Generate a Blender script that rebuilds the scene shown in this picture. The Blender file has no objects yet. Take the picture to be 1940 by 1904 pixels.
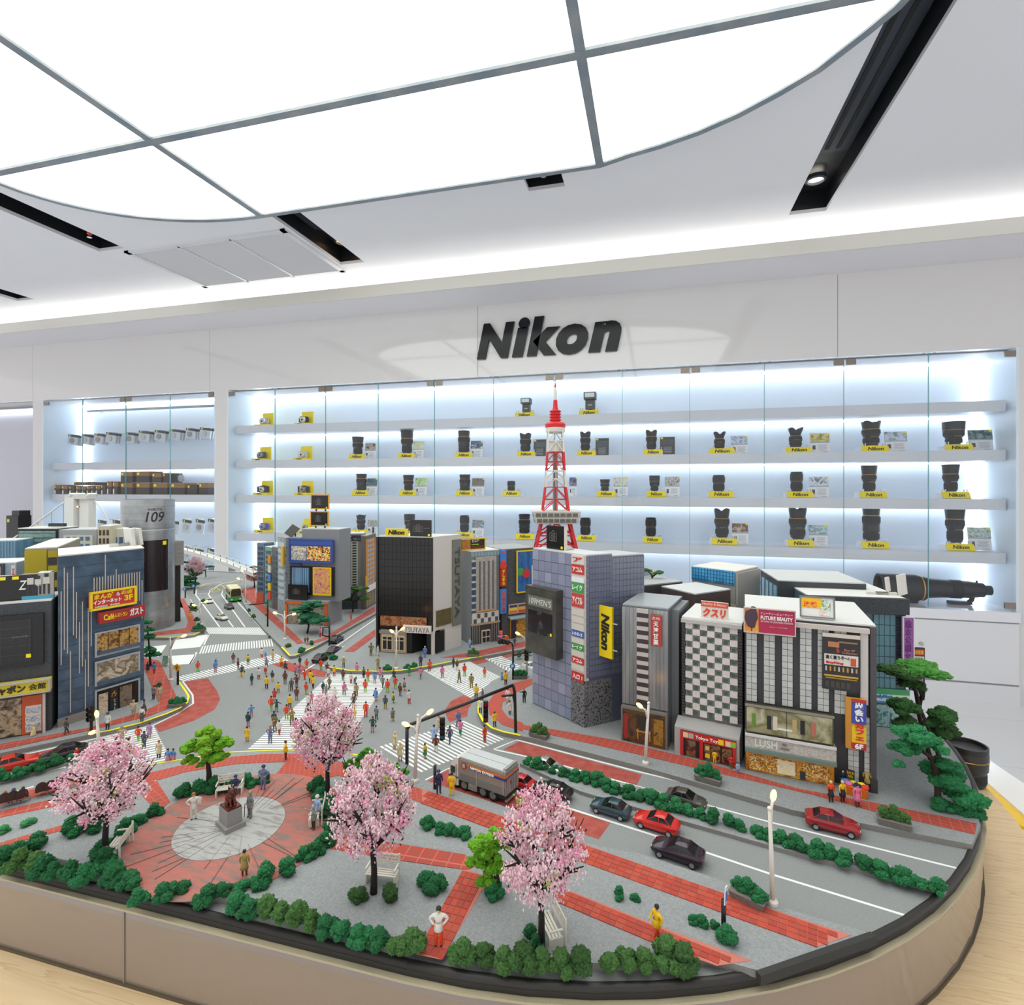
import bpy, bmesh, math, random
from mathutils import Vector, Matrix, noise
SC = bpy.context.scene
COL = SC.collection
random.seed(7)
# ---------------------------------------------------------------- camera
F, CX, HY, CZ = 1024.0, 970.0, 920.0, 1.30
TH = math.atan(270 / 1024.0)
CT, ST = math.cos(TH), math.sin(TH)
cam = bpy.data.cameras.new('camera')
cam.sensor_fit = 'HORIZONTAL'
cam.sensor_width = 36.0
cam.lens = 36.0 * F / 1940.0
cam.shift_y = -(952.0 - HY) / 1940.0
cam.clip_start = 0.01
cam.clip_end = 60
camo = bpy.data.objects.new('camera', cam)
camo.location = (0, 0, CZ)
camo.rotation_euler = (math.pi / 2, 0, TH)
COL.objects.link(camo)
SC.camera = camo
# ---------------------------------------------------------------- world and exposure
W = bpy.data.worlds.new('shop_interior')
W.use_nodes = True
W.node_tree.nodes['Background'].inputs[0].default_value = (1.0, 0.985, 0.97, 1)
W.node_tree.nodes['Background'].inputs[1].default_value = 1.15
SC.world = W
SC.view_settings.view_transform = 'Standard'
SC.view_settings.look = 'None'
SC.view_settings.gamma = 1.0
SC.view_settings.use_curve_mapping = False
SC.view_settings.exposure = 0.0
PANEL_EMIT = 1.9      # luminous ceiling
COVE_EMIT = 6.0       # strip light in the cove
LED_EMIT = 6.0        # cabinet strip lights
BULB_EMIT = 7.0      # miniature street lamps


# ---------------------------------------------------------------- picture geometry -> place geometry
def ray(px, py):
    r = (px - CX) / F
    return Vector((-ST + r * CT, CT + r * ST, (HY - py) / F))


def G(px, py, z=1.0):
    d = ray(px, py)
    t = (z - CZ) / d.z
    return Vector((d.x * t, d.y * t, z))


def AY(px, py, y):
    d = ray(px, py)
    t = y / d.y
    return Vector((d.x * t, y, CZ + d.z * t))


def AD(px, py, dep):
    d = ray(px, py)
    return Vector((d.x * dep, d.y * dep, CZ + d.z * dep))


SW = 1.005


# ---------------------------------------------------------------- materials
def lin(h):
    h = h.lstrip('#')
    out = []
    for i in (0, 2, 4):
        c = int(h[i:i + 2], 16) / 255.0
        out.append(c / 12.92 if c <= 0.04045 else ((c + 0.055) / 1.055) ** 2.4)
    return (out[0], out[1], out[2], 1.0)


MATS = {}


def M(h, r=0.6, m=0.0, e=0.0, n=None, b=None, spec=None, coat=0.0):
    """h colour; n=(scale, colour2, low, high[, stretch]) noise mix; b=(scale, strength) bump."""
    key = (h, r, m, e, n, b, spec, coat)
    if key in MATS:
        return MATS[key]
    mt = bpy.data.materials.new('paint_' + h)
    mt.use_nodes = True
    nt = mt.node_tree
    p = nt.nodes['Principled BSDF']
    p.inputs['Base Color'].default_value = lin(h)
    p.inputs['Roughness'].default_value = r
    p.inputs['Metallic'].default_value = m
    if spec is not None:
        p.inputs['Specular IOR Level'].default_value = spec
    if coat:
        p.inputs['Coat Weight'].default_value = coat
        p.inputs['Coat Roughness'].default_value = 0.05
    if e:
        p.inputs['Emission Color'].default_value = lin(h)
        p.inputs['Emission Strength'].default_value = e
    if n or b:
        geo = nt.nodes.new('ShaderNodeNewGeometry')
    if n:
        tx = nt.nodes.new('ShaderNodeTexNoise')
        tx.inputs['Scale'].default_value = n[0]
        tx.inputs['Detail'].default_value = 5
        if len(n) > 4:
            mp = nt.nodes.new('ShaderNodeMapping')
            mp.inputs['Scale'].default_value = n[4]
            nt.links.new(geo.outputs['Position'], mp.inputs['Vector'])
            nt.links.new(mp.outputs['Vector'], tx.inputs['Vector'])
        else:
            nt.links.new(geo.outputs['Position'], tx.inputs['Vector'])
        rp = nt.nodes.new('ShaderNodeValToRGB')
        rp.color_ramp.elements[0].position = n[2]
        rp.color_ramp.elements[1].position = n[3]
        rp.color_ramp.elements[0].color = lin(h)
        rp.color_ramp.elements[1].color = lin(n[1])
        nt.links.new(tx.outputs['Fac'], rp.inputs['Fac'])
        nt.links.new(rp.outputs['Color'], p.inputs['Base Color'])
    if b:
        t2 = nt.nodes.new('ShaderNodeTexNoise')
        t2.inputs['Scale'].default_value = b[0]
        t2.inputs['Detail'].default_value = 4
        nt.links.new(geo.outputs['Position'], t2.inputs['Vector'])
        bp = nt.nodes.new('ShaderNodeBump')
        bp.inputs['Strength'].default_value = b[1]
        bp.inputs['Distance'].default_value = 0.002
        nt.links.new(t2.outputs['Fac'], bp.inputs['Height'])
        nt.links.new(bp.outputs['Normal'], p.inputs['Normal'])
    MATS[key] = mt
    return mt


def picture_mat(cols, scale=60.0, seed=0.0, rough=0.35, cell=False):
    """a printed picture: patches of several inks."""
    key = ('pic', tuple(cols), scale, seed, cell)
    if key in MATS:
        return MATS[key]
    mt = bpy.data.materials.new('printed_picture')
    mt.use_nodes = True
    nt = mt.node_tree
    p = nt.nodes['Principled BSDF']
    p.inputs['Roughness'].default_value = rough
    tc = nt.nodes.new('ShaderNodeNewGeometry')
    mp = nt.nodes.new('ShaderNodeMapping')
    mp.inputs['Location'].default_value = (seed, seed * 1.7, seed * .3)
    nt.links.new(tc.outputs['Position'], mp.inputs['Vector'])
    if cell:
        tx = nt.nodes.new('ShaderNodeTexVoronoi')
        tx.inputs['Scale'].default_value = scale
        out = tx.outputs['Color']
        sep = nt.nodes.new('ShaderNodeSeparateColor')
        nt.links.new(out, sep.inputs[0])
        out = sep.outputs[0]
    else:
        tx = nt.nodes.new('ShaderNodeTexNoise')
        tx.inputs['Scale'].default_value = scale
        tx.inputs['Detail'].default_value = 6
        tx.inputs['Distortion'].default_value = 1.0
        out = tx.outputs['Fac']
    nt.links.new(mp.outputs['Vector'], tx.inputs['Vector'])
    rp = nt.nodes.new('ShaderNodeValToRGB')
    cr = rp.color_ramp
    cr.interpolation = 'CONSTANT' if cell else 'LINEAR'
    k = len(cols)
    while len(cr.elements) < k:
        cr.elements.new(0.5)
    for i, c in enumerate(cols):
        cr.elements[i].position = (i / k) if cell else (0.3 + 0.4 * i / max(1, k - 1))
        cr.elements[i].color = lin(c)
    nt.links.new(out, rp.inputs['Fac'])
    nt.links.new(rp.outputs['Color'], p.inputs['Base Color'])
    MATS[key] = mt
    return mt


def grid_mat(h, line, sx, sy, lw=0.06, rough=0.3, n=None, coat=0.0, axes='xz', spec=None):
    """tiled surface with fine joints, in the object's own coordinates (joint every sx, sy metres)."""
    key = ('grid', h, line, sx, sy, lw, rough, axes, n)
    if key in MATS:
        return MATS[key]
    mt = bpy.data.materials.new('tiled_' + h)
    mt.use_nodes = True
    nt = mt.node_tree
    p = nt.nodes['Principled BSDF']
    p.inputs['Roughness'].default_value = rough
    if spec is not None:
        p.inputs['Specular IOR Level'].default_value = spec
    tc = nt.nodes.new('ShaderNodeTexCoord')
    sp = nt.nodes.new('ShaderNodeSeparateXYZ')
    nt.links.new(tc.outputs['Object'], sp.inputs[0])
    fs = []
    for ax, s in ((axes[0], sx), (axes[1], sy)):
        dv = nt.nodes.new('ShaderNodeMath'); dv.operation = 'DIVIDE'
        nt.links.new(sp.outputs[ax.upper()], dv.inputs[0]); dv.inputs[1].default_value = s
        fr = nt.nodes.new('ShaderNodeMath'); fr.operation = 'FRACT'
        nt.links.new(dv.outputs[0], fr.inputs[0])
        lt = nt.nodes.new('ShaderNodeMath'); lt.operation = 'LESS_THAN'
        nt.links.new(fr.outputs[0], lt.inputs[0]); lt.inputs[1].default_value = lw
        fs.append(lt)
    mx = nt.nodes.new('ShaderNodeMath'); mx.operation = 'MAXIMUM'
    nt.links.new(fs[0].outputs[0], mx.inputs[0]); nt.links.new(fs[1].outputs[0], mx.inputs[1])
    mc = nt.nodes.new('ShaderNodeMix'); mc.data_type = 'RGBA'
    nt.links.new(mx.outputs[0], mc.inputs['Factor'])
    mc.inputs['A'].default_value = lin(h); mc.inputs['B'].default_value = lin(line)
    if n:
        ge = nt.nodes.new('ShaderNodeNewGeometry')
        tx = nt.nodes.new('ShaderNodeTexNoise'); tx.inputs['Scale'].default_value = n[0]; tx.inputs['Detail'].default_value = 5
        nt.links.new(ge.outputs['Position'], tx.inputs['Vector'])
        rp = nt.nodes.new('ShaderNodeValToRGB')
        rp.color_ramp.elements[0].position = n[2]; rp.color_ramp.elements[1].position = n[3]
        rp.color_ramp.elements[0].color = lin(h); rp.color_ramp.elements[1].color = lin(n[1])
        nt.links.new(tx.outputs['Fac'], rp.inputs['Fac'])
        nt.links.new(rp.outputs['Color'], mc.inputs['A'])
    nt.links.new(mc.outputs['Result'], p.inputs['Base Color'])
    bp = nt.nodes.new('ShaderNodeBump'); bp.inputs['Strength'].default_value = 0.25; bp.inputs['Distance'].default_value = 0.0004; bp.invert = True
    nt.links.new(mx.outputs[0], bp.inputs['Height']); nt.links.new(bp.outputs['Normal'], p.inputs['Normal'])
    MATS[key] = mt
    return mt


def glass_mat(tint='F4FAFA', ior=1.35, rough=0.0):
    key = ('glass', tint, ior, rough)
    if key in MATS:
        return MATS[key]
    mt = bpy.data.materials.new('clear_glass')
    mt.use_nodes = True
    nt = mt.node_tree
    nt.nodes.remove(nt.nodes['Principled BSDF'])
    tr = nt.nodes.new('ShaderNodeBsdfTransparent'); tr.inputs[0].default_value = lin(tint)
    gl = nt.nodes.new('ShaderNodeBsdfGlossy'); gl.inputs['Roughness'].default_value = rough
    lw = nt.nodes.new('ShaderNodeLayerWeight'); lw.inputs[0].default_value = .5
    pw = nt.nodes.new('ShaderNodeMath'); pw.operation = 'POWER'; pw.inputs[1].default_value = 5
    nt.links.new(lw.outputs['Facing'], pw.inputs[0])
    fr = nt.nodes.new('ShaderNodeMath'); fr.operation = 'MULTIPLY_ADD'; fr.inputs[1].default_value = .7; fr.inputs[2].default_value = ((ior - 1) / (ior + 1)) ** 2
    nt.links.new(pw.outputs[0], fr.inputs[0])
    mx = nt.nodes.new('ShaderNodeMixShader')
    nt.links.new(fr.outputs[0], mx.inputs[0]); nt.links.new(tr.outputs[0], mx.inputs[1]); nt.links.new(gl.outputs[0], mx.inputs[2])
    nt.links.new(mx.outputs[0], nt.nodes['Material Output'].inputs[0])
    MATS[key] = mt
    return mt


# ---------------------------------------------------------------- mesh building
class MB:
    def __init__(s):
        s.v = []; s.f = []; s.mi = []

    def add(s, vs, fs, mi=0):
        k = len(s.v)
        s.v += [tuple(x) for x in vs]
        s.f += [[i + k for i in f] for f in fs]
        s.mi += [mi] * len(fs)

    def box(s, c, d, rz=0.0, mi=0, top=1.0):
        cx, cy, cz = c; hx, hy, hz = d[0] / 2, d[1] / 2, d[2] / 2
        ca, sa = math.cos(rz), math.sin(rz)
        vs = []
        for z, k in ((-hz, 1.0), (hz, top)):
            for x, y in ((-hx, -hy), (hx, -hy), (hx, hy), (-hx, hy)):
                x *= k; y *= k
                vs.append((cx + x * ca - y * sa, cy + x * sa + y * ca, cz + z))
        s.add(vs, [(0, 3, 2, 1), (4, 5, 6, 7), (0, 1, 5, 4), (1, 2, 6, 5), (2, 3, 7, 6), (3, 0, 4, 7)], mi)
        return s

    def bar(s, a, b, r0, r1=None, n=8, mi=0, cap=True):
        r1 = r0 if r1 is None else r1
        a, b = Vector(a), Vector(b)
        d = b - a
        if d.length < 1e-9:
            return s
        d.normalize()
        u = d.orthogonal().normalized(); w = d.cross(u)
        vs = []
        for p, r in ((a, r0), (b, r1)):
            for i in range(n):
                t = 2 * math.pi * i / n
                vs.append(p + u * (r * math.cos(t)) + w * (r * math.sin(t)))
        fs = [(i, (i + 1) % n, n + (i + 1) % n, n + i) for i in range(n)]
        if cap:
            fs += [tuple(reversed(range(n))), tuple(range(n, 2 * n))]
        s.add(vs, fs, mi)
        return s

    def tube(s, pts, rs, n=8, mi=0):
        if not hasattr(rs, '__len__'):
            rs = [rs] * len(pts)
        pts = [Vector(p) for p in pts]
        vs = []; u = None
        for i, p in enumerate(pts):
            d = (pts[min(i + 1, len(pts) - 1)] - pts[max(i - 1, 0)]).normalized()
            if u is None:
                u = d.orthogonal().normalized()
            else:
                u = (u - d * u.dot(d)).normalized()
            w = d.cross(u)
            for k in range(n):
                t = 2 * math.pi * k / n
                vs.append(p + u * (rs[i] * math.cos(t)) + w * (rs[i] * math.sin(t)))
        fs = []
        for i in range(len(pts) - 1):
            for k in range(n):
                fs.append((i * n + k, i * n + (k + 1) % n, (i + 1) * n + (k + 1) % n, (i + 1) * n + k))
        fs += [tuple(reversed(range(n))), tuple(range((len(pts) - 1) * n, len(pts) * n))]
        s.add(vs, fs, mi)
        return s

    def lathe(s, prof, n=24, mi=0, c=(0, 0, 0), a0=0.0, a1=2 * math.pi, cap=True):
        full = abs(a1 - a0 - 2 * math.pi) < 1e-6
        m = n if full else n + 1
        vs = []
        for r, z in prof:
            for i in range(m):
                t = a0 + (a1 - a0) * i / n
                vs.append((c[0] + r * math.cos(t), c[1] + r * math.sin(t), c[2] + z))
        fs = []
        for j in range(len(prof) - 1):
            for i in range(n):
                i2 = (i + 1) % m
                fs.append((j * m + i, j * m + i2, (j + 1) * m + i2, (j + 1) * m + i))
        if cap and full:
            fs += [tuple(reversed(range(m))), tuple(range((len(prof) - 1) * m, len(prof) * m))]
        s.add(vs, fs, mi)
        return s

    def prism(s, poly, z0, z1, mi=0, bottom=True):
        poly = [(p[0], p[1]) for p in poly]
        ar = sum(poly[i][0] * poly[(i + 1) % len(poly)][1] - poly[(i + 1) % len(poly)][0] * poly[i][1] for i in range(len(poly)))
        if ar < 0:
            poly = poly[::-1]
        n = len(poly)
        vs = [(x, y, z0) for x, y in poly] + [(x, y, z1) for x, y in poly]
        fs = [tuple(range(n, 2 * n))]
        if bottom:
            fs.append(tuple(reversed(range(n))))
        fs += [(i, (i + 1) % n, n + (i + 1) % n, n + i) for i in range(n)]
        s.add(vs, fs, mi)
        return s

    def ico(s, c, r, sub=2, mi=0, amp=0.0, fr=1.0, seed=0.0, sq=(1, 1, 1)):
        bm = bmesh.new()
        bmesh.ops.create_icosphere(bm, subdivisions=sub, radius=1.0)
        vs = []
        for v in bm.verts:
            p = v.co
            k = 1.0
            if amp:
                q = p * fr + Vector((seed, seed * 1.3, -seed))
                k += amp * (noise.noise(q) + 0.6 * noise.noise(q * 2.3) + 0.45 * noise.noise(q * 5.1))
                if sub > 3:
                    k += amp * (.62 * noise.noise(q * 8.7) + .5 * noise.noise(q * 15.3))
            vs.append((c[0] + p.x * r * k * sq[0], c[1] + p.y * r * k * sq[1], c[2] + p.z * r * k * sq[2]))
        bm.verts.index_update()
        fs = [[v.index for v in f.verts] for f in bm.faces]
        bm.free()
        s.add(vs, fs, mi)
        return s

    def mesh(s, name, smooth=False, slots=1, auto=None):
        me = bpy.data.meshes.new(name)
        me.from_pydata(s.v, [], s.f)
        if any(s.mi):
            me.polygons.foreach_set('material_index', s.mi)
        for _ in range(max(slots, max(s.mi) + 1 if s.mi else 1)):
            me.materials.append(None)
        if smooth:
            me.polygons.foreach_set('use_smooth', [True] * len(me.polygons))
            if auto:
                try:
                    me.set_sharp_from_angle(angle=math.radians(auto))
                except Exception:
                    pass
        me.update()
        return me


def put(name, me, parent=None, mats=None, loc=(0, 0, 0), rot=(0, 0, 0), sc=(1, 1, 1)):
    o = bpy.data.objects.new(name, me)
    COL.objects.link(o)
    o.location = loc; o.rotation_euler = rot; o.scale = sc
    if parent is not None:
        o.parent = parent
    if mats is not None:
        if not isinstance(mats, (list, tuple)):
            mats = [mats]
        for i, mt in enumerate(mats):
            if i < len(o.material_slots):
                o.material_slots[i].link = 'OBJECT'
                o.material_slots[i].material = mt
    return o


UB = MB().box((0, 0, 0), (1, 1, 1)).mesh('block')
_cyl = {}


def ucyl(n=16):
    if n not in _cyl:
        _cyl[n] = MB().bar((0, 0, -.5), (0, 0, .5), 1.0, n=n).mesh('round_bar', True, auto=40)
    return _cyl[n]


def pb(name, parent, c, s, mat, rot=(0, 0, 0)):
    return put(name, UB, parent, mat, c, rot, s)


def pc(name, parent, c, r, h, mat, rot=(0, 0, 0), n=16):
    return put(name, ucyl(n), parent, mat, c, rot, (r, r, h))


def tag(o, label=None, cat=None, group=None, kind=None):
    if label: o['label'] = label
    if cat: o['category'] = cat
    if group: o['group'] = group
    if kind: o['kind'] = kind
    return o


def thing(name, label, cat, loc=(0, 0, 0), rz=0.0, group=None, sc=1.0):
    o = bpy.data.objects.new(name, None)
    COL.objects.link(o)
    o.empty_display_size = 0.01
    o.location = loc; o.rotation_euler = (0, 0, rz)
    o.scale = (sc, sc, sc) if not hasattr(sc, '__len__') else sc
    return tag(o, label, cat, group)


def sub(name, parent, loc=(0, 0, 0), rot=(0, 0, 0)):
    o = bpy.data.objects.new(name, None)
    COL.objects.link(o)
    o.empty_display_size = 0.01
    o.location = loc; o.rotation_euler = rot; o.parent = parent
    return o


def struct(name, me, mats, **k):
    return tag(put(name, me, None, mats, **k), kind='structure')


ORD = ['leftmost', 'second from left', 'third from left', 'fourth from left', 'fifth from left', 'sixth from left', 'seventh from left',
       'eighth from left', 'ninth from left', 'tenth from left', 'eleventh from left', 'twelfth from left', 'thirteenth from left', 'fourteenth from left']
TXT = {}


def tmesh(body, shear=0.0, bold=0.0, sp=1.0, line=1.0):
    key = (body, shear, bold, sp, line)
    if key not in TXT:
        c = bpy.data.curves.new('lettering', 'FONT')
        c.body = body; c.shear = shear; c.offset = bold; c.extrude = 0.5
        c.space_character = sp; c.space_line = line; c.align_x = 'CENTER'; c.resolution_u = 4
        o = bpy.data.objects.new('lettering', c)
        COL.objects.link(o)
        bpy.context.view_layer.update()
        dg = bpy.context.evaluated_depsgraph_get()
        me = bpy.data.meshes.new_from_object(o.evaluated_get(dg))
        bpy.data.objects.remove(o); bpy.data.curves.remove(c)
        xs = [v.co.x for v in me.vertices]; ys = [v.co.y for v in me.vertices]
        x0, x1, y0, y1 = min(xs), max(xs), min(ys), max(ys)
        me.transform(Matrix.Diagonal((1 / (x1 - x0), 1 / (y1 - y0), 1, 1)) @ Matrix.Translation((-(x0 + x1) / 2, -(y0 + y1) / 2, 0)))
        me.materials.clear(); me.materials.append(None)
        me.name = 'lettering'
        TXT[key] = me
    return TXT[key]


def vert(s):
    return '\n'.join(s)


FRONT = (math.pi / 2, 0, 0)
SIDE = (math.pi / 2, 0, math.pi / 2)


def text(parent, body, c, w, h, mat, rot=FRONT, t=0.0006, shear=0.0, bold=0.0, sp=1.0, line=1.0, name='lettering'):
    return put(name, tmesh(body, shear, bold, sp, line), parent, mat, c, rot, (w, h, t))
# ================================================================= FIGURE POSES (one continuous skinned body each, height 1, facing -y)
POSES = {}


def make_pose(name, armL=((.135, .01, .655), (.14, -.02, .525)), armR=None, legL=((.058, -.012, .28), (.06, 0, .045)), legR=None, lean=0.0, heavy=1.0, drop=0.0):
    mir = lambda t: tuple((-x, y, z) for x, y, z in t)
    armR = mir(armL) if armR is None else armR
    legR = mir(legL) if legR is None else legR
    V, E, Rr, S = [], [], [], []

    def v(p, r, r2=None):
        x, y, z = p
        if z > .6:
            y -= lean * (z - .6) * 1.6; z -= lean * .35 * (z - .6)
        V.append((x, y, z - drop)); Rr.append((r, r2 or r)); return len(V) - 1

    def e(a, b, s):
        E.append((a, b)); S.append(s)
    k = heavy
    pel = v((0, 0, .525), .082 * k, .066 * k); wa = v((0, 0, .61), .076 * k, .058 * k); ch = v((0, 0, .745), .094 * k, .066 * k)
    nk = v((0, 0, .835), .034); h1 = v((0, -.008, .885), .052, .058); h2 = v((0, -.006, .95), .046, .054)
    e(pel, wa, 1); e(wa, ch, 1); e(ch, nk, 1); e(nk, h1, 0); e(h1, h2, 0)
    nose = v((0, -.07, .905), .012); e(h1, nose, 0)
    for side, arm in ((1, armL), (-1, armR)):
        sh = v((side * .1 * k, 0, .79), .047); el = v(arm[0], .036); wr = v(arm[1], .025)
        d = (Vector(arm[1]) - Vector(arm[0])).normalized()
        pm = v(tuple(Vector(arm[1]) + d * .035), .024, .017); fg = v(tuple(Vector(arm[1]) + d * .085), .013, .018); thb = v(tuple(Vector(arm[1]) + d * .05 + Vector((-side * .012, -.026, 0))), .009)
        e(ch, sh, 1); e(sh, el, 1); e(el, wr, 1); e(wr, pm, 0); e(pm, fg, 0); e(pm, thb, 0)
    for side, leg in ((1, legL), (-1, legR)):
        hp = v((side * .05 * k, 0, .49), .064 * k); kn = v(leg[0], .045); an = v(leg[1], .031)
        lx, ly, lz = leg[1]
        to = v((lx + side * .008, ly - .075, lz - .018), .026, .02)
        e(pel, hp, 2); e(hp, kn, 2); e(kn, an, 2); e(an, to, 3)
    me = bpy.data.meshes.new('skeleton'); me.from_pydata(V, E, []); me.update()
    o = bpy.data.objects.new('skeleton', me); COL.objects.link(o)
    md = o.modifiers.new('skin', 'SKIN'); md.use_smooth_shade = True; md.branch_smoothing = .4
    for i, sv in enumerate(me.skin_vertices[0].data):
        sv.radius = Rr[i]; sv.use_root = (i == 0)
    ss = o.modifiers.new('sub', 'SUBSURF'); ss.levels = 1; ss.render_levels = 1
    bpy.context.view_layer.update()
    out = bpy.data.meshes.new_from_object(o.evaluated_get(bpy.context.evaluated_depsgraph_get()))
    bpy.data.objects.remove(o); bpy.data.meshes.remove(me)
    out.name = 'body'
    out.materials.clear()
    for _ in range(4): out.materials.append(None)
    segs = [(Vector(V[a]), Vector(V[b]), s, (Rr[a][0] + Rr[b][0]) / 2) for (a, b), s in zip(E, S)]
    mi = []
    for p in out.polygons:
        c = p.center; best = (9, 1)
        for a, b, s, r in segs:
            ab = b - a; t = max(0, min(1, (c - a).dot(ab) / max(1e-9, ab.length_squared)))
            d = (c - a - ab * t).length / r
            if d < best[0]: best = (d, s)
        mi.append(best[1])
    out.polygons.foreach_set('material_index', mi)
    out.polygons.foreach_set('use_smooth', [True] * len(mi))
    zmin = min(vv.co.z for vv in out.vertices); zmax = max(vv.co.z for vv in out.vertices)
    hd = Vector(V[5])
    out['hx'] = 0.0
    POSES[name] = (out, zmin, hd)


make_pose('standing')
make_pose('walking', ((.13, .06, .66), (.135, .03, .53)), ((-.13, -.04, .66), (-.13, -.11, .55)), ((.052, -.06, .285), (.055, -.085, .05)), ((-.052, .035, .28), (-.055, .12, .065)))
make_pose('hands on hips', ((.205, .035, .665), (.115, -.03, .585)))
make_pose('pointing', ((.135, .01, .655), (.14, -.02, .525)), ((-.2, -.06, .765), (-.3, -.13, .82)))
make_pose('arms out', ((.2, -.03, .675), (.29, -.09, .6)))
make_pose('arms folded', ((.145, -.03, .665), (.03, -.1, .67)))
make_pose('bending', ((.13, -.1, .62), (.1, -.16, .52)), lean=.55)
make_pose('stout', ((.19, .0, .66), (.24, -.06, .55)), heavy=1.35)
make_pose('sitting', ((.13, -.03, .66), (.1, -.14, .58)), legL=((.06, -.2, .5), (.062, -.21, .27)))
HAIRM = MB().lathe([(.0, .066), (.03, .063), (.05, .045), (.058, .015), (.057, -.02), (.046, -.045)], 14, cap=False, a0=0, a1=2 * math.pi).mesh('hair', True)
HATM = MB().lathe([(.0, .085), (.045, .08), (.062, .055), (.064, .03), (.082, .02), (.08, .012)], 16, cap=False).mesh('hat', True)
SKIRT = MB().lathe([(.078, .62), (.09, .54), (.115, .40), (.128, .29), (.118, .285), (.07, .45)], 18, cap=False).mesh('skirt', True)
COATM = MB().lathe([(.084, .62), (.096, .54), (.105, .42), (.100, .41), (.07, .5)], 18, cap=False).mesh('coat_hem', True)
# ================================================================= ROOM
WHITE = M('EDEDEF', .55)
CEIL = M('F2F2F6', .7)
GLOSSW = M('E0DEDE', .06, coat=.4)
SHELFW = M('CFD2D8', .3)
WALLY = 3.86
ZC = 2.85
# floor of large white tiles
fl = MB().box((-1, 1.0, -0.02), (16, 10, 0.04)).mesh('floor')
FLOOR = struct('floor', fl, grid_mat('E9EAEC', 'C4C6CA', 1.2, 0.6, 0.004, 0.12, axes='xy'))
# ceiling sheet with five slots cut out
slots = [(-5.172, -4.985, 0.0, 3.33), (-3.555, -3.345, 0.0, 2.765), (-2.13, -1.945, 0.0, 3.362), (-.64, -.448, 2.3, 2.775), (.743, .935, 0.0, 3.398)]
mb = MB()
xs = [-9.0] + [v for s in slots for v in s[:2]] + [7.0]
Y0, Y1 = -4.0, 4.3
for i in range(len(xs) - 1):
    x0, x1 = xs[i], xs[i + 1]
    if i % 2 == 0:
        segs = [(Y0, Y1)]
    else:
        s = slots[i // 2]
        segs = [(Y0, s[2]), (s[3], Y1)]
    for a, b in segs:
        mb.box(((x0 + x1) / 2, (a + b) / 2, ZC + .01), (x1 - x0, b - a, .02))
struct('ceiling', mb.mesh('ceiling'), CEIL)
BLK = M('1B1E23', .45)
BLK2 = M('2B313A', .4)
names = ['far left black recessed ceiling slot, only its end showing', 'black recessed ceiling slot with orange sprinkler left of the air grille',
         'black recessed ceiling slot with warm downlight right of the air grille', 'short black ceiling slot with orange sprinkler under the luminous panel',
         'long black ceiling slot with white downlight at upper right']
for k, (x0, x1, a, b) in enumerate(slots):
    t = thing('ceiling_slot', names[k], 'ceiling slot', ((x0 + x1) / 2, b, ZC), 0, 'black ceiling slots')
    w, L, d = x1 - x0, b - a, .13
    pb('trough_top', t, (0, -L / 2, d), (w + .02, L + .02, .01), BLK)
    for sx in (-1, 1):
        pb('trough_side', t, (sx * (w / 2 + .004), -L / 2, d / 2 + .01), (.008, L + .016, d - .02), BLK)
    pb('trough_end', t, (0, .004, d / 2 + .01), (w, .008, d - .02), BLK)
    if k in (2, 4):
        ln = .35 if k == 2 else 1.5
        y1 = -.32 if k == 2 else -.42
        f = put('air_slot', MB().box((0, -ln / 2, .105), (w * .8, ln, .02)).mesh('air_slot'), t, BLK2, (0, y1, 0))
        for sx in (-1, 1):
            pb('air_gap', f, (sx * w * .13, -ln / 2, .094), (w * .1, ln * .96, .004), M('0A0B0D', .6))
        yl = -.17 if k == 4 else -.13
        ring = put('downlight_ring', MB().lathe([(.052, .02), (.052, 0), (.040, -.004), (.036, .012)], 28, cap=False).mesh('downlight_ring', True, auto=40), t, M('4A4E54', .35), (0, yl, .09))
        put('downlight_lamp', MB().lathe([(.0, .012), (.036, .012)], 24, cap=False).mesh('downlight_lamp'), t,
            M('FFF6E8' if k == 4 else 'FFC98A', .3, e=6.0), (0, yl, .088))
for k, (x, y, lab) in enumerate([(-3.45, 2.62, 'small orange sprinkler head in the black slot left of the air grille'), (-.545, 2.69, 'small orange sprinkler head in the short slot by the luminous panel')]):
    t = thing('ceiling_sprinkler', lab, 'sprinkler', (x, y, ZC + .12), 0, 'sprinklers')
    CHR = M('C9C9C9', .2, m=1.0)
    put('collar', MB().lathe([(.006, 0), (.022, -.01), (.022, -.016), (.006, -.05)], 16).mesh('collar', True, auto=40), t, CHR)
    put('bulb_cage', MB().lathe([(.006, -.05), (.014, -.06), (.014, -.082), (.006, -.09)], 12).mesh('bulb_cage', True, auto=40), t, M('F2541B', .4))
    put('deflector', MB().lathe([(.004, -.09), (.004, -.098), (.014, -.1), (.014, -.103)], 14).mesh('deflector', True, auto=40), t, CHR)
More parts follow.
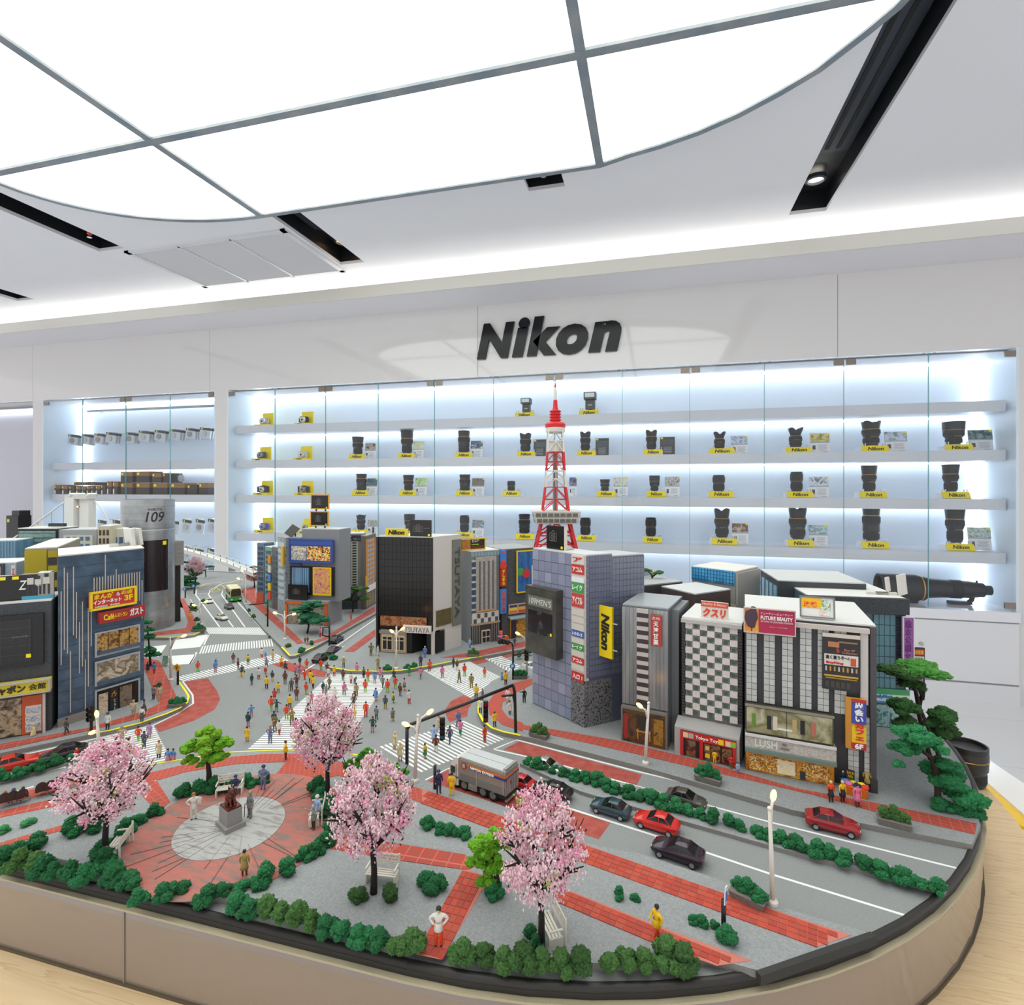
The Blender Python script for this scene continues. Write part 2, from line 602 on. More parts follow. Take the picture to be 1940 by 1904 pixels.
# air grille
t = thing('ceiling_air_grille', 'white slatted air grille in the ceiling', 'air vent', (-2.77, 3.13, ZC))
GX, GY = .6, .315
FRW = M('E4E4E8', .4)
for sx in (-1, 1):
    pb('frame_bar', t, (sx * GX, 0, -.006), (.035, 2 * GY + .035, .012), FRW)
    pb('frame_bar', t, (0, sx * GY, -.006), (2 * GX + .035, .035, .012), FRW)
for sx in (-.2, .2):
    pb('frame_bar', t, (sx, 0, -.006), (.016, 2 * GY, .012), FRW)
pb('backing', t, (0, 0, -.001), (2 * GX, 2 * GY, .002), M('9A9A9E', .6))
for bay in range(3):
    mb = MB()
    for j in range(26):
        y = -GY + .02 + j * (2 * GY - .04) / 25
        mb.add([(-.19, y - .009, -.003), (.19, y - .009, -.003), (.19, y + .004, -.011), (-.19, y + .004, -.011)], [(0, 1, 2, 3)])
    tag(put('louvre_bank', mb.mesh('louvre_bank'), t, M('DCDCDF', .5), (-.395 + bay * .395, 0, 0)), kind='stuff')
# cove: soffit, lip, strip light
struct('trim_1', MB().box((-1, (3.49 + WALLY) / 2, 2.66), (16, WALLY - 3.49, .02)).mesh('trim'), M('EEEDF2', .6))
struct('trim_2', MB().box((-1, 3.484, 2.692), (16, .012, .085)).mesh('trim'), M('E6E4DC', .6))
t = thing('cove_strip_light', 'hidden white strip light glowing along the ceiling cove', 'strip light', (-1, 3.66, 2.676))
pb('diffuser', t, (0, 0, 0), (15, .05, .012), M('FFFDF4', .5, e=COVE_EMIT))
struct('wall_cove', MB().box((-1, WALLY + .01, 2.76), (16, .02, .2)).mesh('wall_cove'), M('EEEDEA', .6))
# header panels of glossy white board
hx = [-9.0, AY(62, 800, WALLY).x, AY(408, 740, WALLY).x - .06, AY(905, 700, WALLY).x, AY(1587, 560, WALLY).x, 7.0]
hd = tag(sub('wall_header', None), kind='structure')
for i in range(5):
    pb('panel', hd, ((hx[i] + hx[i + 1]) / 2, WALLY + .015, 2.385), (hx[i + 1] - hx[i] - .003, .03, .53), GLOSSW)
pb('backing', hd, (-1, WALLY + .045, 2.385), (16, .03, .53), M('9C9A98', .6))
# big lettering on the header
t = thing('wall_lettering', 'large black italic brand lettering on the white header panel', 'wall lettering', (AY(1041, 645, WALLY).x, WALLY, AY(1041, 645, WALLY).z))
LET = M('17191E', .12, spec=.25)
h0 = AY(1000, 645, WALLY)
segs = [('N', 905, 976, 0), ('i', 971, 1005, -4), ('k', 999, 1062, -3), ('o', 1054, 1115, 8), ('n', 1115, 1178, 8)]
cx0 = t.location.x
for ch, a, b, dy in segs:
    xa, xb = AY(a, 645, WALLY).x, AY(b, 645, WALLY).x
    hh = {'N': .262, 'i': .285, 'k': .285, 'o': .218, 'n': .215}[ch]
    zb = 2.243 - t.location.z - (.006 if ch == 'o' else 0)
    text(t, ch, ((xa + xb) / 2 - cx0, -.012, zb + hh / 2), xb - xa, hh, LET, t=.022, shear=.22, bold=.055, name='letter')
# luminous ceiling panel
t = thing('luminous_ceiling', 'huge rounded luminous ceiling panel of milky panes in grey metal bars', 'ceiling light', (0, 0, 2.80))
YA, YB, YE = 1.87, -.23, 2.545
xl, xr = -2.11, -.247
lq = [(xl - 1.03 * math.sin(a), YA + .675 * math.cos(a)) for a in [i * math.pi / 2 / 14 for i in range(15)]]
rq = [(xr, YE), (-.11, 2.5), (.0225, 2.4687), (.18, 2.415), (.3292, 2.34), (.46, 2.25), (.5692, 2.1608), (.6746, 2.025), (.733, 1.94), (.76, 1.87)]
YS = YA + YB
fl_ = lambda q: [(x, YS - y) for x, y in q]
cells = [[(xl, YA), (xr, YA), (xr, YE), (xl, YE)], [(xl, YA)] + lq, [(xr, YA)] + rq,
         [(xl, YB), (xr, YB), (xr, YA), (xl, YA)], [(xl - 1.03, YB), (xl, YB), (xl, YA), (xl - 1.03, YA)], [(xr, YB), (.76, YB), (.76, YA), (xr, YA)]]
cells += [fl_(cells[0]), fl_(cells[1]), fl_(cells[2])]
PAN = M('FBFFF8', .25, e=PANEL_EMIT)
for c in cells:
    put('pane', MB().prism(c, 0, .02).mesh('pane'), t, PAN)
BARM = M('8E979F', .35, m=.6, n=(9.0, 'A9AAA9', .4, .7))
for x in (xl, xr):
    pb('grid_bar', t, (x, YS / 2, -.004), (.036, 2 * (YE - YS / 2), .012), BARM)
for y in (YA, YB):
    pb('grid_bar', t, ((xl - 1.03 + .76) / 2, y, -.005), (.76 - xl + 1.03, .036, .012), BARM)
outl = lq[::-1] + rq + fl_(rq)[::-1] + fl_(lq)
cxm, cym = -1.18, YS / 2
mb = MB()
n = len(outl)
vs = []
for i, (x, y) in enumerate(outl):
    px_, py_ = outl[i - 1]; nx_, ny_ = outl[(i + 1) % n]
    tx, ty = nx_ - px_, ny_ - py_
    l = math.hypot(tx, ty) or 1
    ox, oy = -ty / l, tx / l
    if ox * (x - cxm) + oy * (y - cym) < 0:
        ox, oy = -ox, -oy
    vs += [(x - ox * .012, y - oy * .012, -.008), (x + ox * .016, y + oy * .016, -.008), (x + ox * .016, y + oy * .016, .05), (x - ox * .012, y - oy * .012, .05)]
fs = []
for i in range(n):
    a, b = i * 4, ((i + 1) % n) * 4
    for k in range(4):
        fs.append((a + k, a + (k + 1) % 4, b + (k + 1) % 4, b + k))
mb.add(vs, fs)
put('edge_trim', mb.mesh('edge_trim'), t, BARM)
put('housing', MB().prism(outl, .03, .049).mesh('housing'), t, M('D0D0D0', .6))

# ================================================================= WALL CABINETS
XL0, XL1 = AY(80, 800, WALLY).x, AY(408, 800, WALLY).x
XM0, XM1 = AY(430, 800, WALLY).x, AY(1930, 800, WALLY).x
BACKY = 4.26
SHY = 3.925                      # front edge of shelves
SHZ = [1.818, 1.5185, 1.218, .890]
GL = glass_mat('FCFDFE', 1.35)
BACKM = M('DCE9F4', .35)
LED = M('F2F8FF', .5, e=LED_EMIT)
HNG = M('8C8176', .35, m=.7)
struct('wall_pillar', MB().box(((XL1 + XM0) / 2, WALLY + .2, 1.06), (XM0 - XL1, .4, 2.12)).mesh('wall_pillar'), M('DEDCDC', .25))
struct('wall_pillar', MB().box(((hx[1] + XL0) / 2, WALLY + .2, 1.06), (XL0 - hx[1], .4, 2.12)).mesh('wall_pillar'), M('DEDCDC', .25))
struct('wall_right', MB().box(((XM1 + 7) / 2, WALLY + .2, 1.06), (7 - XM1, .4, 2.12)).mesh('wall_right'), M('DFDEDE', .3))
struct('wall_back', MB().box((-1, BACKY + .06, 1.35), (16, .06, 2.7)).mesh('wall_back'), M('DADADA', .6))


def cabinet(name, label, x0, x1, shelves, sh0):
    c = thing(name, label, 'cabinet', ((x0 + x1) / 2, WALLY, 0))
    w = x1 - x0
    pb('back_panel', c, (0, BACKY - WALLY + .01, 1.33), (w, .02, 1.58), BACKM)
    for s in (-1, 1):
        pb('side_panel', c, (s * (w / 2 - .006), (BACKY - WALLY) / 2, 1.33), (.012, BACKY - WALLY, 1.58), BACKM)
        pb('led_strip', c, (s * (w / 2 - .03), BACKY - WALLY - .03, 1.33), (.03, .03, 1.56), LED)
    pb('top_panel', c, (0, .24, 2.117), (w, .32, .006), WHITE)
    pb('led_strip', c, (0, BACKY - WALLY - .06, 2.105), (w - .1, .03, .014), LED)
    pb('counter', c, (0, (BACKY - WALLY) / 2 - .01, .52), (w, BACKY - WALLY + .02, .06), M('E9EAF0', .12, coat=.4))
    for z in shelves:
        pb('shelf', c, (sh0, (BACKY + SHY) / 2 - WALLY, z - .033), (w - .06 - abs(sh0) * 2, BACKY - SHY, .066), SHELFW)
        pb('led_strip', c, (sh0, BACKY - WALLY - .045, z - .072), (w - .2, .02, .01), LED)
    return c


main = cabinet('wall_display_cabinet', 'long white wall cabinet with four lit shelves behind glass doors', XM0, XM1, SHZ, 0)
left = cabinet('wall_display_cabinet', 'narrower white wall cabinet at left holding boxes and packets', XL0, XL1, SHZ[1:3], 0)
# glass doors
for c, x0, seams, hin in ((main, (XM0 + XM1) / 2, [432, 520, 616, 716, 823, 935, 1050, 1180, 1308, 1450, 1601, 1762, 1928], (0, 2, 4, 6, 8, 10, 12)),
                          (left, (XL0 + XL1) / 2, [82, 155, 237, 321, 406], (0, 2, 4))):
    sx = [AY(p, 900, WALLY).x for p in seams]
    for i in range(len(sx) - 1):
        w = sx[i + 1] - sx[i]
        d = put('glass_door', MB().box((0, 0, 0), (w - .006, .008, 1.56)).mesh('glass_door'), c, GL, ((sx[i] + sx[i + 1]) / 2 - x0, .012, 1.335))
        ge = M('6FA7A8', .1, spec=.8)
        pb('glass_edge', d, (w / 2 - .004, 0, 0), (.003, .0082, 1.56), ge)
        hs = -1 if i in hin else 1
        for z in (.75, -.75):
            pb('hinge', d, (hs * (w / 2 - .035), -.006, z), (.055, .012, .035), HNG)
        pb('patch_lock', d, (-hs * (w / 2 - .03), 0, .777), (.012, .01, .008), M('7C7F86', .4))
# low cupboards under the counter
for c, x0, x1 in ((main, XM0, XM1), (left, XL0, XL1)):
    k = max(2, round((x1 - x0) / .56))
    w = (x1 - x0) / k
    xc = (x0 + x1) / 2
    pb('carcass', c, (0, .2, .25), (x1 - x0, .38, .5), M('CFCFD3', .5))
    for i in range(k):
        xx = x0 + (i + .5) * w - xc
        d = put('cupboard_door', MB().box((0, 0, 0), (w - .006, .018, .36)).mesh('cupboard_door'), c, M('E6E6EA', .25), (xx, .0, .30))
        if c is main:
            pc('lock', d, (-w / 2 + .06, -.012, .03), .012, .012, M('B9B2A6', .3, m=1), FRONT)
    pb('plinth', c, (0, -.006, .055), (x1 - x0, .02, .11), M('E3E3E7', .3))
    pb('finger_groove', c, (0, -.002, .487), (x1 - x0, .01, .012), M('A5A5A8', .5))
# recess at far left
struct('wall_recess', MB().box((hx[1] - 1.5, BACKY, 1.06), (3.0, .04, 2.12)).mesh('wall_recess'), M('C9C9D6', .4))
t = thing('recess_strip_light', 'bright strip light at the top of the far left wall recess', 'strip light', (hx[1] - 1.5, BACKY - .04, 2.09))
pb('diffuser', t, (0, 0, 0), (2.9, .03, .02), LED)
t = thing('recess_box', 'tall black product box with yellow mark at the far left pillar', 'box', (AY(40, 985, 4.0).x - .03, 4.0, .02))
pb('carton', t, (0, 0, .49), (.16, .12, .98), M('1C1C20', .4))
pb('lid', t, (.03, 0, 1.005), (.1, .1, .05), M('26262A', .4))
pb('mark', t, (-.05, -.061, .93), (.03, .002, .03), M('F2D90A', .4))
# ================================================================= GOODS ON THE SHELVES
GYY = 4.06
ROWN = ['top shelf', 'second shelf', 'third shelf', 'lowest shelf']


def dep(px, y=GYY):
    return y / (CT + (px - CX) / F * ST)


def pxm(px, y=GYY):
    return dep(px, y) / F


NK = M('141414', .4)
YEL = M('FFE600', .35)
BLKL = M('1D2026', .38)
BLKR = M('15171B', .6, b=(900, .5))
GOLD = M('B98D35', .3, m=.8)
CHRO = M('C8CCD0', .2, m=1)
WPL = M('EDEFF2', .3)


def ring_mesh(nm, prof, n=28):
    return MB().lathe(prof, n, cap=True).mesh(nm, True, auto=35)


def petal_hood(r0, r1, z0, z1, cut, n=40, lobes=2):
    mb = MB(); vs = []
    for i in range(n):
        a = 2 * math.pi * i / n
        zt = z1 - cut * (0.5 + 0.5 * math.cos(lobes * 2 * a)) ** 1.5
        k = (zt - z0) / (z1 - z0)
        rt = r0 + (r1 - r0) * k
        c, s = math.cos(a), math.sin(a)
        vs += [(r0 * c, r0 * s, z0), (rt * c, rt * s, zt), (rt * .94 * c, rt * .94 * s, zt), (r0 * .9 * c, r0 * .9 * s, z0 + .01)]
    fs = []
    for i in range(n):
        a, b = i * 4, ((i + 1) % n) * 4
        for k in range(3):
            fs.append((a + k, b + k, b + k + 1, a + k + 1))
    mb.add(vs, fs)
    mb.lathe([(0, z0 + (z1 - z0) * .25), (r0 * .92, z0 + (z1 - z0) * .25)], n, cap=False)
    return mb.mesh('hood', True, auto=40)


def cyl_hood(r0, r1, z0, z1):
    return MB().lathe([(r0 * .9, z0), (r0, z0), (r1, z1 - .01), (r1 * .98, z1), (r1 * .92, z1), (r0 * .88, z0 + .05), (0, z0 + .05)], 32, cap=False).mesh('hood', True, auto=40)


# (barrel profile, focus ring z0,z1,r, zoom ring z0,z1,r, hood mesh, gold ring z,r)   unit: radius 1, height 1
LV = []
LV.append((ring_mesh('barrel', [(.62, 0), (.74, .05), (.8, .3), (.76, .34), (.88, .45), (.9, .66), (.8, .7)]), (.12, .28, .82), (.48, .62, .92), petal_hood(.82, 1.0, .66, 1.0, .1), (.655, .9)))
LV.append((ring_mesh('barrel', [(.6, 0), (.72, .04), (.72, .35), (.84, .42), (.86, .66), (.78, .68)]), (.08, .3, .75), (.46, .6, .89), cyl_hood(.86, 1.0, .66, 1.0), (.645, .87)))
LV.append((ring_mesh('barrel', [(.7, 0), (.86, .04), (.9, .5), (1.0, .55), (1.0, .9), (.92, .94)]), (.12, .4, .93), (.6, .85, 1.0), cyl_hood(.9, .92, .9, 1.0), (.52, .93)))
LV.append((ring_mesh('barrel', [(.7, 0), (.84, .03), (.86, .24), (.94, .27), (.92, .46), (.98, .5), (.9, .72), (.88, .74)]), (.05, .2, .89), (.52, .68, .98), cyl_hood(.9, 1.0, .74, 1.0), (.72, .92)))
LV.append((ring_mesh('barrel', [(.6, 0), (.7, .05), (.78, .55), (.66, .6), (.6, .64)]), (.1, .25, .76), (.3, .5, .8), petal_hood(.62, 1.0, .62, 1.0, .16), (.58, .74)))
LV.append((ring_mesh('barrel', [(.5, 0), (.62, .04), (.72, .3), (.86, .36), (.94, .62), (.9, .68)]), (.08, .24, .72), (.4, .55, .9), cyl_hood(.96, 1.0, .66, 1.0), (.64, .95)))
RIB = {}


def ribring(z0, z1, r):
    k = (z0, z1, r)
    if k not in RIB:
        mb = MB(); n = 36; vs = []
        for i in range(n * 2):
            a = math.pi * i / n
            rr = r * (1.015 if i % 2 else .985)
            for z in (z0, z1):
                vs.append((rr * math.cos(a), rr * math.sin(a), z))
        fs = [(2 * i, (2 * i + 2) % (4 * n), (2 * i + 3) % (4 * n), 2 * i + 1) for i in range(2 * n)]
        mb.add(vs, fs)
        mb.lathe([(r * .9, z0), (r * .985, z0)], 36, cap=False).lathe([(r * .985, z1), (r * .9, z1)], 36, cap=False)
        RIB[k] = mb.mesh('grip_ring')
    return RIB[k]


MOUNT = MB().lathe([(.55, -.06), (.62, -.055), (.62, 0), (.5, .01)], 24).mesh('mount', True, auto=40)
STB = MB()
STB.add([(-.075, -.055, 0), (.075, -.055, 0), (.075, .05, 0), (-.075, .05, 0), (-.075, -.035, .034), (.075, -.035, .034), (.075, .05, .034), (-.075, .05, .034)],
        [(0, 3, 2, 1), (4, 5, 6, 7), (0, 1, 5, 4), (1, 2, 6, 5), (2, 3, 7, 6), (3, 0, 4, 7)])
STB = STB.mesh('base')
PLT = MB().box((0, 0, 0), (.142, .003, .046)).mesh('name_plate')
POST = MB().lathe([(.006, 0), (.006, .004), (.003, .006), (.003, .018), (.005, .02), (.005, .024), (0, .026)], 10, cap=False).mesh('post', True, auto=40)


def shelfz(row):
    return SHZ[row]


def stand(px, row, wpx, label):
    x = AY(px, 900, GYY).x
    s = min(1.15, wpx * pxm(px) / .142) if wpx else 1
    t = thing('lens_stand', label, 'display stand', (x, GYY, shelfz(row)), 0, 'yellow name stands on the shelves', (s, 1, 1))
    put('base', STB, t, WPL)
    p = put('name_plate', PLT, t, YEL, (0, -.0475, .0215), (math.radians(-30), 0, 0))
    text(p, 'Nikon', (.002, -.002, 0), .085, .026, NK, t=.001, shear=.2, bold=.03)
    for sx in (-.064, -.048, .048, .064):
        put('post', POST, t, CHRO, (sx, -.03, .034))
    return t


def lens(px, top, bot, wpx, row, var, label):
    x = AY(px, 900, GYY).x
    h = (bot - top) * pxm(px); r = wpx / 2 * pxm(px)
    t = thing('camera_lens', label, 'camera lens', (x, GYY, shelfz(row) + .0345 + .06 * h), random.uniform(-.6, .6), 'camera lenses on the shelves', (r, r, h))
    b, fr, zr, hood, gr = LV[var]
    put('barrel', b, t, BLKL)
    put('mount', MOUNT, t, CHRO)
    put('grip_ring', ribring(*fr), t, BLKR)
    put('grip_ring', ribring(*zr), t, BLKR)
    put('hood', hood, t, BLKL)
    put('gold_ring', MB().lathe([(gr[1] * .9, gr[0] - .012), (gr[1] * 1.02, gr[0] - .008), (gr[1] * 1.02, gr[0] + .008), (gr[1] * .9, gr[0] + .012)], 28, cap=False).mesh('gold_ring', True), t, GOLD)
    # printed figures round the barrel, facing the room
    mb = MB()
    for k in range(5):
        a = -math.pi / 2 + (k - 2) * .16
        mb.box((.86 * math.cos(a), .86 * math.sin(a), .36), (.07, .03, .018), a + math.pi / 2)
    tag(put('printed_figures', mb.mesh('printed_figures'), t, M('C9A24A', .5)), kind='stuff')
    t.rotation_euler.z = 0
    return t


LENSES = [  # row, px, top, bottom, width px, variant
    (1, 678, 829, 862, 22, 1), (1, 771, 819, 862, 25, 1), (1, 879, 819, 860, 23, 3), (1, 995.6, 822, 857, 23, 0), (1, 1109, 818, 854, 21, 0),
    (1, 1234, 814, 851, 22, 0), (1, 1363, 816, 848, 24, 4), (1, 1507, 806, 843, 28, 4), (1, 1650, 793, 840, 33, 0), (1, 1806.6, 795, 838, 36, 5),
    (2, 685, 898, 929, 20, 3), (2, 774, 899.6, 929, 21, 1), (2, 880.7, 899, 929.5, 21, 3), (2, 968.6, 910.7, 930, 15, 2), (2, 1146, 907, 929.5, 19, 1), (2, 1240, 900, 929.5, 20, 5),
    (2, 1361.7, 896.6, 927.6, 22, 2), (2, 1509, 888, 925, 22, 2), (2, 1646.5, 876, 925, 27, 1), (2, 1801, 874, 925, 28, 1),
    (3, 684, 978, 1006, 18, 0), (3, 776, 974, 1005, 21, 5), (3, 880, 981, 1012, 18, 2), (3, 993.6, 979, 1015, 22, 3), (3, 1109, 983, 1015, 20, 2), (3, 1233, 983, 1018, 20, 2),
    (3, 1367.7, 966.5, 1021, 29, 0), (3, 1511, 963, 1023, 32, 0), (3, 1650.5, 958, 1024, 30, 3), (3, 1809, 958, 1026.6, 33, 1)]
LK = ['with petal hood', 'with flared hood', 'without hood', 'with stepped barrel', 'with shallow hood', 'with cup hood']
cnt = {}
for row, px, tp, bt, wp, v in LENSES:
    k = cnt.get(row, 0); cnt[row] = k + 1
    lens(px, tp, bt, wp, row, v, 'black camera lens ' + LK[v] + ', ' + ORD[k] + ' on the ' + ROWN[row])
    stand(px + 3, row, 34 if px < 1300 else 44, 'yellow name stand under the lens ' + ORD[k] + ' on the ' + ROWN[row])
# flash units on the top shelf
for k, (px, tp, bt) in enumerate([(997.7, 751, 780), (1118.6, 742, 778)]):
    x = AY(px, 900, GYY).x; s = (bt - tp) * pxm(px)
    stand(px - 2, 0, 36, ('left' if k == 0 else 'right') + ' yellow name stand under a flash unit on the top shelf')
    t = thing('flash_unit', ('shorter' if k == 0 else 'taller') + ' grey camera flash unit standing ' + ('left' if k == 0 else 'right') + ' on the top shelf', 'camera flash', (x, GYY, SHZ[0] + .0345), 0, 'flash units', (s, s, s))
    GR = M('4A4D4C', .45)
    put('foot', MB().box((0, 0, .03), (.3, .3, .06)).box((0, 0, .09), (.2, .2, .08)).mesh('foot'), t, M('2A2C2C', .4))
    put('body', MB().box((0, 0, .36), (.5, .38, .48), top=.96).mesh('body'), t, GR)
    hd_ = put('head', MB().box((0, -.1, .8), (.62, .6, .36)).mesh('head'), t, GR)
    pb('flash_window', hd_, (0, -.405, .82), (.5, .02, .22), M('DDE2E2', .15))
    pb('label_plate', t, (0, -.195, .33), (.22, .01, .05), M('B8BABA', .4))
# compact cameras on yellow stands
CAMS = [(0, 503.5, 'silver', 'C9CBCC'), (0, 579, 'black with silver lens', '2B2B2E'), (1, 499, 'dark grey with wide lens', '55585C'), (1, 577, 'silver flat', 'D4D5D4'),
        (2, 502, 'black rugged', '26282B'), (2, 579, 'yellow rugged', 'F2DC12'), (3, 503.5, 'violet blue', '5B5FD8'), (3, 583, 'bright yellow round', 'F6E51A')]
for row, px, nm, colr in CAMS:
    k = pxm(px)
    x = AY(px, 900, GYY).x; z = SHZ[row]
    side = 'left' if px < 540 else 'right'
    t = thing('camera_stand', 'yellow stand under the ' + nm + ' camera, ' + side + ' on the ' + ROWN[row], 'display stand', (x, GYY, z), 0, 'yellow camera stands')
    pb('back_board', t, (0, .03, 13.5 * k), (25 * k, .004, 27 * k), YEL)
    b = put('foot_plate', MB().box((0, 0, 0), (30 * k, .07, .02)).mesh('foot_plate'), t, YEL, (-4 * k, -.005, .01))
    text(b, 'Nikon', (-2 * k, -.0355, .001), 11 * k, .013, NK, t=.001, shear=.2, bold=.03)
    c = thing('compact_camera', nm + ' compact camera on a yellow stand, ' + side + ' on the ' + ROWN[row], 'camera', (x - 3 * k, GYY - .005, z + .0205), 0, 'compact cameras')
    wv, hv = 20 * k, 12.5 * k
    bm_ = bmesh.new(); bmesh.ops.create_cube(bm_, size=1.0)
    for v in bm_.verts: v.co = Vector((v.co.x * wv, v.co.y * .03, v.co.z * hv + hv / 2))
    bmesh.ops.bevel(bm_, geom=bm_.edges[:], offset=.009, segments=2, affect='EDGES')
    me = bpy.data.meshes.new('body'); bm_.to_mesh(me); bm_.free(); me.materials.append(None)
    put('body', me, c, M(colr, .35))
    lr = put('lens_ring', MB().lathe([(.0, .02), (.016, .02), (.02, .014), (.024, .012), (.026, 0)], 24, cap=False).mesh('lens_ring', True, auto=30), c, M('D5D6D4' if 'black' in nm or 'silver' in nm else '8E9094', .3, m=.5), (.004, -.014, hv * .48), FRONT)
    pc('lens_glass', lr, (0, 0, .0205), .009, .001, M('0E1016', .1))
    pc('shutter_button', c, (-wv * .28, 0, hv + .002), .006, .006, CHRO)
    pb('flash_window', c, (-wv * .28, -.0155, hv * .78), (.014, .002, .009), M('F2F2EE', .2))
    if 'rugged' in nm:
        for s in (-1, 1):
            pb('side_grip', c, (s * wv * .44, -.003, hv / 2), (.012, .036, hv * .95), M('1B1D20', .5))
        pb('viewer_hood', c, (wv * .12, -.01, hv), (.03, .02, .01), M('1B1D20', .5))
# price and picture cards
CARDS = [(1, 689, 712, 835, 867, 'w', ['2A2E33', 'C9B4A8', '55606A']), (1, 780, 802.6, 831.5, 865.6, 'w', ['9FC766', 'E8F2C8', 'E0A8B8']), (1, 890, 914, 829.5, 863, 'w', ['2F8A3A', '1F2F7A', 'D8E8D0']),
         (1, 1010, 1034, 828, 862, 'k', ['1F2C33', '35525C']), (1, 1128, 1153, 825, 859.6, 'k', ['1F2C33', '35525C']), (1, 1251, 1278, 821, 856.5, 'k', ['1F2C33', '3C4A44']),
         (1, 1386, 1415.5, 818, 854, 'w', ['3E6FC0', 'DCE6F4', '2B3C55']), (1, 1537, 1570.6, 812, 851, 'w', ['6C7A34', 'E8D78A', 'B9D6E2']), (1, 1679.5, 1717, 808, 848, 'w', ['4E7FD6', 'DDE4FA', '2E7A34']), (1, 1839.6, 1879, 804, 845, 'w', ['14252C', '4F6E74', '9FB5B4']),
         (2, 692.5, 714, 903, 936, 'w', ['21303A', '4F7F8A', '7A5C4C']), (2, 784, 808.5, 902, 936, 'w', ['4E9A2E', 'D9EFC0', '8CCB5A']), (2, 892.5, 917, 901.6, 936, 'w', ['26303A', '8A7660', '3E6C8A']), (2, 1078, 1092, 899, 936, 'w', ['8F86D6', '2C2A40', 'C6C2EE']),
         (2, 1162.6, 1189, 898.6, 936, 'w', ['E0C63A', 'E8EDE4', '6F8A3C']), (2, 1260, 1287, 898, 937, 'w', ['17191B', 'D8D4D0', '55575A']), (2, 1536, 1569, 894.6, 935, 'w', ['A9C8E2', 'E9F1F6', '3A4460']),
         (3, 694, 716, 983, 1012, 'w', ['E9E9E6', '9A9A92', 'D8DAD0']), (3, 893, 916.5, 985, 1019, 'w', ['D8A13A', '4A7A9A', 'F2EBD8']), (3, 1388.5, 1417, 990, 1030, 'w', ['3A2C26', '8A6A4E', 'D8C8B8']), (3, 1535, 1566.7, 992, 1032.5, 'w', ['2E4A55', '9FC0C8', 'DCE9EC']), (3, 1839, 1876, 994, 1037.5, 'w', ['2F5A3A', 'DCE4E0', '4E8A5A'])]
cnt = {}
for row, a, b, tp, bt, kd, cols in CARDS:
    px = (a + b) / 2; k = pxm(px)
    i = cnt.get((row, kd), 0); cnt[(row, kd)] = i + 1
    w, h = (b - a) * k, (bt - tp) * k
    lab = ('black lens card with white print, ' if kd == 'k' else 'white lens card with a small photograph, ') + ORD[i] + ' on the ' + ROWN[row]
    t = thing('lens_card', lab, 'info card', (AY(px, 900, GYY).x, GYY, SHZ[row] + .001), 0, 'lens cards on the shelves')
    t.rotation_euler = (math.radians(-9), 0, 0)
    pb('board', t, (0, 0, h / 2), (w, .003, h), M('F1F2F4', .4) if kd == 'w' else M('16181A', .35))
    if kd == 'w':
        pb('photograph', t, (0, -.002, h * .77), (w, .001, h * .42), picture_mat(cols, 30, row * 3 + i))
        pb('caption_band', t, (0, -.002, h * .53), (w, .001, h * .05), M('AAB2BA', .5))
        pb('lens_sketch', t, (-w * .3, -.002, h * .28), (w * .15, .001, h * .2), M('4A4E54', .5))
        mb = MB()
        for j in range(6):
            mb.box((w * .13, -.002, h * (.4 - j * .05)), (w * (.5 - .06 * (j % 3)), .001, h * .012))
        mb.box((w * .25, -.002, h * .06), (w * .3, .001, h * .02))
        tag(put('small_print', mb.mesh('small_print'), t, M('8E949A', .5)), kind='stuff')
        pb('yellow_mark', t, (w * .42, -.003, h * .94), (w * .14, .001, h * .08), YEL)
    else:
        pb('photograph', t, (0, -.002, h * .7), (w * .8, .001, h * .3), picture_mat(cols, 40, row + i))
        mb = MB()
        for j in range(6):
            mb.box((0, -.002, h * (.45 - j * .065)), (w * (.62 - .1 * (j % 2)), .001, h * .014))
        tag(put('small_print', mb.mesh('small_print'), t, M('C2C6C8', .5)), kind='stuff')
        pb('yellow_mark', t, (-w * .38, -.003, h * .93), (w * .16, .001, h * .09), YEL)
# great telephoto lens lying on the counter
a, b = AY(1664, 1122, 4.02), AY(1877, 1120, 4.02)
zc = .55 + .085
t = thing('telephoto_lens', 'huge black telephoto lens lying on the cabinet counter at right', 'camera lens', (a.x, 4.02, .55))
Lx = b.x - a.x
R0 = .088
ROTX = (0, math.pi / 2, 0)
tz = R0 + .002
put('hood', MB().lathe([(R0 * .86, .02), (R0 * .9, 0), (R0, .0), (R0, Lx * .34), (R0 * .86, Lx * .345), (R0 * .86, .25), (0, .25)], 40, cap=False).mesh('hood', True, auto=40), t, M('23262B', .45), (0, 0, tz), ROTX)
put('gold_ring', MB().lathe([(R0 * .8, Lx * .37), (R0 * .9, Lx * .372), (R0 * .9, Lx * .382), (R0 * .8, Lx * .385)], 40, cap=False).mesh('gold_ring', True), t, M('E0A81C', .3, m=.5), (0, 0, tz + .004), ROTX)
put('barrel', MB().lathe([(R0 * .85, Lx * .34), (R0 * .88, Lx * .37), (R0 * .72, Lx * .46), (R0 * .66, Lx * .56), (R0 * .64, Lx * .62), (R0 * .6, Lx * .7), (R0 * .6, Lx * .82), (R0 * .52, Lx * .9), (R0 * .5, Lx * .93), (R0 * .34, Lx * .95), (R0 * .34, Lx)], 40).mesh('barrel', True, auto=40), t, M('1E2126', .4), (0, 0, tz + .006), ROTX)
put('grip_ring', MB().lathe([(R0 * .6, Lx * .64), (R0 * .66, Lx * .645), (R0 * .66, Lx * .735), (R0 * .6, Lx * .74)], 40).mesh('grip_ring', True, auto=40), t, BLKR, (0, 0, tz + .006), ROTX)
pb('collar_foot', t, (Lx * .73, 0, .012), (Lx * .2, .035, .018), M('1E2126', .4))
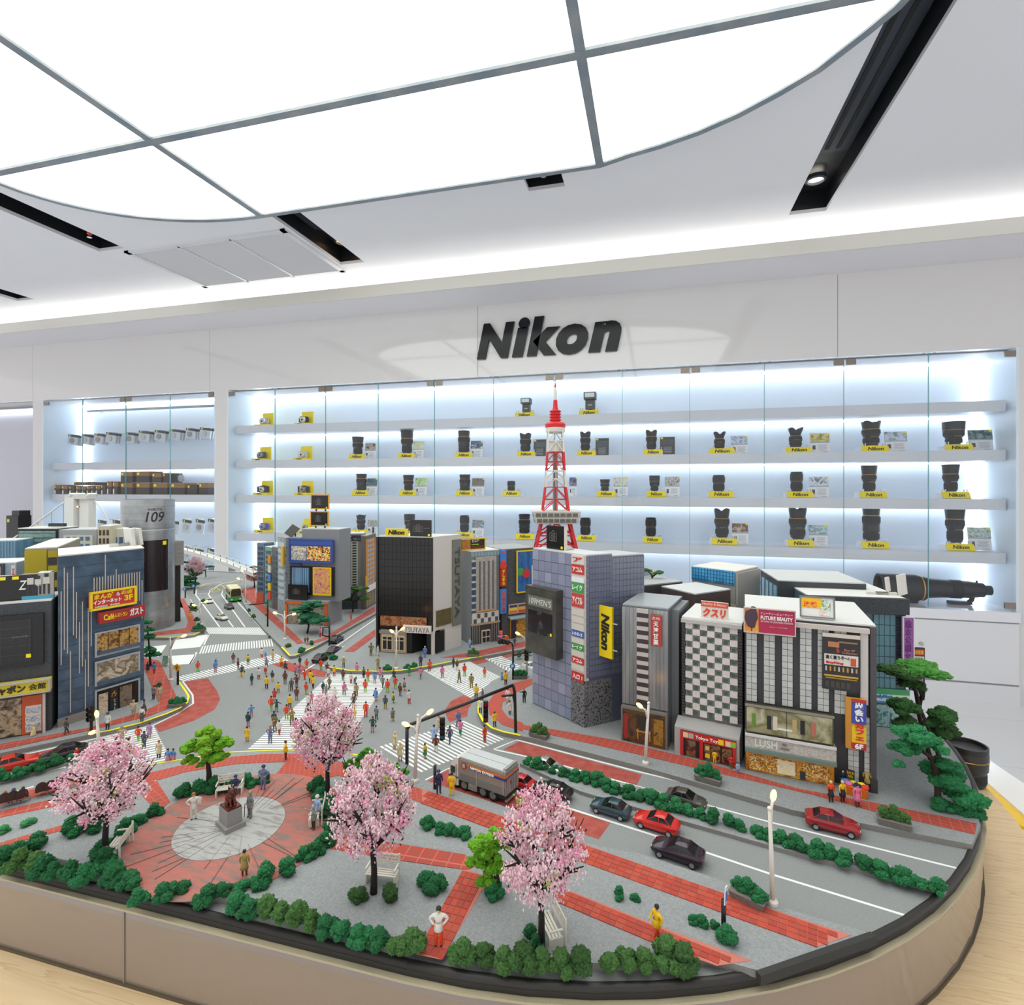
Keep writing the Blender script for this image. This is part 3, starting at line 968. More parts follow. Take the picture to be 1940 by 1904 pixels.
put('collar_arm', MB().tube([(Lx * .81, 0, .014), (Lx * .835, 0, .03), (Lx * .85, 0, .06)], .014, 8).mesh('collar_arm', True), t, M('1E2126', .4))
pb('front_foot', t, (Lx * .34, 0, .004), (.02, .03, .01), M('1E2126', .4))
pc('screw_knob', t, (Lx * .88, 0, tz + R0 * .62), .006, .02, M('1E2126', .4))
# ---------------------------------------------------------------- left cabinet: rail, packets, cartons
LG = 4.03
t = thing('hanging_rail', 'round metal rail across the top of the left cabinet', 'rail', (AY(285, 774, LG + .1).x, LG + .1, AY(285, 774, LG + .1).z))
rw = AY(407, 770, LG + .1).x - AY(162, 780, LG + .1).x
pc('tube', t, (0, 0, 0), .012, rw, M('A9B0B8', .25, m=1), (0, math.pi / 2, 0))
for s in (-1, 1):
    pb('bracket', t, (s * rw * .46, .05, 0), (.012, .1, .012), CHRO)
PCL = glass_mat('E9EEF2', 1.45, .05)
HEADR = M('3A3732', .5)


def packet(px, ytop, wpx, hpx, k, label, grp, y):
    s = pxm(px, y)
    p = AY(px, ytop, y)
    t = thing('hanging_packet', label, 'packet', (p.x, y, p.z), 0, grp)
    w, h = wpx * s, hpx * s
    t.rotation_euler = (0, math.radians(8), 0)
    pb('header_card', t, (0, 0, -h * .1), (w, .006, h * .2), HEADR)
    pb('yellow_mark', t, (-w * .3, -.004, -h * .1), (w * .12, .001, h * .12), YEL)
    pb('clear_bag', t, (0, .003, -h * .58), (w * .96, .012, h * .74), M('C9CED2', .2))
    pc('lens_cap', t, (-w * .05, -.0065, -h * .55), min(w, h) * .26, .006, M('B9BEC0' if k % 2 else '8D9396', .3), FRONT)
    pc('hook', t, (0, .05, .004), .003, .12, CHRO, FRONT, 8)


j = 0
for px, yt, w in [(139, 824, 24), (163, 823, 20), (188, 822, 22), (211, 820, 24), (247, 820, 22), (274, 817, 26), (304, 816, 26), (332, 814, 26), (362, 812, 22), (390, 811, 26)]:
    for q in range(3):
        packet(px + q * 5, yt + q * .6, w, 20, j, ('front', 'middle', 'rear')[q] + ' clear packet of the hanging bunch ' + ORD[j] + ' in the left cabinet', 'packets hanging in bunches', LG + q * .05)
    j += 1
for j, (px, yt) in enumerate([(194, 986), (222, 986), (331, 987), (355, 985), (380, 985), (403, 984)]):
    packet(px, yt, 20, 26, j, 'clear lens cap packet, ' + ORD[j] + ' in the middle row of the left cabinet', 'packets in the middle row', LG)
for j, (px, yt) in enumerate([(355, 1037), (378, 1039), (402, 1040)]):
    packet(px, yt, 20, 26, j + 1, 'clear lens cap packet, ' + ORD[j] + ' in the bottom row behind the white bridge', 'packets in the bottom row', LG)
BOXES = [(101, 115, 920, 937), (115, 130, 920, 937), (130, 144, 921, 937), (144, 156, 922, 937), (157, 168, 922, 937), (168, 177, 923, 937), (177, 186, 921, 937), (186, 194, 921, 937), (194, 204, 921, 937), (204, 215, 919, 937), (215, 226, 913, 937), (226, 238, 913, 937),
         (152, 170, 914, 920.5), (171, 184, 914.5, 920.5), (184, 196, 914.5, 920.5),
         (239, 267, 915.5, 937), (268, 299, 915.5, 937), (299, 333, 915.5, 937), (333, 365, 915.5, 937), (365, 387, 918, 937), (387, 408, 915, 937), (239, 267, 895, 915), (268, 299, 894, 915), (299, 320, 897, 915), (320, 335, 897, 915), (336, 350, 898, 915)]
for j, (a, b, tp, bt) in enumerate(BOXES):
    px = (a + b) / 2; s = pxm(px, LG)
    w = (b - a) * s - .002; h = (bt - tp) * s - .001
    up = bt < 930
    z0 = SHZ[2] + .001 + ((937 - bt) * s if up else 0)
    lab = ('brown product carton, ' + (ORD[j] if j < 12 else 'number %d' % (j - 11))) if False else None
    if j < 12: lab = 'small brown carton with yellow mark, ' + ORD[j] + ' along the left cabinet shelf'
    elif j < 15: lab = 'flat dark carton lying on the small cartons, ' + ORD[j - 12] + ' of three'
    elif j < 21: lab = 'larger brown carton, ' + ORD[j - 15] + ' of the bottom row beside the silver tower'
    elif j < 25: lab = 'brown carton on top of the larger cartons, ' + ORD[j - 21]
    else: lab = 'crumpled clear plastic bag on top of the larger cartons'
    if j == 25:
        t = thing('plastic_bag', lab, 'bag', (AY(px, 930, LG).x, LG, z0))
        put('crumpled_film', MB().ico((0, 0, h / 2), w / 2, 3, amp=.25, fr=2.5, sq=(1, .6, 1)).mesh('crumpled_film'), t, M('BFC6D2', .15))
        continue
    t = thing('product_carton', lab, 'carton', (AY(px, 930, LG).x, LG, z0), 0, 'product cartons in the left cabinet')
    dk = j in (3, 7, 9, 13, 14, 19, 24)
    pb('lower_half', t, (0, 0, h * .3), (w, .14, h * .6), M('3B3028', .6))
    pb('upper_half', t, (0, 0, h * .8), (w, .14, h * .4), M('4A3A2E' if dk else '96693A', .6))
    pb('yellow_mark', t, (-w * .36, -.0705, h * .8), (min(.03, w * .18), .001, min(.03, h * .22)), YEL)
    if j < 12:
        pb('price_label', t, (-w * .36, -.0705, h * .22), (w * .26, .001, h * .4), M('ECECEC', .5))
# ================================================================= TABLE AND MODEL BASE
XR, XLF, YF, YBK, RC = .338, -2.05, .31, 1.56, .488


def outline(off=0.0, n=20):
    r = RC + off
    x0, x1, y0, y1 = XLF - off, XR + off, YF - off, YBK + off
    pts = []
    for cx, cy, a0 in ((x1 - r, y0 + r, -math.pi / 2), (x1 - r, y1 - r, 0), (x0 + r, y1 - r, math.pi / 2), (x0 + r, y0 + r, math.pi)):
        for i in range(n + 1):
            a = a0 + math.pi / 2 * i / n
            pts.append((cx + r * math.cos(a), cy + r * math.sin(a)))
    return pts


def band(o0, o1, z0, z1, z2=None):
    """closed ring between two offsets."""
    mb = MB()
    a, b = outline(o0), outline(o1)
    n = len(a)
    z2 = z1 if z2 is None else z2
    vs = [(x, y, z1) for x, y in a] + [(x, y, z2) for x, y in b] + [(x, y, z0) for x, y in b] + [(x, y, z0) for x, y in a]
    fs = []
    for i in range(n):
        j = (i + 1) % n
        for k in range(4):
            q = (k + 1) % 4
            fs.append((k * n + i, k * n + j, q * n + j, q * n + i))
    mb.add(vs, fs)
    return mb


def wood_mat():
    mt = bpy.data.materials.new('pale_pine')
    mt.use_nodes = True
    nt = mt.node_tree
    p = nt.nodes['Principled BSDF']
    p.inputs['Roughness'].default_value = .45
    g = nt.nodes.new('ShaderNodeNewGeometry')
    mp = nt.nodes.new('ShaderNodeMapping'); mp.inputs['Scale'].default_value = (2.2, 30, 4); mp.inputs['Rotation'].default_value = (0, 0, .5)
    nt.links.new(g.outputs['Position'], mp.inputs[0])
    tx = nt.nodes.new('ShaderNodeTexNoise'); tx.inputs['Scale'].default_value = 2.2; tx.inputs['Detail'].default_value = 3; tx.inputs['Distortion'].default_value = .6
    nt.links.new(mp.outputs[0], tx.inputs['Vector'])
    ml = nt.nodes.new('ShaderNodeMath'); ml.operation = 'MULTIPLY'; ml.inputs[1].default_value = 9
    nt.links.new(tx.outputs['Fac'], ml.inputs[0])
    fr = nt.nodes.new('ShaderNodeMath'); fr.operation = 'FRACT'
    nt.links.new(ml.outputs[0], fr.inputs[0])
    rp = nt.nodes.new('ShaderNodeValToRGB')
    rp.color_ramp.elements[0].color = lin('E3C9A2'); rp.color_ramp.elements[1].color = lin('D2B084')
    e = rp.color_ramp.elements.new(.8); e.color = lin('DDBF94')
    nt.links.new(fr.outputs[0], rp.inputs[0])
    nt.links.new(rp.outputs[0], p.inputs['Base Color'])
    return mt


t = thing('display_table', 'pale pine display table with rounded end carrying the model city', 'table', (-.85, .93, 0))
L = lambda m: m
tb = put('table_top', MB().prism(outline(.05, 30), .905, .935).mesh('table_top'), t, wood_mat(), (.85, -.93, 0))
put('pedestal', MB().prism(outline(-.12), 0, .905).mesh('pedestal'), t, M('D9D4CC', .5), (.85, -.93, 0))
t = thing('model_plinth', 'glossy taupe plinth band with pale top edge around the model city', 'plinth', (-.85, .93, .935))
PLM = M('8E8076', .05, coat=.6, spec=.8)
sk = band(-.02, .0, .935, .9915)
put('side_band', sk.mesh('side_band', True, auto=30), t, PLM, (.85, -.93, -.935))
put('top_edge', band(-.03, .0025, .9905, .9922).mesh('top_edge'), t, M('B5AA8E', .6), (.85, -.93, -.935))
put('bottom_seal', band(-.02, .0015, .9349, .937).mesh('bottom_seal'), t, M('5B4F3E', .6), (.85, -.93, -.935))
pb('seam', t, (-.375 + .85, YF - .0003 - .93, .028), (.0015, .001, .056), M('8F8376', .2))

base = thing('model_city_base', 'grey model city ground with roads, red paved walks and white markings', 'model base', (0, 0, 0))
ASPH = M('828586', .85, n=(900, '8F9191', .35, .65), b=(1500, .25))
SIDE = FRONT and (math.pi / 2, 0, math.pi / 2)
gm = MB().prism(outline(-.001), .9925, 1.0); gm.mi = [0] + [1] * (len(gm.f) - 1)
gb = put('ground_board', gm.mesh('ground_board', slots=2), base, [ASPH, M('2A2724', .5)])
o = outline(-.0026)
put('black_edging', MB().tube([(x, y, .9985) for x, y in o + o[:1]], .0028, 8).mesh('black_edging', True), base, M('2A2724', .5))
PAVE = M('86898B', .85, n=(700, '979A9B', .35, .65), b=(900, .3))
KERB = M('85827E', .85, b=(800, .4))


def walk(name, pts, z0=1.0, z1=SW):
    mb = MB()
    pts = [(p.x, p.y) if isinstance(p, Vector) else (G(p[0], p[1], z1).x, G(p[0], p[1], z1).y) if len(p) == 2 and abs(p[0]) + abs(p[1]) > 20 else p for p in pts]
    mb.prism(pts, z0, z1)
    mb.mi = [0, 1] + [1] * (len(mb.f) - 2)
    o = put(name, mb.mesh(name, slots=2), base, [PAVE, KERB])
    return o


def wp(x, y):
    return Vector((x, y, 0))


# front park and plaza
arc = [wp(p[0], p[1]) for p in outline(-.012) if p[1] < .52 and p[0] > -.3 and p[0] < .13]
walk_plaza = walk('park_pavement', [wp(-1.9, .62), (0, 1508), (115, 1479), (250, 1452), (300, 1444), (345, 1437), (440, 1423), (540, 1419), (650, 1423), (720, 1440), (790, 1474), (805, 1478), (900, 1509), (968, 1532),
                                    (1076, 1590), (1215, 1618), (1368, 1668), (1444, 1707), (1644, 1767), (1436, 1838)] + [p for p in reversed(arc) if p.x < .055] + [wp(-1.9, .322)])
walk_r = walk('right_pavement', [(905, 1338), (907, 1322), (913, 1308), (930, 1292), (960, 1276), (990, 1262), (1060, 1240), (1130, 1222), wp(.30, 1.25), wp(.325, .9), wp(.322, .72), (1858, 1562), (1842, 1600), (1500, 1534),
                                 (1220, 1453), (1100, 1422), (1010, 1399), (986, 1394), (952, 1387), (931, 1380), (914, 1366), (906, 1350)])
walk_t = walk('middle_pavement', [(616, 1258), (626, 1265), (660, 1271), (720, 1273), (760, 1271), (820, 1261), (865, 1252), (913, 1244), (1010, 1226), (1150, 1200), wp(.25, 1.45), wp(-.2, 1.5), (900, 1110), (790, 1116), (712, 1172), (640, 1234), (622, 1248)])
walk_d = walk('corner_pavement', [(549, 1243), (534, 1226), (500, 1192), (470, 1158), (455, 1132), (447, 1112), (470, 1098), (600, 1092), (780, 1105), (712, 1162), (600, 1224), (575, 1236), (560, 1242)])
walk_s = walk('tower_pavement', [(200, 1211), (289, 1208), (328, 1208), (368, 1203), (386, 1195), (391, 1187), (375, 1160), (362, 1138), (350, 1118), (345, 1106), (300, 1098), (160, 1098), wp(-1.6, 1.4), wp(-1.85, 1.0), wp(-1.5, .95)])
walk_l = walk('left_pavement', [wp(-1.9, .72), (0, 1427), (167, 1392), (210, 1384), (263, 1371), (315, 1353), (341, 1342), (355, 1332), (359, 1320), (353, 1310), (339, 1291), (328, 1275), (302, 1246), (270, 1230), (150, 1226), wp(-1.4, .88), wp(-1.9, .85)])
median = walk('median_strip', [(985, 1446), (1000, 1439), (1250, 1500), (1500, 1574), (1796, 1677), (1790, 1688), (1500, 1613), (1279, 1551), (1100, 1499)], 1.0, 1.0035)
walk('left_median', [wp(-1.6, .55), (0, 1467), (145, 1431), (150, 1440), (0, 1481), wp(-1.6, .52)], 1.0, 1.003)
put('platform_end_strip', MB().box((0, 0, -.002), ((G(1644, 1769, SW) - G(1432, 1842, SW)).length + .002, .004, .006)).mesh('end_strip'), base, M('2C2B2A', .6),
    (G(1644, 1769, SW) + G(1432, 1842, SW)) / 2 + Vector((.002, -.001, 0)), (0, 0, math.atan2((G(1644, 1769, SW) - G(1432, 1842, SW)).y, (G(1644, 1769, SW) - G(1432, 1842, SW)).x)))
# ---------------------------------------------------------------- flat paint
WP = M('E6E6E6', .7)
YP = M('F0E40C', .6)
REDR = M('9C4239', .85, n=(90, 'A9554B', .4, .62), b=(900, .2))
REDP = M('C23A2A', .8, n=(160, 'B7564A', .45, .7))


def flat(name, pts, z, mat, th=.0003, ang=None, parent=None):
    ps = [G(p[0], p[1], z) if not isinstance(p, Vector) else p for p in pts]
    if ang is None:
        me = MB().prism([(p.x, p.y) for p in ps], z, z + th, bottom=False).mesh(name)
        return put(name, me, parent or base, mat)
    ca, sa = math.cos(-ang), math.sin(-ang)
    me = MB().prism([(p.x * ca - p.y * sa, p.x * sa + p.y * ca) for p in ps], z, z + th, bottom=False).mesh(name)
    return put(name, me, parent or base, mat, rot=(0, 0, ang))


def line(name, pts, w, z, mat, th=.0003, parent=None):
    ps = [G(p[0], p[1], z) if not isinstance(p, Vector) else p for p in pts]
    vs = []
    for i, p in enumerate(ps):
        d = (ps[min(i + 1, len(ps) - 1)] - ps[max(i - 1, 0)]); d.z = 0; d.normalize()
        nrm = Vector((-d.y, d.x, 0)) * (w / 2)
        vs += [(p.x + nrm.x, p.y + nrm.y, z), (p.x - nrm.x, p.y - nrm.y, z), (p.x + nrm.x, p.y + nrm.y, z + th), (p.x - nrm.x, p.y - nrm.y, z + th)]
    fs = []
    for i in range(len(ps) - 1):
        a = i * 4; b = a + 4
        fs += [(a + 2, a + 3, b + 3, b + 2), (a, a + 2, b + 2, b), (a + 3, a + 1, b + 1, b + 3)]
    mb = MB(); mb.add(vs, fs)
    return put(name, mb.mesh(name), parent or base, mat)


def angpx(a, b, z=1.0):
    d = G(*b, z) - G(*a, z)
    return math.atan2(d.y, d.x)


def crosswalk(name, A, B, C, D, n, duty=.55):
    """stripes run from edge A-D to edge B-C."""
    cw = sub(name, base)
    a, b, c, d = [G(*p) for p in (A, B, C, D)]
    for i in range(n):
        t0, t1 = (i + .02) / n, (i + duty) / n
        q = [a.lerp(d, t0), b.lerp(c, t0), b.lerp(c, t1), a.lerp(d, t1)]
        flat('stripe', q, 1.0, WP, .0003, parent=cw)
    return cw


crosswalk('crosswalk', (626, 1278), (744, 1278), (645, 1421), (468, 1421), 46, .62)
crosswalk('crosswalk', (191, 1397), (291, 1376), (324, 1440), (235, 1459), 17, .62)
crosswalk('crosswalk', (329, 1284), (350, 1291), (549, 1251), (526, 1239), 31, .58)
crosswalk('crosswalk', (383, 1224), (377, 1239), (520, 1224), (517, 1211), 28, .55)
crosswalk('crosswalk', (802, 1270), (888, 1253), (954, 1285), (892, 1323), 24, .62)
crosswalk('crosswalk', (878, 1366), (955, 1401), (794, 1465), (715, 1416), 21, .52)
crosswalk('crosswalk', (918, 1247), (946, 1241), (994, 1266), (966, 1274), 10, .5)
crosswalk('crosswalk', (387, 1189), (396, 1201), (506, 1203), (494, 1189), 30, .72)
flat('white_patch', [(334, 1210), (396, 1202), (379, 1226), (323, 1231)], 1.0, WP)
flat('white_patch', [(318, 1243), (371, 1240), (361, 1258), (328, 1260)], 1.0, WP)
flat('white_patch', [(256, 1228), (316, 1222), (300, 1245), (286, 1248)], 1.0, WP)
LW = .0022
for pts in ([(935, 1420), (979, 1402), (1200, 1460), (1536, 1540), (1838, 1609)], [(935, 1420), (1031, 1441), (1200, 1488), (1463, 1559), (1812, 1645)],
            [(806, 1478), (850, 1456), (985, 1503), (1047, 1522), (1252, 1587), (1462, 1657), (1722, 1737)], [(1646, 1768), (1656, 1771)],
            [(0, 1440), (162, 1404), (291, 1374), (336, 1352), (366, 1333), (365, 1317), (346, 1291)], [(0, 1484), (60, 1468), (125, 1453)], [(30, 1500), (64, 1490)], [(91, 1483), (120, 1474)],
            [(162, 1404), (168, 1416)], [(574, 1273), (600, 1256), (712, 1188)], [(594, 1255), (712, 1172)], [(600, 1256), (622, 1264)], [(390, 1188), (360, 1135)], [(416, 1188), (371, 1127), (373, 1113), (390, 1106), (420, 1103)],
            [(442, 1188), (395, 1127), (398, 1118), (420, 1106), (450, 1100)], [(464, 1188), (420, 1127), (422, 1119)], [(493, 1188), (448, 1138)], [(376, 1114), (402, 1114)], [(374, 1125), (394, 1124)], [(396, 1202), (386, 1222)], [(372, 1236), (369, 1244), (360, 1258)],
            [(918, 1247), (1010, 1290)], [(960, 1240), (1006, 1229)]):
    line('lane_line', pts, LW if pts[0][1] > 1300 else LW * 1.25, 1.0, WP)
for pts in ([(400, 1122), (412, 1111), (440, 1107), (470, 1107)], [(402, 1123), (430, 1114), (465, 1110)], [(372, 1118), (384, 1110), (398, 1107)], [(410, 1113), (416, 1118)], [(420, 1109), (426, 1114)], [(434, 1107), (440, 1112)]):
    line('yellow_line', pts, .003, 1.0, M('D8D060', .7))
for pts in ([(167, 1391.5), (210, 1383.5), (263, 1370.5), (315, 1352.5), (341, 1341.5), (354, 1331.5), (357.5, 1320), (352, 1310), (339, 1292)], [(200, 1210), (289, 1207), (328, 1207), (368, 1202), (384, 1195), (389, 1188)],
            [(534, 1226), (549, 1242), (560, 1241), (596, 1225)], [(622, 1263.5), (660, 1270), (720, 1272), (760, 1270), (820, 1260), (865, 1251.5), (913, 1243.5)],
            [(907, 1325), (906.5, 1338), (907, 1350), (915, 1365.5), (932, 1379), (952, 1386), (986, 1393.5)]):
    line('yellow_kerb_line', pts, .0028, SW, YP, .0004)
line('yellow_kerb_line', [(180, 1474), (250, 1455), (300, 1446), (345, 1439), (440, 1425), (540, 1421), (650, 1425), (700, 1436)], .0016, SW, YP, .0004)
RRED = lambda pts: flat('red_road_patch', pts, 1.0, REDR, .0002)
RRED([(984, 1405), (954, 1420), (1206, 1487), (1216, 1468)])
RRED([(810, 1480), (848, 1459), (985, 1502), (1049, 1525), (1156, 1559), (1134, 1590), (968, 1534), (900, 1511)])
RRED([(346, 1292), (394, 1285), (412, 1310), (417, 1325), (407, 1344), (368, 1365), (302, 1387), (293, 1375), (336, 1354), (366, 1334), (366, 1317)])
RRED([(515, 1258), (539, 1253), (589, 1266), (618, 1273), (615, 1283), (576, 1279), (544, 1270)])
RRED([(878, 1317), (855, 1328), (845, 1342), (843, 1350), (851, 1368), (885, 1357), (888, 1341), (895, 1331), (892, 1323)])
RRED([(892, 1253), (918, 1248), (927, 1253), (902, 1259)])
RRED([(0, 1441), (162, 1406), (167, 1415), (64, 1448), (0, 1463)])
RRED([(940, 1240), (1000, 1228), (1008, 1234), (960, 1246)])
# ---------------------------------------------------------------- red paved walks


def redgrid(sx, sy, lw=.07, h='AE4434', l='C26A5C', n=(120, '9C4A40', .42, .72)):
    return grid_mat(h, l, sx, sy, lw, .8, n=n, axes='xy')


RWK = [0]


def rwalk(pts, a, b, sx=.008, sy=.006, mat=None):
    RWK[0] += 1
    return flat('red_walk', pts, SW + RWK[0] * .00002, mat or redgrid(sx, sy), .00025, ang=angpx(a, b, SW))


rwalk([(268, 1468), (344, 1450), (441, 1434), (500, 1429), (560, 1428), (620, 1437), (684, 1455), (740, 1475), (800, 1496), (800, 1522), (735, 1500), (684, 1478), (640, 1470), (600, 1478), (560, 1476), (520, 1470), (542, 1444), (500, 1445), (446, 1448), (352, 1463), (297, 1479)], (344, 1450), (500, 1429), .005, .005)
rwalk([(0, 1510), (115, 1482), (215, 1460), (215, 1474), (115, 1498), (0, 1526)], (0, 1510), (115, 1482), .009, .012)
rwalk([(0, 1537), (126, 1508), (268, 1470), (297, 1479), (127, 1523), (0, 1549)], (0, 1537), (126, 1508), .009, .012)
rwalk([(268, 1470), (297, 1479), (322, 1519), (300, 1540), (262, 1500)], (268, 1470), (322, 1519))
rwalk([(0, 1597), (113, 1565), (180, 1545), (150, 1565), (39, 1594), (0, 1610)], (0, 1597), (113, 1565))
rwalk([(630, 1578), (880, 1619), (905, 1640), (883, 1648), (741, 1628), (616, 1606)], (636, 1580), (880, 1619), .012, .02)
rwalk([(950, 1368), (1042, 1381), (1176, 1404), (1336, 1444), (1515, 1495), (1662, 1522), (1850, 1560), (1847, 1581), (1662, 1539), (1541, 1506), (1331, 1458), (1212, 1430), (1037, 1391), (952, 1373)], (1042, 1381), (1515, 1495), .0075, .0055)
rwalk([(1008, 1286), (973, 1294), (936, 1315), (924, 1333), (928, 1354), (952, 1373), (991, 1386), (991, 1370), (962, 1359), (951, 1344), (952, 1331), (981, 1310), (1008, 1297)], (936, 1315), (1008, 1286), .005, .004)
rwalk([(834, 1246), (881, 1238), (905, 1233), (1008, 1212), (1008, 1222), (907, 1243), (881, 1245)], (881, 1238), (1008, 1212), mat=REDR)
rwalk([(653, 1234), (711, 1192), (711, 1205), (670, 1235)], (653, 1234), (711, 1192), mat=REDR)
rwalk([(578, 1220), (618, 1206), (710, 1148), (710, 1159), (618, 1212), (584, 1222)], (618, 1206), (710, 1148), mat=REDR)
rwalk([(484, 1131), (576, 1218), (563, 1220), (510, 1173), (462, 1130), (455, 1118), (484, 1110)], (484, 1131), (576, 1218), mat=REDR)
rwalk([(341, 1134), (349, 1134), (372, 1178), (368, 1196), (352, 1199), (289, 1204), (289, 1199), (352, 1190), (356, 1178)], (341, 1134), (372, 1178), mat=REDR)
rwalk([(273, 1247), (302, 1252), (333, 1317), (323, 1341), (278, 1358), (168, 1384), (0, 1421), (0, 1410), (168, 1379), (273, 1347), (302, 1333), (273, 1267)], (0, 1410), (168, 1380), .012, .02)
# three walks laid with separate tiles
TILE = [M('B4402E', .8, n=(200, 'A44C3C', .4, .7)), M('AA3E2F', .8, n=(200, '9C463A', .4, .7)), M('BC4832', .8, n=(200, 'A85244', .4, .7))]
JOINT = M('C27466', .85)


def tiled(p0, p1, width, na, nl, poly, skew=0.0):
    a, b = G(*p0, SW), G(*p1, SW)
    d = b - a
    ang = math.atan2(d.y, d.x)
    par = flat('tiled_walk', poly, SW, JOINT, .0002)
    ux = d.normalized(); uy = Vector((-ux.y, ux.x, 0))
    tl, tw = d.length / nl, width / na
    pw_ = [G(q[0], q[1], SW) for q in poly]

    def ins(p):
        r = False
        for k in range(len(pw_)):
            q0, q1 = pw_[k - 1], pw_[k]
            if (q0.y > p.y) != (q1.y > p.y) and p.x < (q1.x - q0.x) * (p.y - q0.y) / (q1.y - q0.y) + q0.x: r = not r
        return r
    for i in range(nl):
        for j in range(na):
            c = a + ux * ((i + .5 + skew * (j - (na - 1) / 2)) * tl) + uy * ((j - (na - 1) / 2) * tw)
            if not (ins(c) and ins(c + ux * tl * .45) and ins(c - ux * tl * .45)): continue
            put('tile', UB, par, TILE[(i * 7 + j * 3 + (i * j) % 5) % 3], (c.x, c.y, SW + .0003), (0, 0, ang), (tl * .93, tw * .91, .0006))
    return par


u0, l0 = G(957, 1548, SW), G(918, 1564, SW)
wR = (G(1391, 1699, SW) - G(1384, 1734, SW)).length
du = (G(1617, 1776, SW) - G(800, 1495, SW)).normalized()
vv = G(1299, 1705, SW) - G(1299, 1668, SW); wR = abs(vv.x * -du.y + vv.y * du.x)
tiled((800, 1509), (1588, 1789), wR, 4, 58, [(800, 1495), (957, 1548), (1089, 1593), (1200, 1633), (1391, 1699), (1612, 1772), (1548, 1794), (1384, 1734), (1200, 1669), (1086, 1624), (918, 1564), (800, 1522)])
tiled((1050, 1693), (1402, 1839), .0135, 3, 21, [(1040, 1680), (1089, 1691), (1200, 1736), (1300, 1774), (1424, 1820), (1358, 1830), (1267, 1798), (1060, 1711)])
tiled((897, 1655), (805, 1829), .0185, 4, 12, [(880, 1645), (918, 1660), (918, 1680), (836, 1818), (788, 1808), (868, 1670)])
# plaza: red disc, pale disc with cracks
pcn = G(437, 1566, SW)
PLZ = M('B06A60', .85, n=(75, '857069', .45, .62, (1, 3.5, 1)), b=(140, .8))
PLG = M('A9A9A7', .85, n=(70, '8A8582', .52, .68, (1, 5, 1)), b=(160, .7))
RP_, RG_ = .085, .0435


def disc(r, e=1.0, n=56):
    return [(r * math.cos(2 * math.pi * i / n), r * e * math.sin(2 * math.pi * i / n)) for i in range(n)]


pl_ = put('plaza_disc', MB().prism(disc(RP_), 0, .0005).mesh('plaza_disc'), base, PLZ, pcn + Vector((CT, ST, 0)) * .008)
put('plaza_centre', MB().prism(disc(RG_), 0, .0009).mesh('plaza_centre'), pl_, PLG, Vector((CT, ST, 0)) * -.008)
rng = random.Random(3)
CRK = M('7A5E54', .9)
for i in range(38):
    a = rng.uniform(0, 6.28); r0 = rng.uniform(.012, .06); ln = rng.uniform(.02, .055); a2 = a + rng.uniform(-.3, .3)
    p0 = Vector((r0 * math.cos(a), r0 * math.sin(a), 0)); p1 = p0 + Vector((math.cos(a2), math.sin(a2), 0)) * ln
    if p1.length > RP_ * .97: continue
    ang = math.atan2((p1 - p0).y, (p1 - p0).x); m = (p0 + p1) / 2
    put('scored_line', UB, pl_, CRK, (m.x, m.y, .0009), (0, 0, ang), (ln, .00025, .0003))
# ================================================================= BUILDINGS


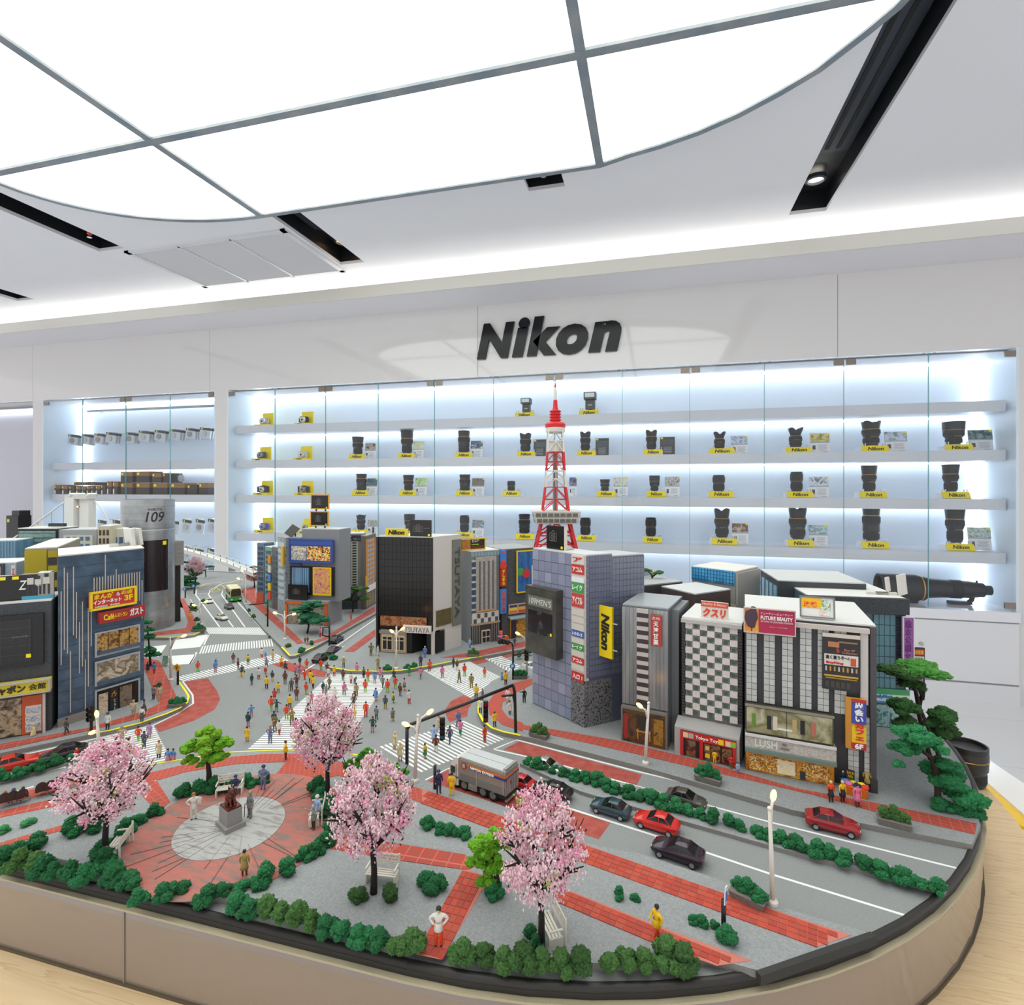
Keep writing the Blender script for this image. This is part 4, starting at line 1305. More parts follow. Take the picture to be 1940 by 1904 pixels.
class Bld:
    def __init__(s, name, label, pl, pr, depth, top, cat='model building', z=SW, group='model buildings', side=None, back=None):
        s.A, s.B = G(*pl, z), G(*pr, z)
        d = s.B - s.A
        s.w = d.length; s.ang = math.atan2(d.y, d.x); s.d = depth
        dp = (s.A.x * -ST + s.A.y * CT)
        s.h = (pl[1] - top) * dp / F if top > 5 else top
        s.t = thing(name, label, cat, s.A, s.ang, group)
        s.ux = d.normalized(); s.uy = Vector((-s.ux.y, s.ux.x, 0)); s.us = s.uy
        if side or back:
            v = (G(*side, z) - s.B) if side else (G(*back) - s.A); v.z = 0
            s.d = v.length; s.us = v.normalized()
        s.kx, s.ky = s.us.dot(s.ux), s.us.dot(s.uy); s.sa = math.atan2(s.ky, s.kx)

    def body(s, mat, roof=None, x0=0, x1=None, y0=0, y1=None, z0=0, z1=None, name='body'):
        x1 = s.w if x1 is None else x1; y1 = s.d if y1 is None else y1; z1 = s.h if z1 is None else z1
        q = [(x + s.kx * y, s.ky * y) for x, y in ((x0, y0), (x1, y0), (x1, y1), (x0, y1))]
        o = put(name, MB().prism(q, z0, z1).mesh(name), s.t, mat)
        if roof:
            put('roof', MB().prism(q, z1 + .00005, z1 + .0016).mesh('roof'), s.t, roof)
        return o

    def hit(s, px, py, org, nrm):
        d = ray(px, py); o = Vector((0, 0, CZ))
        t = (org - o).dot(nrm) / d.dot(nrm)
        return o + d * t

    def f(s, px, py, y=0.0):
        """front plane (shifted back by y): local x, z"""
        p = s.hit(px, py, s.A + s.uy * y, s.uy) - s.A
        return p.dot(s.ux), p.z

    def r(s, px, py):
        p = s.hit(px, py, s.B, Vector((s.us.y, -s.us.x, 0))) - s.B
        return p.dot(s.us), p.z

    def l(s, px, py):
        p = s.hit(px, py, s.A, s.ux) - s.A
        return p.dot(s.uy), p.z

    def board(s, name, x0, y0, x1, y1, mat, th=.003, off=0.0, y=0.0, side='f', parent=None, real=False):
        """flat board given by picture corners (left, top, right, bottom)"""
        fn = s.f if side == 'f' else s.r
        ym, xm = (y0 + y1) / 2, (x0 + x1) / 2
        if side == 'f':
            a, b = s.f(x0, ym, y)[0], s.f(x1, ym, y)[0]; zt, zb = s.f(xm, y0, y)[1], s.f(xm, y1, y)[1]
        else:
            a, b = s.r(x0, ym)[0], s.r(x1, ym)[0]; zt, zb = s.r(xm, y0)[1], s.r(xm, y1)[1]
        w, h = abs(b - a), zt - zb
        if side == 'f':
            c = ((a + b) / 2, y - th / 2 - off, (zt + zb) / 2); rot = (0, 0, 0)
        else:
            m = (a + b) / 2; e = th / 2 + off
            c = (s.w + s.kx * m + s.ky * e, s.ky * m - s.kx * e, (zt + zb) / 2); rot = (0, 0, s.sa)
        o = put(name, MB().box((0, 0, 0), (w, th, h)).mesh(name), parent or s.t, mat, c, rot)
        o['w'] = w; o['h'] = h; o['th'] = th
        return o


CAMP = MB()
_o = [(-.5, -.4), (-.5, .2), (-.42, .28), (-.2, .28), (-.1, .46), (.12, .46), (.2, .28), (.5, .24), (.5, -.4), (-.5, -.4)]
for _a, _b in zip(_o, _o[1:]): CAMP.bar((_a[0], 0, _a[1]), (_b[0], 0, _b[1]), .022, n=5)
for _r in (.3, .2, .1):
    CAMP.tube([(_r * math.cos(k * .3142), 0, -.08 + _r * 1.1 * math.sin(k * .3142)) for k in range(21)], .018, 5)
CAMP = CAMP.mesh('camera_print')


def on(o, fx, fz, fw, fh, mat, name='panel', th=.0006):
    """piece on the face of a board, in fractions of the board"""
    w, h, t_ = o['w'], o['h'], o['th']
    if name == 'camera_print':
        return put(name, CAMP, o, M('7E7C78', .4), ((fx - .5) * w, -t_ / 2 - .0002, (fz - .5) * h), (0, 0, 0), (fw * w, .0003, fh * h))
    return pb(name, o, ((fx - .5) * w, -t_ / 2 - th / 2, (fz - .5) * h), (fw * w, th, fh * h), mat)


def lett(o, body, fx, fz, fw, fh, mat, **k):
    w, h, t_ = o['w'], o['h'], o['th']
    return text(o, body, ((fx - .5) * w, -t_ / 2 - .0004, (fz - .5) * h), fw * w, fh * h, mat, t=.0007, **k)


def frame(o, fw, mat, name='frame'):
    w, h, t_ = o['w'], o['h'], o['th']
    for c, s_ in (((0, h / 2), (w + fw, fw)), ((0, -h / 2), (w + fw, fw)), ((-w / 2, 0), (fw, h)), ((w / 2, 0), (fw, h))):
        pb(name, o, (c[0], -t_ / 2, c[1]), (s_[0], t_ * .6, s_[1]), mat)


def grid(s, n, name, x0, x1, z0, z1, nx, nz, mats, fx=.88, fz=.88, y=0.0, th=.0012, side='f', skip=None, parent=None):
    """separate panes on a face in local metres"""
    for j in range(nz):
        for i in range(nx):
            if skip and skip(i, j):
                continue
            cx = x0 + (i + .5) * (x1 - x0) / nx; cz = z0 + (j + .5) * (z1 - z0) / nz
            sx, sz = (x1 - x0) / nx * fx, (z1 - z0) / nz * fz
            mt = mats[(i * 5 + j * 3 + i * j) % len(mats)]
            if side == 'f':
                pb(name, parent or s, (cx, y - th / 2, cz), (sx, th, sz), mt)
            else:
                pb(name, parent or s, (y + th / 2, cx, cz), (th, sx, sz), mt)


def gridjoin(s, name, x0, x1, z0, z1, nx, nz, mat, fx=.8, fz=.6, y=0.0, th=.001, side='f', skip=None, ang=math.pi / 2):
    mb = MB()
    for j in range(nz):
        for i in range(nx):
            if skip and skip(i, j): continue
            cx = x0 + (i + .5) * (x1 - x0) / nx; cz = z0 + (j + .5) * (z1 - z0) / nz
            sx, sz = (x1 - x0) / nx * fx, (z1 - z0) / nz * fz
            mb.box((cx, (y if side == 'f' else 0) - th / 2, cz), (sx, th, sz))
    return tag(put(name, mb.mesh(name), s, mat, (0, 0, 0) if side == 'f' else (y, 0, 0), (0, 0, 0 if side == 'f' else ang)), kind='stuff')


ROOFW = M('D2D1CD', .7)
GREY = M('8C8D8F', .6)
DKG = M('3A3D40', .75, n=(800, '4A4E52', .4, .6))
WTXT = M('F4F4F2', .5)
KTXT = M('1C1C1C', .5)
RTXT = M('C8201E', .5)
YTXT = M('F5DC1E', .5)

# ---- cafe tower, blue striped glass
b = Bld('cafe_tower', 'tall blue striped glass model building with cafe signs at left', (110, 1378), (273, 1325), .085, 1055, back=(110, 1042, 1.2125))
BLU = M('51677D', .25, n=(55, '3B4C5F', .35, .65))
b.body(BLU, ROOFW)
rg = random.Random(5)
for i in range(30):
    x = b.w * (.03 + .94 * i / 29); z0 = rg.uniform(.05, .55) * b.h; z1 = z0 + rg.uniform(.25, .5) * b.h
    if b.w * .38 < x < b.w * .97: z0 = max(z0, b.h * .66); z1 = max(z1, b.h * .85)
    z1 = min(z1, b.h * .985)
    pb('mullion_strip', b.t, (x, -.0004, (z0 + z1) / 2), (.0009, .0008, z1 - z0), M('C3B9B0', .5))
for j in range(14):
    pb('floor_joint', b.t, (b.w / 2, -.0002, b.h * (j + 1) / 15), (b.w, .0004, .0005), M('3C4B5B', .4))
pb('base_course', b.t, (b.w * .2, -.001, .005), (b.w * .42, .002, .01), M('8A8078', .6))
sg = b.board('sign_board', 166, 1117, 250, 1148, M('C93A34', .4), .006, .002)
frame(sg, .0025, M('F0D51E', .4))
lett(sg, 'まんが', .28, .75, .42, .32, M('F5DC1E', .4), bold=.03)
lett(sg, '＆', .6, .74, .08, .22, WTXT)
lett(sg, 'インターネット', .36, .4, .62, .28, WTXT, bold=.03)
lett(sg, '3F', .84, .42, .2, .34, YTXT, bold=.03)
lett(sg, 'お店', .8, .78, .28, .26, YTXT, shear=.2, bold=.02)
lett(sg, '24時間営業　年中無休', .36, .13, .55, .12, WTXT)
sg = b.board('sign_board', 182, 1152, 269, 1173, M('A8302F', .4), .006, .002)
lett(sg, 'Café', .2, .5, .22, .5, YTXT, bold=.02)
lett(sg, 'レストラン', .46, .5, .26, .36, YTXT, bold=.02)
lett(sg, 'ガスト', .8, .55, .3, .66, WTXT, bold=.03)
WARM = picture_mat(['2E2118', '8A5F2E', 'C9A05A', '4A3826', 'B98A50'], 120, 1, .2)
for y0, y1, lab in ((1187, 1231, 0), (1240, 1284, 1), (1292, 1349, 2)):
    w = b.board('shop_window', 180, y0 + 5, 262, y1 + 3, [WARM, picture_mat(['B7A894', '6A5A46', 'D2C4AE', '8A7860'], 70, 3, .2), M('1B1D1E', .2)][lab], .002)
    frame(w, .0022, M('A9AFB2', .4))
    if lab != 1:
        for q in (.27, .52, .76): on(w, q, .5, .012, 1, M('20201E', .4), 'mullion')
    if lab == 2:
        on(w, .16, .45, .2, .8, picture_mat(['B9905A', 'D8C8B0', '7A4A26'], 260, 5), 'menu_poster')
        on(w, .4, .5, .18, .84, M('23262A', .3), 'glass_leaf')
        lett(w, '☕', .4, .74, .12, .2, M('E8A020', .4))
        lett(w, vert('CAFE'), .42, .3, .045, .5, WTXT)
        on(w, .68, .5, .28, .8, picture_mat(['3A2A1E', '8A7868', '5A4434'], 90, 6), 'glass_leaf')
pb('sill_band', b.t, (b.w * .69, -.002, b.h * .38), (b.w * .55, .004, .004), BLU)
pb('sill_band', b.t, (b.w * .69, -.002, b.h * .19), (b.w * .55, .004, .005), BLU)
a = thing('roof_card_stand', 'two white card fins standing on the blue glass building roof', 'card stand', b.A + b.ux * b.w * .86 + b.us * .05 + Vector((0, 0, b.h + .0017)), b.ang)
for k in (0, 1):
    pb('fin', a, (k * .010, 0, .012), (.004, .02, .024), M('DAD9D4', .6), (0, -.12, 0))
    pb('fin_foot', a, (k * .010 - .01, 0, .002), (.03, .004, .004), M('CFCEC8', .6))

# ---- leftmost building with screen and yellow sign
b = Bld('screen_building', 'dark grey model building with big screen and yellow shop sign at far left', (-120, 1419), (97, 1383), .06, 1150)
b.h = (1383 - 1138) * (b.B.x * -ST + b.B.y * CT) / F
b.body(DKG, M('D5D5D2', .6))
scr = b.board('screen', -110, 1168, 84, 1268, M('0D0D0E', .3), .004)
gr = on(scr, .47, .5, .82, .82, M('16161A', .12), 'screen_glass')
for q in range(9): on(scr, .08 + q * .098, .5, .002, .82, M('55555A', .4), 'screen_joint', .001)
for q in range(4): on(scr, .47, .24 + q * .17, .82, .004, M('55555A', .4), 'screen_joint', .001)
lett(scr, 'REINVENTED', .76, .58, .16, .022, M('BDBDBD', .4), sp=1.6)
on(scr, .85, .2, .05, .07, YEL, 'yellow_mark', .0012)
sgn = b.board('sign_board', -110, 1293, 100, 1316, M('D9C41E', .4), .010, .002)
sgn.location.z = b.h * .375; 
sgn2 = sgn
frame(sgn, .0015, M('B9B2A4', .5))
lett(sgn, 'ジャポン', .6, .48, .34, .66, M('2A2620', .5), bold=.05)
lett(sgn, '会館', .88, .5, .16, .5, M('2A2620', .5), bold=.01)
zs = b.h * .30
shop = put('shop_front', MB().box((0, 0, 0), (b.w * .55, .004, zs)).mesh('shop_front'), b.t, M('3A3530', .5), (b.w * .68, -.001, zs / 2))
shop['w'] = b.w * .55; shop['h'] = zs; shop['th'] = .004
on(shop, .35, .5, .5, .92, picture_mat(['241C16', '6E5A46', 'B9A284', '3E3228'], 110, 8, .3), 'shop_picture')
on(shop, .78, .5, .34, .96, M('C4552A', .5), 'orange_jamb')
pp = on(shop, .8, .4, .26, .66, M('D8D2C8', .5), 'poster_panel', .001)
for q in range(9):
    on(shop, .7 + (q % 3) * .09, .2 + (q // 3) * .2, .075, .14, picture_mat(['D9822E', '5F8FC0', 'E8E2D8', '3A6A9A', 'D8C04A'], 300, q), 'poster', .0015)
on(shop, .98, .5, .04, 1, M('C9C6C2', .5), 'jamb', .003)
# what stands on its roof
rt = b.A + Vector((0, 0, b.h + .0017))
bz = thing('roof_billboard', 'black billboard with white Z mark on the screen building roof', 'billboard', b.A + b.ux * b.f(-28, 1140)[0] + b.uy * .012 + Vector((0, 0, b.h + .0017)), b.ang)
o = put('board', MB().box((0, 0, 0), (.085, .004, .030)).mesh('board'), bz, M('0C0C0D', .15), (.002, 0, .015)); o['w'], o['h'], o['th'] = .085, .030, .004
lett(o, 'Z', .84, .6, .09, .36, WTXT, shear=.2)
on(o, .62, .9, .07, .12, YEL, 'yellow_mark'); on(o, .76, .9, .07, .12, YEL, 'yellow_mark')
on(o, .55, .5, .004, 1, M('2A2A2C', .3), 'joint')
bz = thing('roof_billboard', 'grey poster of young people in white shirts on the screen building roof', 'billboard', b.A + b.ux * b.f(67, 1138)[0] + b.uy * .012 + Vector((0, 0, b.h + .0017)), b.ang)
o = put('board', MB().box((0, 0, 0), (.030, .003, .031)).mesh('board'), bz, M('A9A49C', .4), (0, 0, .0155)); o['w'], o['h'], o['th'] = .030, .031, .003
on(o, .5, .07, 1, .14, M('3F9DB8', .4), 'blue_floor')
mb = MB()
for k, x in enumerate((-.007, 0, .008)):
    mb.box((x, -.0019, .0065 - (.002 if k == 1 else 0)), (.006, .0006, .008))
put('printed_shirts', mb.mesh('printed_shirts'), o, M('C9C6C0', .5))
mb = MB()
for k, x in enumerate((-.007, 0, .008)):
    mb.box((x, -.0019, .0125 - (.002 if k == 1 else 0)), (.0038, .0006, .0042))
    mb.box((x - .0022, -.0019, -.004), (.002, .0006, .012), 0); mb.box((x + .0022, -.0019, -.004), (.002, .0006, .012), 0)
put('printed_trousers', mb.mesh('printed_trousers'), o, M('2E2E34', .5))
bz = thing('roof_block', 'white rounded block on legs beside the roof poster', 'roof block', b.A + b.ux * (b.w - .012) + b.uy * .03 + Vector((0, 0, b.h + .0017)), b.ang)
pb('block', bz, (0, 0, .021), (.012, .016, .018), M('CED5D6', .5)); pb('leg', bz, (-.002, 0, .006), (.006, .012, .012), M('DADEDE', .5))
bz = thing('roof_post', 'yellow and white post between the two roof boards', 'roof post', b.A + b.ux * b.f(42, 1138)[0] + b.uy * .016 + Vector((0, 0, b.h + .0017)), b.ang)
pb('white_part', bz, (0, 0, .006), (.004, .004, .012), M('E2E2E0', .5)); pb('yellow_part', bz, (0, 0, .0185), (.004, .004, .013), M('F0B010', .5))

# ---- yellow building behind
b = Bld('yellow_building', 'model building with blank yellow wall behind the cafe tower', (47, 1317), (109, 1308), .16, 1041)
b.body(M('8D8578', .6), ROOFW)
w = b.board('yellow_wall', 47, 1042, 89, 1312, M('B5A021', .6), .002)
for k in range(9):
    z = b.h * (.96 - k * .105)
    pb('yellow_band', b.t, (b.w * .85, -.001, z), (b.w * .28, .002, b.h * .045), M('B5A021', .6))
    pb('window', b.t, (b.w * .85, -.0006, z - b.h * .05), (b.w * .26, .0012, b.h * .05), M('45423E', .3))
# ---- teal glass with black frame
b = Bld('teal_building', 'teal glass model building in a thick black frame at left', (34, 1222), (108, 1222), .05, 1002)
b.body(M('202224', .5), M('C9CCC8', .6))
w = b.board('glass_wall', 37, 1006, 106, 1200, M('84A096', .2, n=(160, '6D8C8A', .4, .6)), .002)
for j in range(22): on(w, .5, .98 - j * .045, 1, .012, M('4F6C6C', .3), 'window_band')
pb('roof_bar', b.t, (b.w * .78, .02, b.h + .006), (.03, .006, .006), M('2A2F33', .5))
# ---- grey and cream buildings behind the silver tower
b = Bld('grey_office', 'grey model office with blue windows in a sunk panel at left', (110.5, 1221), (183, 1219), .06, 1005)
b.body(M('9DA0A2', .6), M('B5B8B9', .6))
pn = b.board('sunk_panel', 121, 1014, 176, 1120, M('C9C8B4', .6), .001)
for j in range(6):
    for i in range(4): on(pn, .17 + i * .22, .94 - j * .13, .14, .07, M('4A6A93', .2), 'window')
b = Bld('brown_window_block', 'beige model block with columns of dark brown windows', (185, 1222), (209, 1221), .04, 998)
b.body(M('C6BFA6', .6), ROOFW)
for j in range(12):
    for i in range(3): pb('window', b.t, (b.w * (.2 + i * .3), -.0005, b.h * (.95 - j * .07)), (b.w * .16, .001, b.h * .045), M('4A3426', .4))
b = Bld('cream_office', 'cream model office with blue windows beside the silver tower', (212, 1216), (236, 1214), .03, 1003)
b.body(M('CFCDBD', .6), M('E4E6E4', .6))
for j in range(8):
    for i in range(2): pb('window', b.t, (b.w * (.27 + i * .46), -.0005, b.h * (.9 - j * .1)), (b.w * .3, .001, b.h * .06), M('4A6E98', .2))
b = Bld('blue_glass_block', 'blue striped glass model block at the far left edge', (-60, 1244), (31, 1238), .05, 1027)
b.body(M('4D7796', .25, n=(80, '6E93AA', .35, .65, (1, 1, .1))), M('BFC7C9', .6))
for i in range(16): pb('mullion', b.t, (b.w * (i + .5) / 16, -.0004, b.h / 2), (.0008, .0008, b.h), M('7FA0B4', .4))
b = Bld('small_white_block', 'low white roofed model block with small signs at far left', (-60, 1284), (31, 1276), .06, 1070)
b.body(M('8FA2B2', .4), M('D9DEDD', .6))
sg = b.board('sign_board', -30, 1068, 9, 1094, M('3A3A44', .5), .003); lett(sg, '注目', .6, .5, .5, .6, M('D8D0D0', .5))
sg = b.board('sign_board', 23, 1071, 31, 1094, M('D8D2C8', .5), .003); lett(sg, 'エ', .5, .5, .6, .5, RTXT)
b = Bld('pale_low_block', 'pale low model block with sloping roof behind the screen building', (-60, 1316), (36, 1309), .03, 1100)
b.body(M('A9AAA8', .6), M('BFC6C6', .6))

# ---- silver cylinder tower
c0 = G(281, 1187, SW)
t = thing('silver_tower', 'silver cylinder model tower lettered SHIBUYA 109 behind the cafe tower', 'model building', c0, 0, 'model buildings')
R, H = .0475, .2665
rz = math.atan2(c0.y, c0.x) + math.pi          # direction facing the camera
SILV = M('A9ACAF', .32, m=.75, n=(40, '989C9F', .4, .6))
me = MB().lathe([(R, 0), (R, H * .765), (R * .985, H * .768), (R * .985, H * .777), (R, H * .78), (R, H), (R * .96, H), (R * .96, H - .003), (0, H - .003)], 64, cap=False).mesh('drum', True, auto=30)
put('drum', me, t, SILV)
for k in range(18):
    z = H * (k + 1) / 19
    put('panel_joint', MB().lathe([(R * 1.001, -.0003), (R * 1.003, 0), (R * 1.001, .0003)], 64, cap=False).mesh('panel_joint'), t, M('8C8F92', .4, m=.6), (0, 0, z))


def bent(body, wid, hgt, zc, a, mat, **k):
    """lettering wrapped onto the drum"""
    me = tmesh(body, **k).copy()
    for v in me.vertices:
        x, y, z = v.co
        ang = a + x * wid / R
        r = R * (1.004 if z > 0 else .999)
        v.co = (r * math.cos(ang), r * math.sin(ang), zc + y * hgt)
    return put('lettering', me, t, mat)


bent('SHIBUYA', .026, .0055, H * .925, rz + .25, M('2A2A30', .4), bold=.02)
bent('109', .034, .021, H * .868, rz + .25, M('2A2A30', .4), shear=.2, bold=.015)
mb = MB().lathe([(R * 1.004, H * .30), (R * 1.008, H * .30), (R * 1.008, H * .69), (R * 1.004, H * .69)], 16, a0=rz - .28, a1=rz + .78, cap=False)
pnl = put('wrapped_poster', mb.mesh('wrapped_poster', True, auto=30), t, M('1E171C', .25, n=(60, '5A2A22', .6, .75, (1, 1, .15))))
put('yellow_mark', MB().lathe([(R * 1.009, H * .65), (R * 1.01, H * .65), (R * 1.01, H * .68), (R * 1.009, H * .68)], 4, a0=rz + .54, a1=rz + .7, cap=False).mesh('yellow_mark'), t, YEL)
b = Bld('black_slab', 'black slab with overhanging grey box beside the silver tower', (322, 1181), (342, 1177), .05, 1072)
b.body(M('1F1D1E', .5))
b.body(M('918D8A', .6), None, -.002, b.w + .004, -.006, .05, b.h, b.h + .052, 'top_box')
for k in range(5): pb('box_joint', b.t, (b.w / 2, -.0062, b.h + .008 + k * .009), (b.w + .004, .0004, .0005), M('7E7A78', .6))

# ---- blue billboard corner building
b = Bld('corner_billboard_building', 'grey corner model building with blue billboard and orange shop front', (541, 1181), (622, 1186), .055, 1137)
hs = b.h
b.body(GREY, M('A5A7A8', .6), z1=hs, name='shop_box')
x0 = b.f(566, 1100)[0]; xe = b.w + .018
ztop = b.f(600, 1004)[1]
b.body(M('85878A', .5), M('C2C4C4', .6), x0, xe, .012, .06, hs, ztop, 'upper_body')
zl = b.f(550, 1020)[1]
b.body(M('6E7075', .5), M('9A9C9E', .6), -.001, x0, .008, .05, hs, zl, 'left_body')
for j in range(18): pb('window_band', b.t, (x0 / 2 + .002, .0072, hs + (zl - hs) * (j + .5) / 18), (x0 * .84, .0016, (zl - hs) / 30), M('46597A', .2))
bl = b.board('blue_billboard', 552, 1022, 633, 1065, M('3E5AA5', .4), .006, y=.010)
frame(bl, .0025, M('3A549C', .4)); on(bl, .5, .87, 1, .22, M('3E5AA5', .4), 'title_band', .001)
lett(bl, 'DHC', .47, .87, .24, .19, WTXT, bold=-.005)
on(bl, .22, .4, .35, .62, picture_mat(['DAD8CE', '7A7A70', 'E8E6DE', 'C83A34'], 130, 2), 'poster')
on(bl, .68, .4, .54, .62, picture_mat(['F0A030', 'D83A30', 'F2E2C0', '2A2430', 'F5D848'], 420, 4, cell=True), 'poster')
bk = b.board('black_board', 552, 1073, 634, 1127, M('17181A', .35), .004, y=.010)
wn = on(bk, .24, .52, .4, .86, M('6E93B4', .2, n=(90, '4F7396', .4, .6, (1, 1, .1))), 'window')
for q in range(8): on(bk, .07 + q * .048, .52, .006, .86, M('B4C6D2', .4), 'mullion', .001)
ps = on(bk, .74, .5, .42, .98, M('F2CC12', .4), 'yellow_frame', .001)
on(bk, .74, .52, .36, .86, picture_mat(['4E7FD0', 'E87A3A', 'F0C850', 'B84AA0', 'E03A34'], 240, 7), 'poster', .0016)
lett(bk, '107', .74, .13, .2, .09, YTXT, bold=.02)
bb = b.board('dark_poster', 549, 1107, 585, 1135, M('1D1614', .25), .003, .003, y=.004)
on(bb, .42, .55, .34, .4, picture_mat(['1D1614', '5A4A40', '1D1614', '8A8078'], 300, 3), 'camera_print')
fr_ = M('E2601A', .4)
pb('orange_jamb', b.t, (.003, -.001, hs / 2), (.005, .003, hs * .9), fr_); pb('orange_jamb', b.t, (b.w - .004, -.001, hs / 2), (.006, .003, hs * .9), fr_); pb('orange_lintel', b.t, (b.w / 2, -.001, hs * .9), (b.w * .98, .003, .004), fr_)
pb('shop_glass', b.t, (b.w / 2, -.0004, hs * .44), (b.w * .84, .001, hs * .84), picture_mat(['4A443C', '8A8274', 'A89C86', '2E2A26'], 160, 9, .2))
for q in (.33, .42, .62): pb('mullion', b.t, (b.w * q, -.0012, hs * .4), (.002, .001, hs * .76), M('C9C4BA', .4))
for k, (p, lab, cols) in enumerate([((602, 951), 'upper', None), ((601, 983), 'lower', None)]):
    xx = b.f(p[0], p[1], .02)[0]; zz = b.f(p[0], p[1], .02)[1]
    bz = thing('roof_billboard', lab + ' yellow framed black camera billboard on posts above the blue billboard', 'billboard', b.A + b.ux * xx + b.uy * .03 + Vector((0, 0, (zz - .022) if k == 0 else ztop + .002)), b.ang)
    zo = .022 - (0 if k == 0 else ztop + .002 - zz + .022)
    o = put('board', MB().box((0, 0, 0), (.042, .003, .030)).mesh('board'), bz, M('191418', .25), (0, 0, zo)); o['w'], o['h'], o['th'] = .042, .030, .003
    frame(o, .002, M('E0A010', .4)); on(o, .42, .5, .3, .5, picture_mat(['191418', '7A7A7A', '191418'], 260, k + 4), 'camera_print'); on(o, .88, .1, .07, .09, YEL, 'yellow_mark')
    for sx in (-.011, .011): pb('post', bz, (sx, .002, (zo - .02) / 2 + .002), (.0025, .0025, max(.004, zo - .012)), M('1A1A1A', .5))
bz = thing('roof_board', 'tilted black board propped on the left roof of the corner building', 'billboard', b.A + b.ux * .002 + b.uy * .02 + Vector((0, 0, zl + .0017)), b.ang)
pb('board', bz, (0, 0, .0125), (.020, .002, .026), M('2A2A2C', .35), (math.radians(-35), .5, 0)); pb('prop', bz, (.004, .006, .006), (.002, .002, .012), M('1A1A1A', .5))
# ---- row along the left street
for nm, lab, pl, pr, tp, cl, rf in (('blue_street_house', 'slim blue glass model house with orange base in the left street row', (487, 1142), (500, 1144), 1029, '5C7891', '8F9699'), ('teal_street_house', 'slim teal model house covered in small signs in the left street row', (502, 1148), (515, 1152), 1036, '6FA08F', 'CACCC8'),
                                    ('grey_street_house', 'plain dark grey slim model house in the left street row', (516, 1153), (527, 1157), 1036, '55585C', 'BDBFBF'), ('silver_street_house', 'silver glass slim model house beside the corner building', (526, 1166), (541, 1172), 1018, '9AA4AC', '8E9194')):
    b = Bld(nm, lab, pl, pr, .03, tp)
    b.body(M(cl, .3, n=(150, '3F4E5E', .5, .75)), M(rf, .6))
    k = 9
    for j in range(k):
        pb('window', b.t, (-.0004, .015, b.h * (.2 + .76 * (j + .5) / k)), (.001, .024, b.h * .05), M('324456', .2))
        pb('window', b.t, (b.w / 2, -.0004, b.h * (.2 + .76 * (j + .5) / k)), (b.w * .7, .001, b.h * .05), M('B8C8CC' if 'silver' in nm else '324456', .2))
    if 'blue' in nm: pb('orange_base', b.t, (b.w / 2, -.001, b.h * .09), (b.w, .002, b.h * .18), M('C4502E', .5))
    if 'teal' in nm:
        for j in range(5): pb('hanging_sign', b.t, (b.w * .8, -.002, b.h * (.2 + j * .15)), (b.w * .4, .003, b.h * .12), M(['D8502E', 'F0C830', '4E7FC0', 'D8D8D0', 'E08A2E'][j], .5))
    if 'silver' in nm: pb('hanging_sign', b.t, (b.w * .8, -.003, b.h * .78), (b.w * .25, .004, b.h * .24), M('E8B418', .5))
b = Bld('street_kiosk', 'small grey box house with lattice window in the left street row', (514, 1152), (533, 1156), .012, 1128)
b.body(M('77797B', .6), M('A5A7A8', .6))
for i in range(3): pb('window', b.t, (b.w * (.2 + i * .2), -.0005, b.h * .5), (b.w * .14, .001, b.h * .6), M('B9B09C', .5))
# ---- lattice building and orange one
b = Bld('lattice_building', 'grey model building with fine dark window lattice behind the pine', (645, 1155), (690, 1153), .05, 1012)
b.body(M('8A8A88', .6), M('C6C6C2', .6))
pn = b.board('lattice_panel', 645, 1026, 678, 1112, M('B9B6A8', .6), .0012)
for j in range(17):
    for i in range(3): on(pn, .2 + i * .3, .97 - j * .058, .24, .03, M('2A2A2C', .4), 'window')
sg = b.board('sign_board', 648, 1014, 686, 1024, M('2E3038', .4), .003); lett(sg, '☾', .42, .5, .12, .7, WTXT); lett(sg, '椿山', .72, .3, .3, .24, M('B0B0B8', .4))
pb('dark_base', b.t, (b.w * .36, -.0006, b.h * .15), (b.w * .72, .0012, b.h * .3), M('3E4046', .5))
b = Bld('orange_building', 'narrow model building with orange window wall and striped ground floor', (693, 1155), (712, 1143), .012, 1016)
b.body(M('6A6560', .6), M('9A9C9E', .6))
pn = b.board('orange_wall', 693, 1020, 709, 1108, M('C9822E', .6), .0012)
for j in range(10):
    for i in range(3): on(pn, .2 + i * .3, .95 - j * .1, .2, .05, M('8FA0B4', .3), 'window')
pb('white_sign', b.t, (b.w / 2, -.002, b.h * .27), (b.w * .95, .003, b.h * .08), M('E2DEDA', .5)); pb('yellow_sign', b.t, (-.002, -.002, b.h * .36), (.004, .003, b.h * .2), M('E8A820', .5))
for i in range(6): pb('shop_slat', b.t, (b.w * (.1 + i * .16), -.0006, b.h * .12), (b.w * .06, .0012, b.h * .18), M('A8946A', .5))
pb('roof_sign', b.t, (b.w * .9, .004, b.h + .008), (.009, .002, .018), M('4A5058', .5))

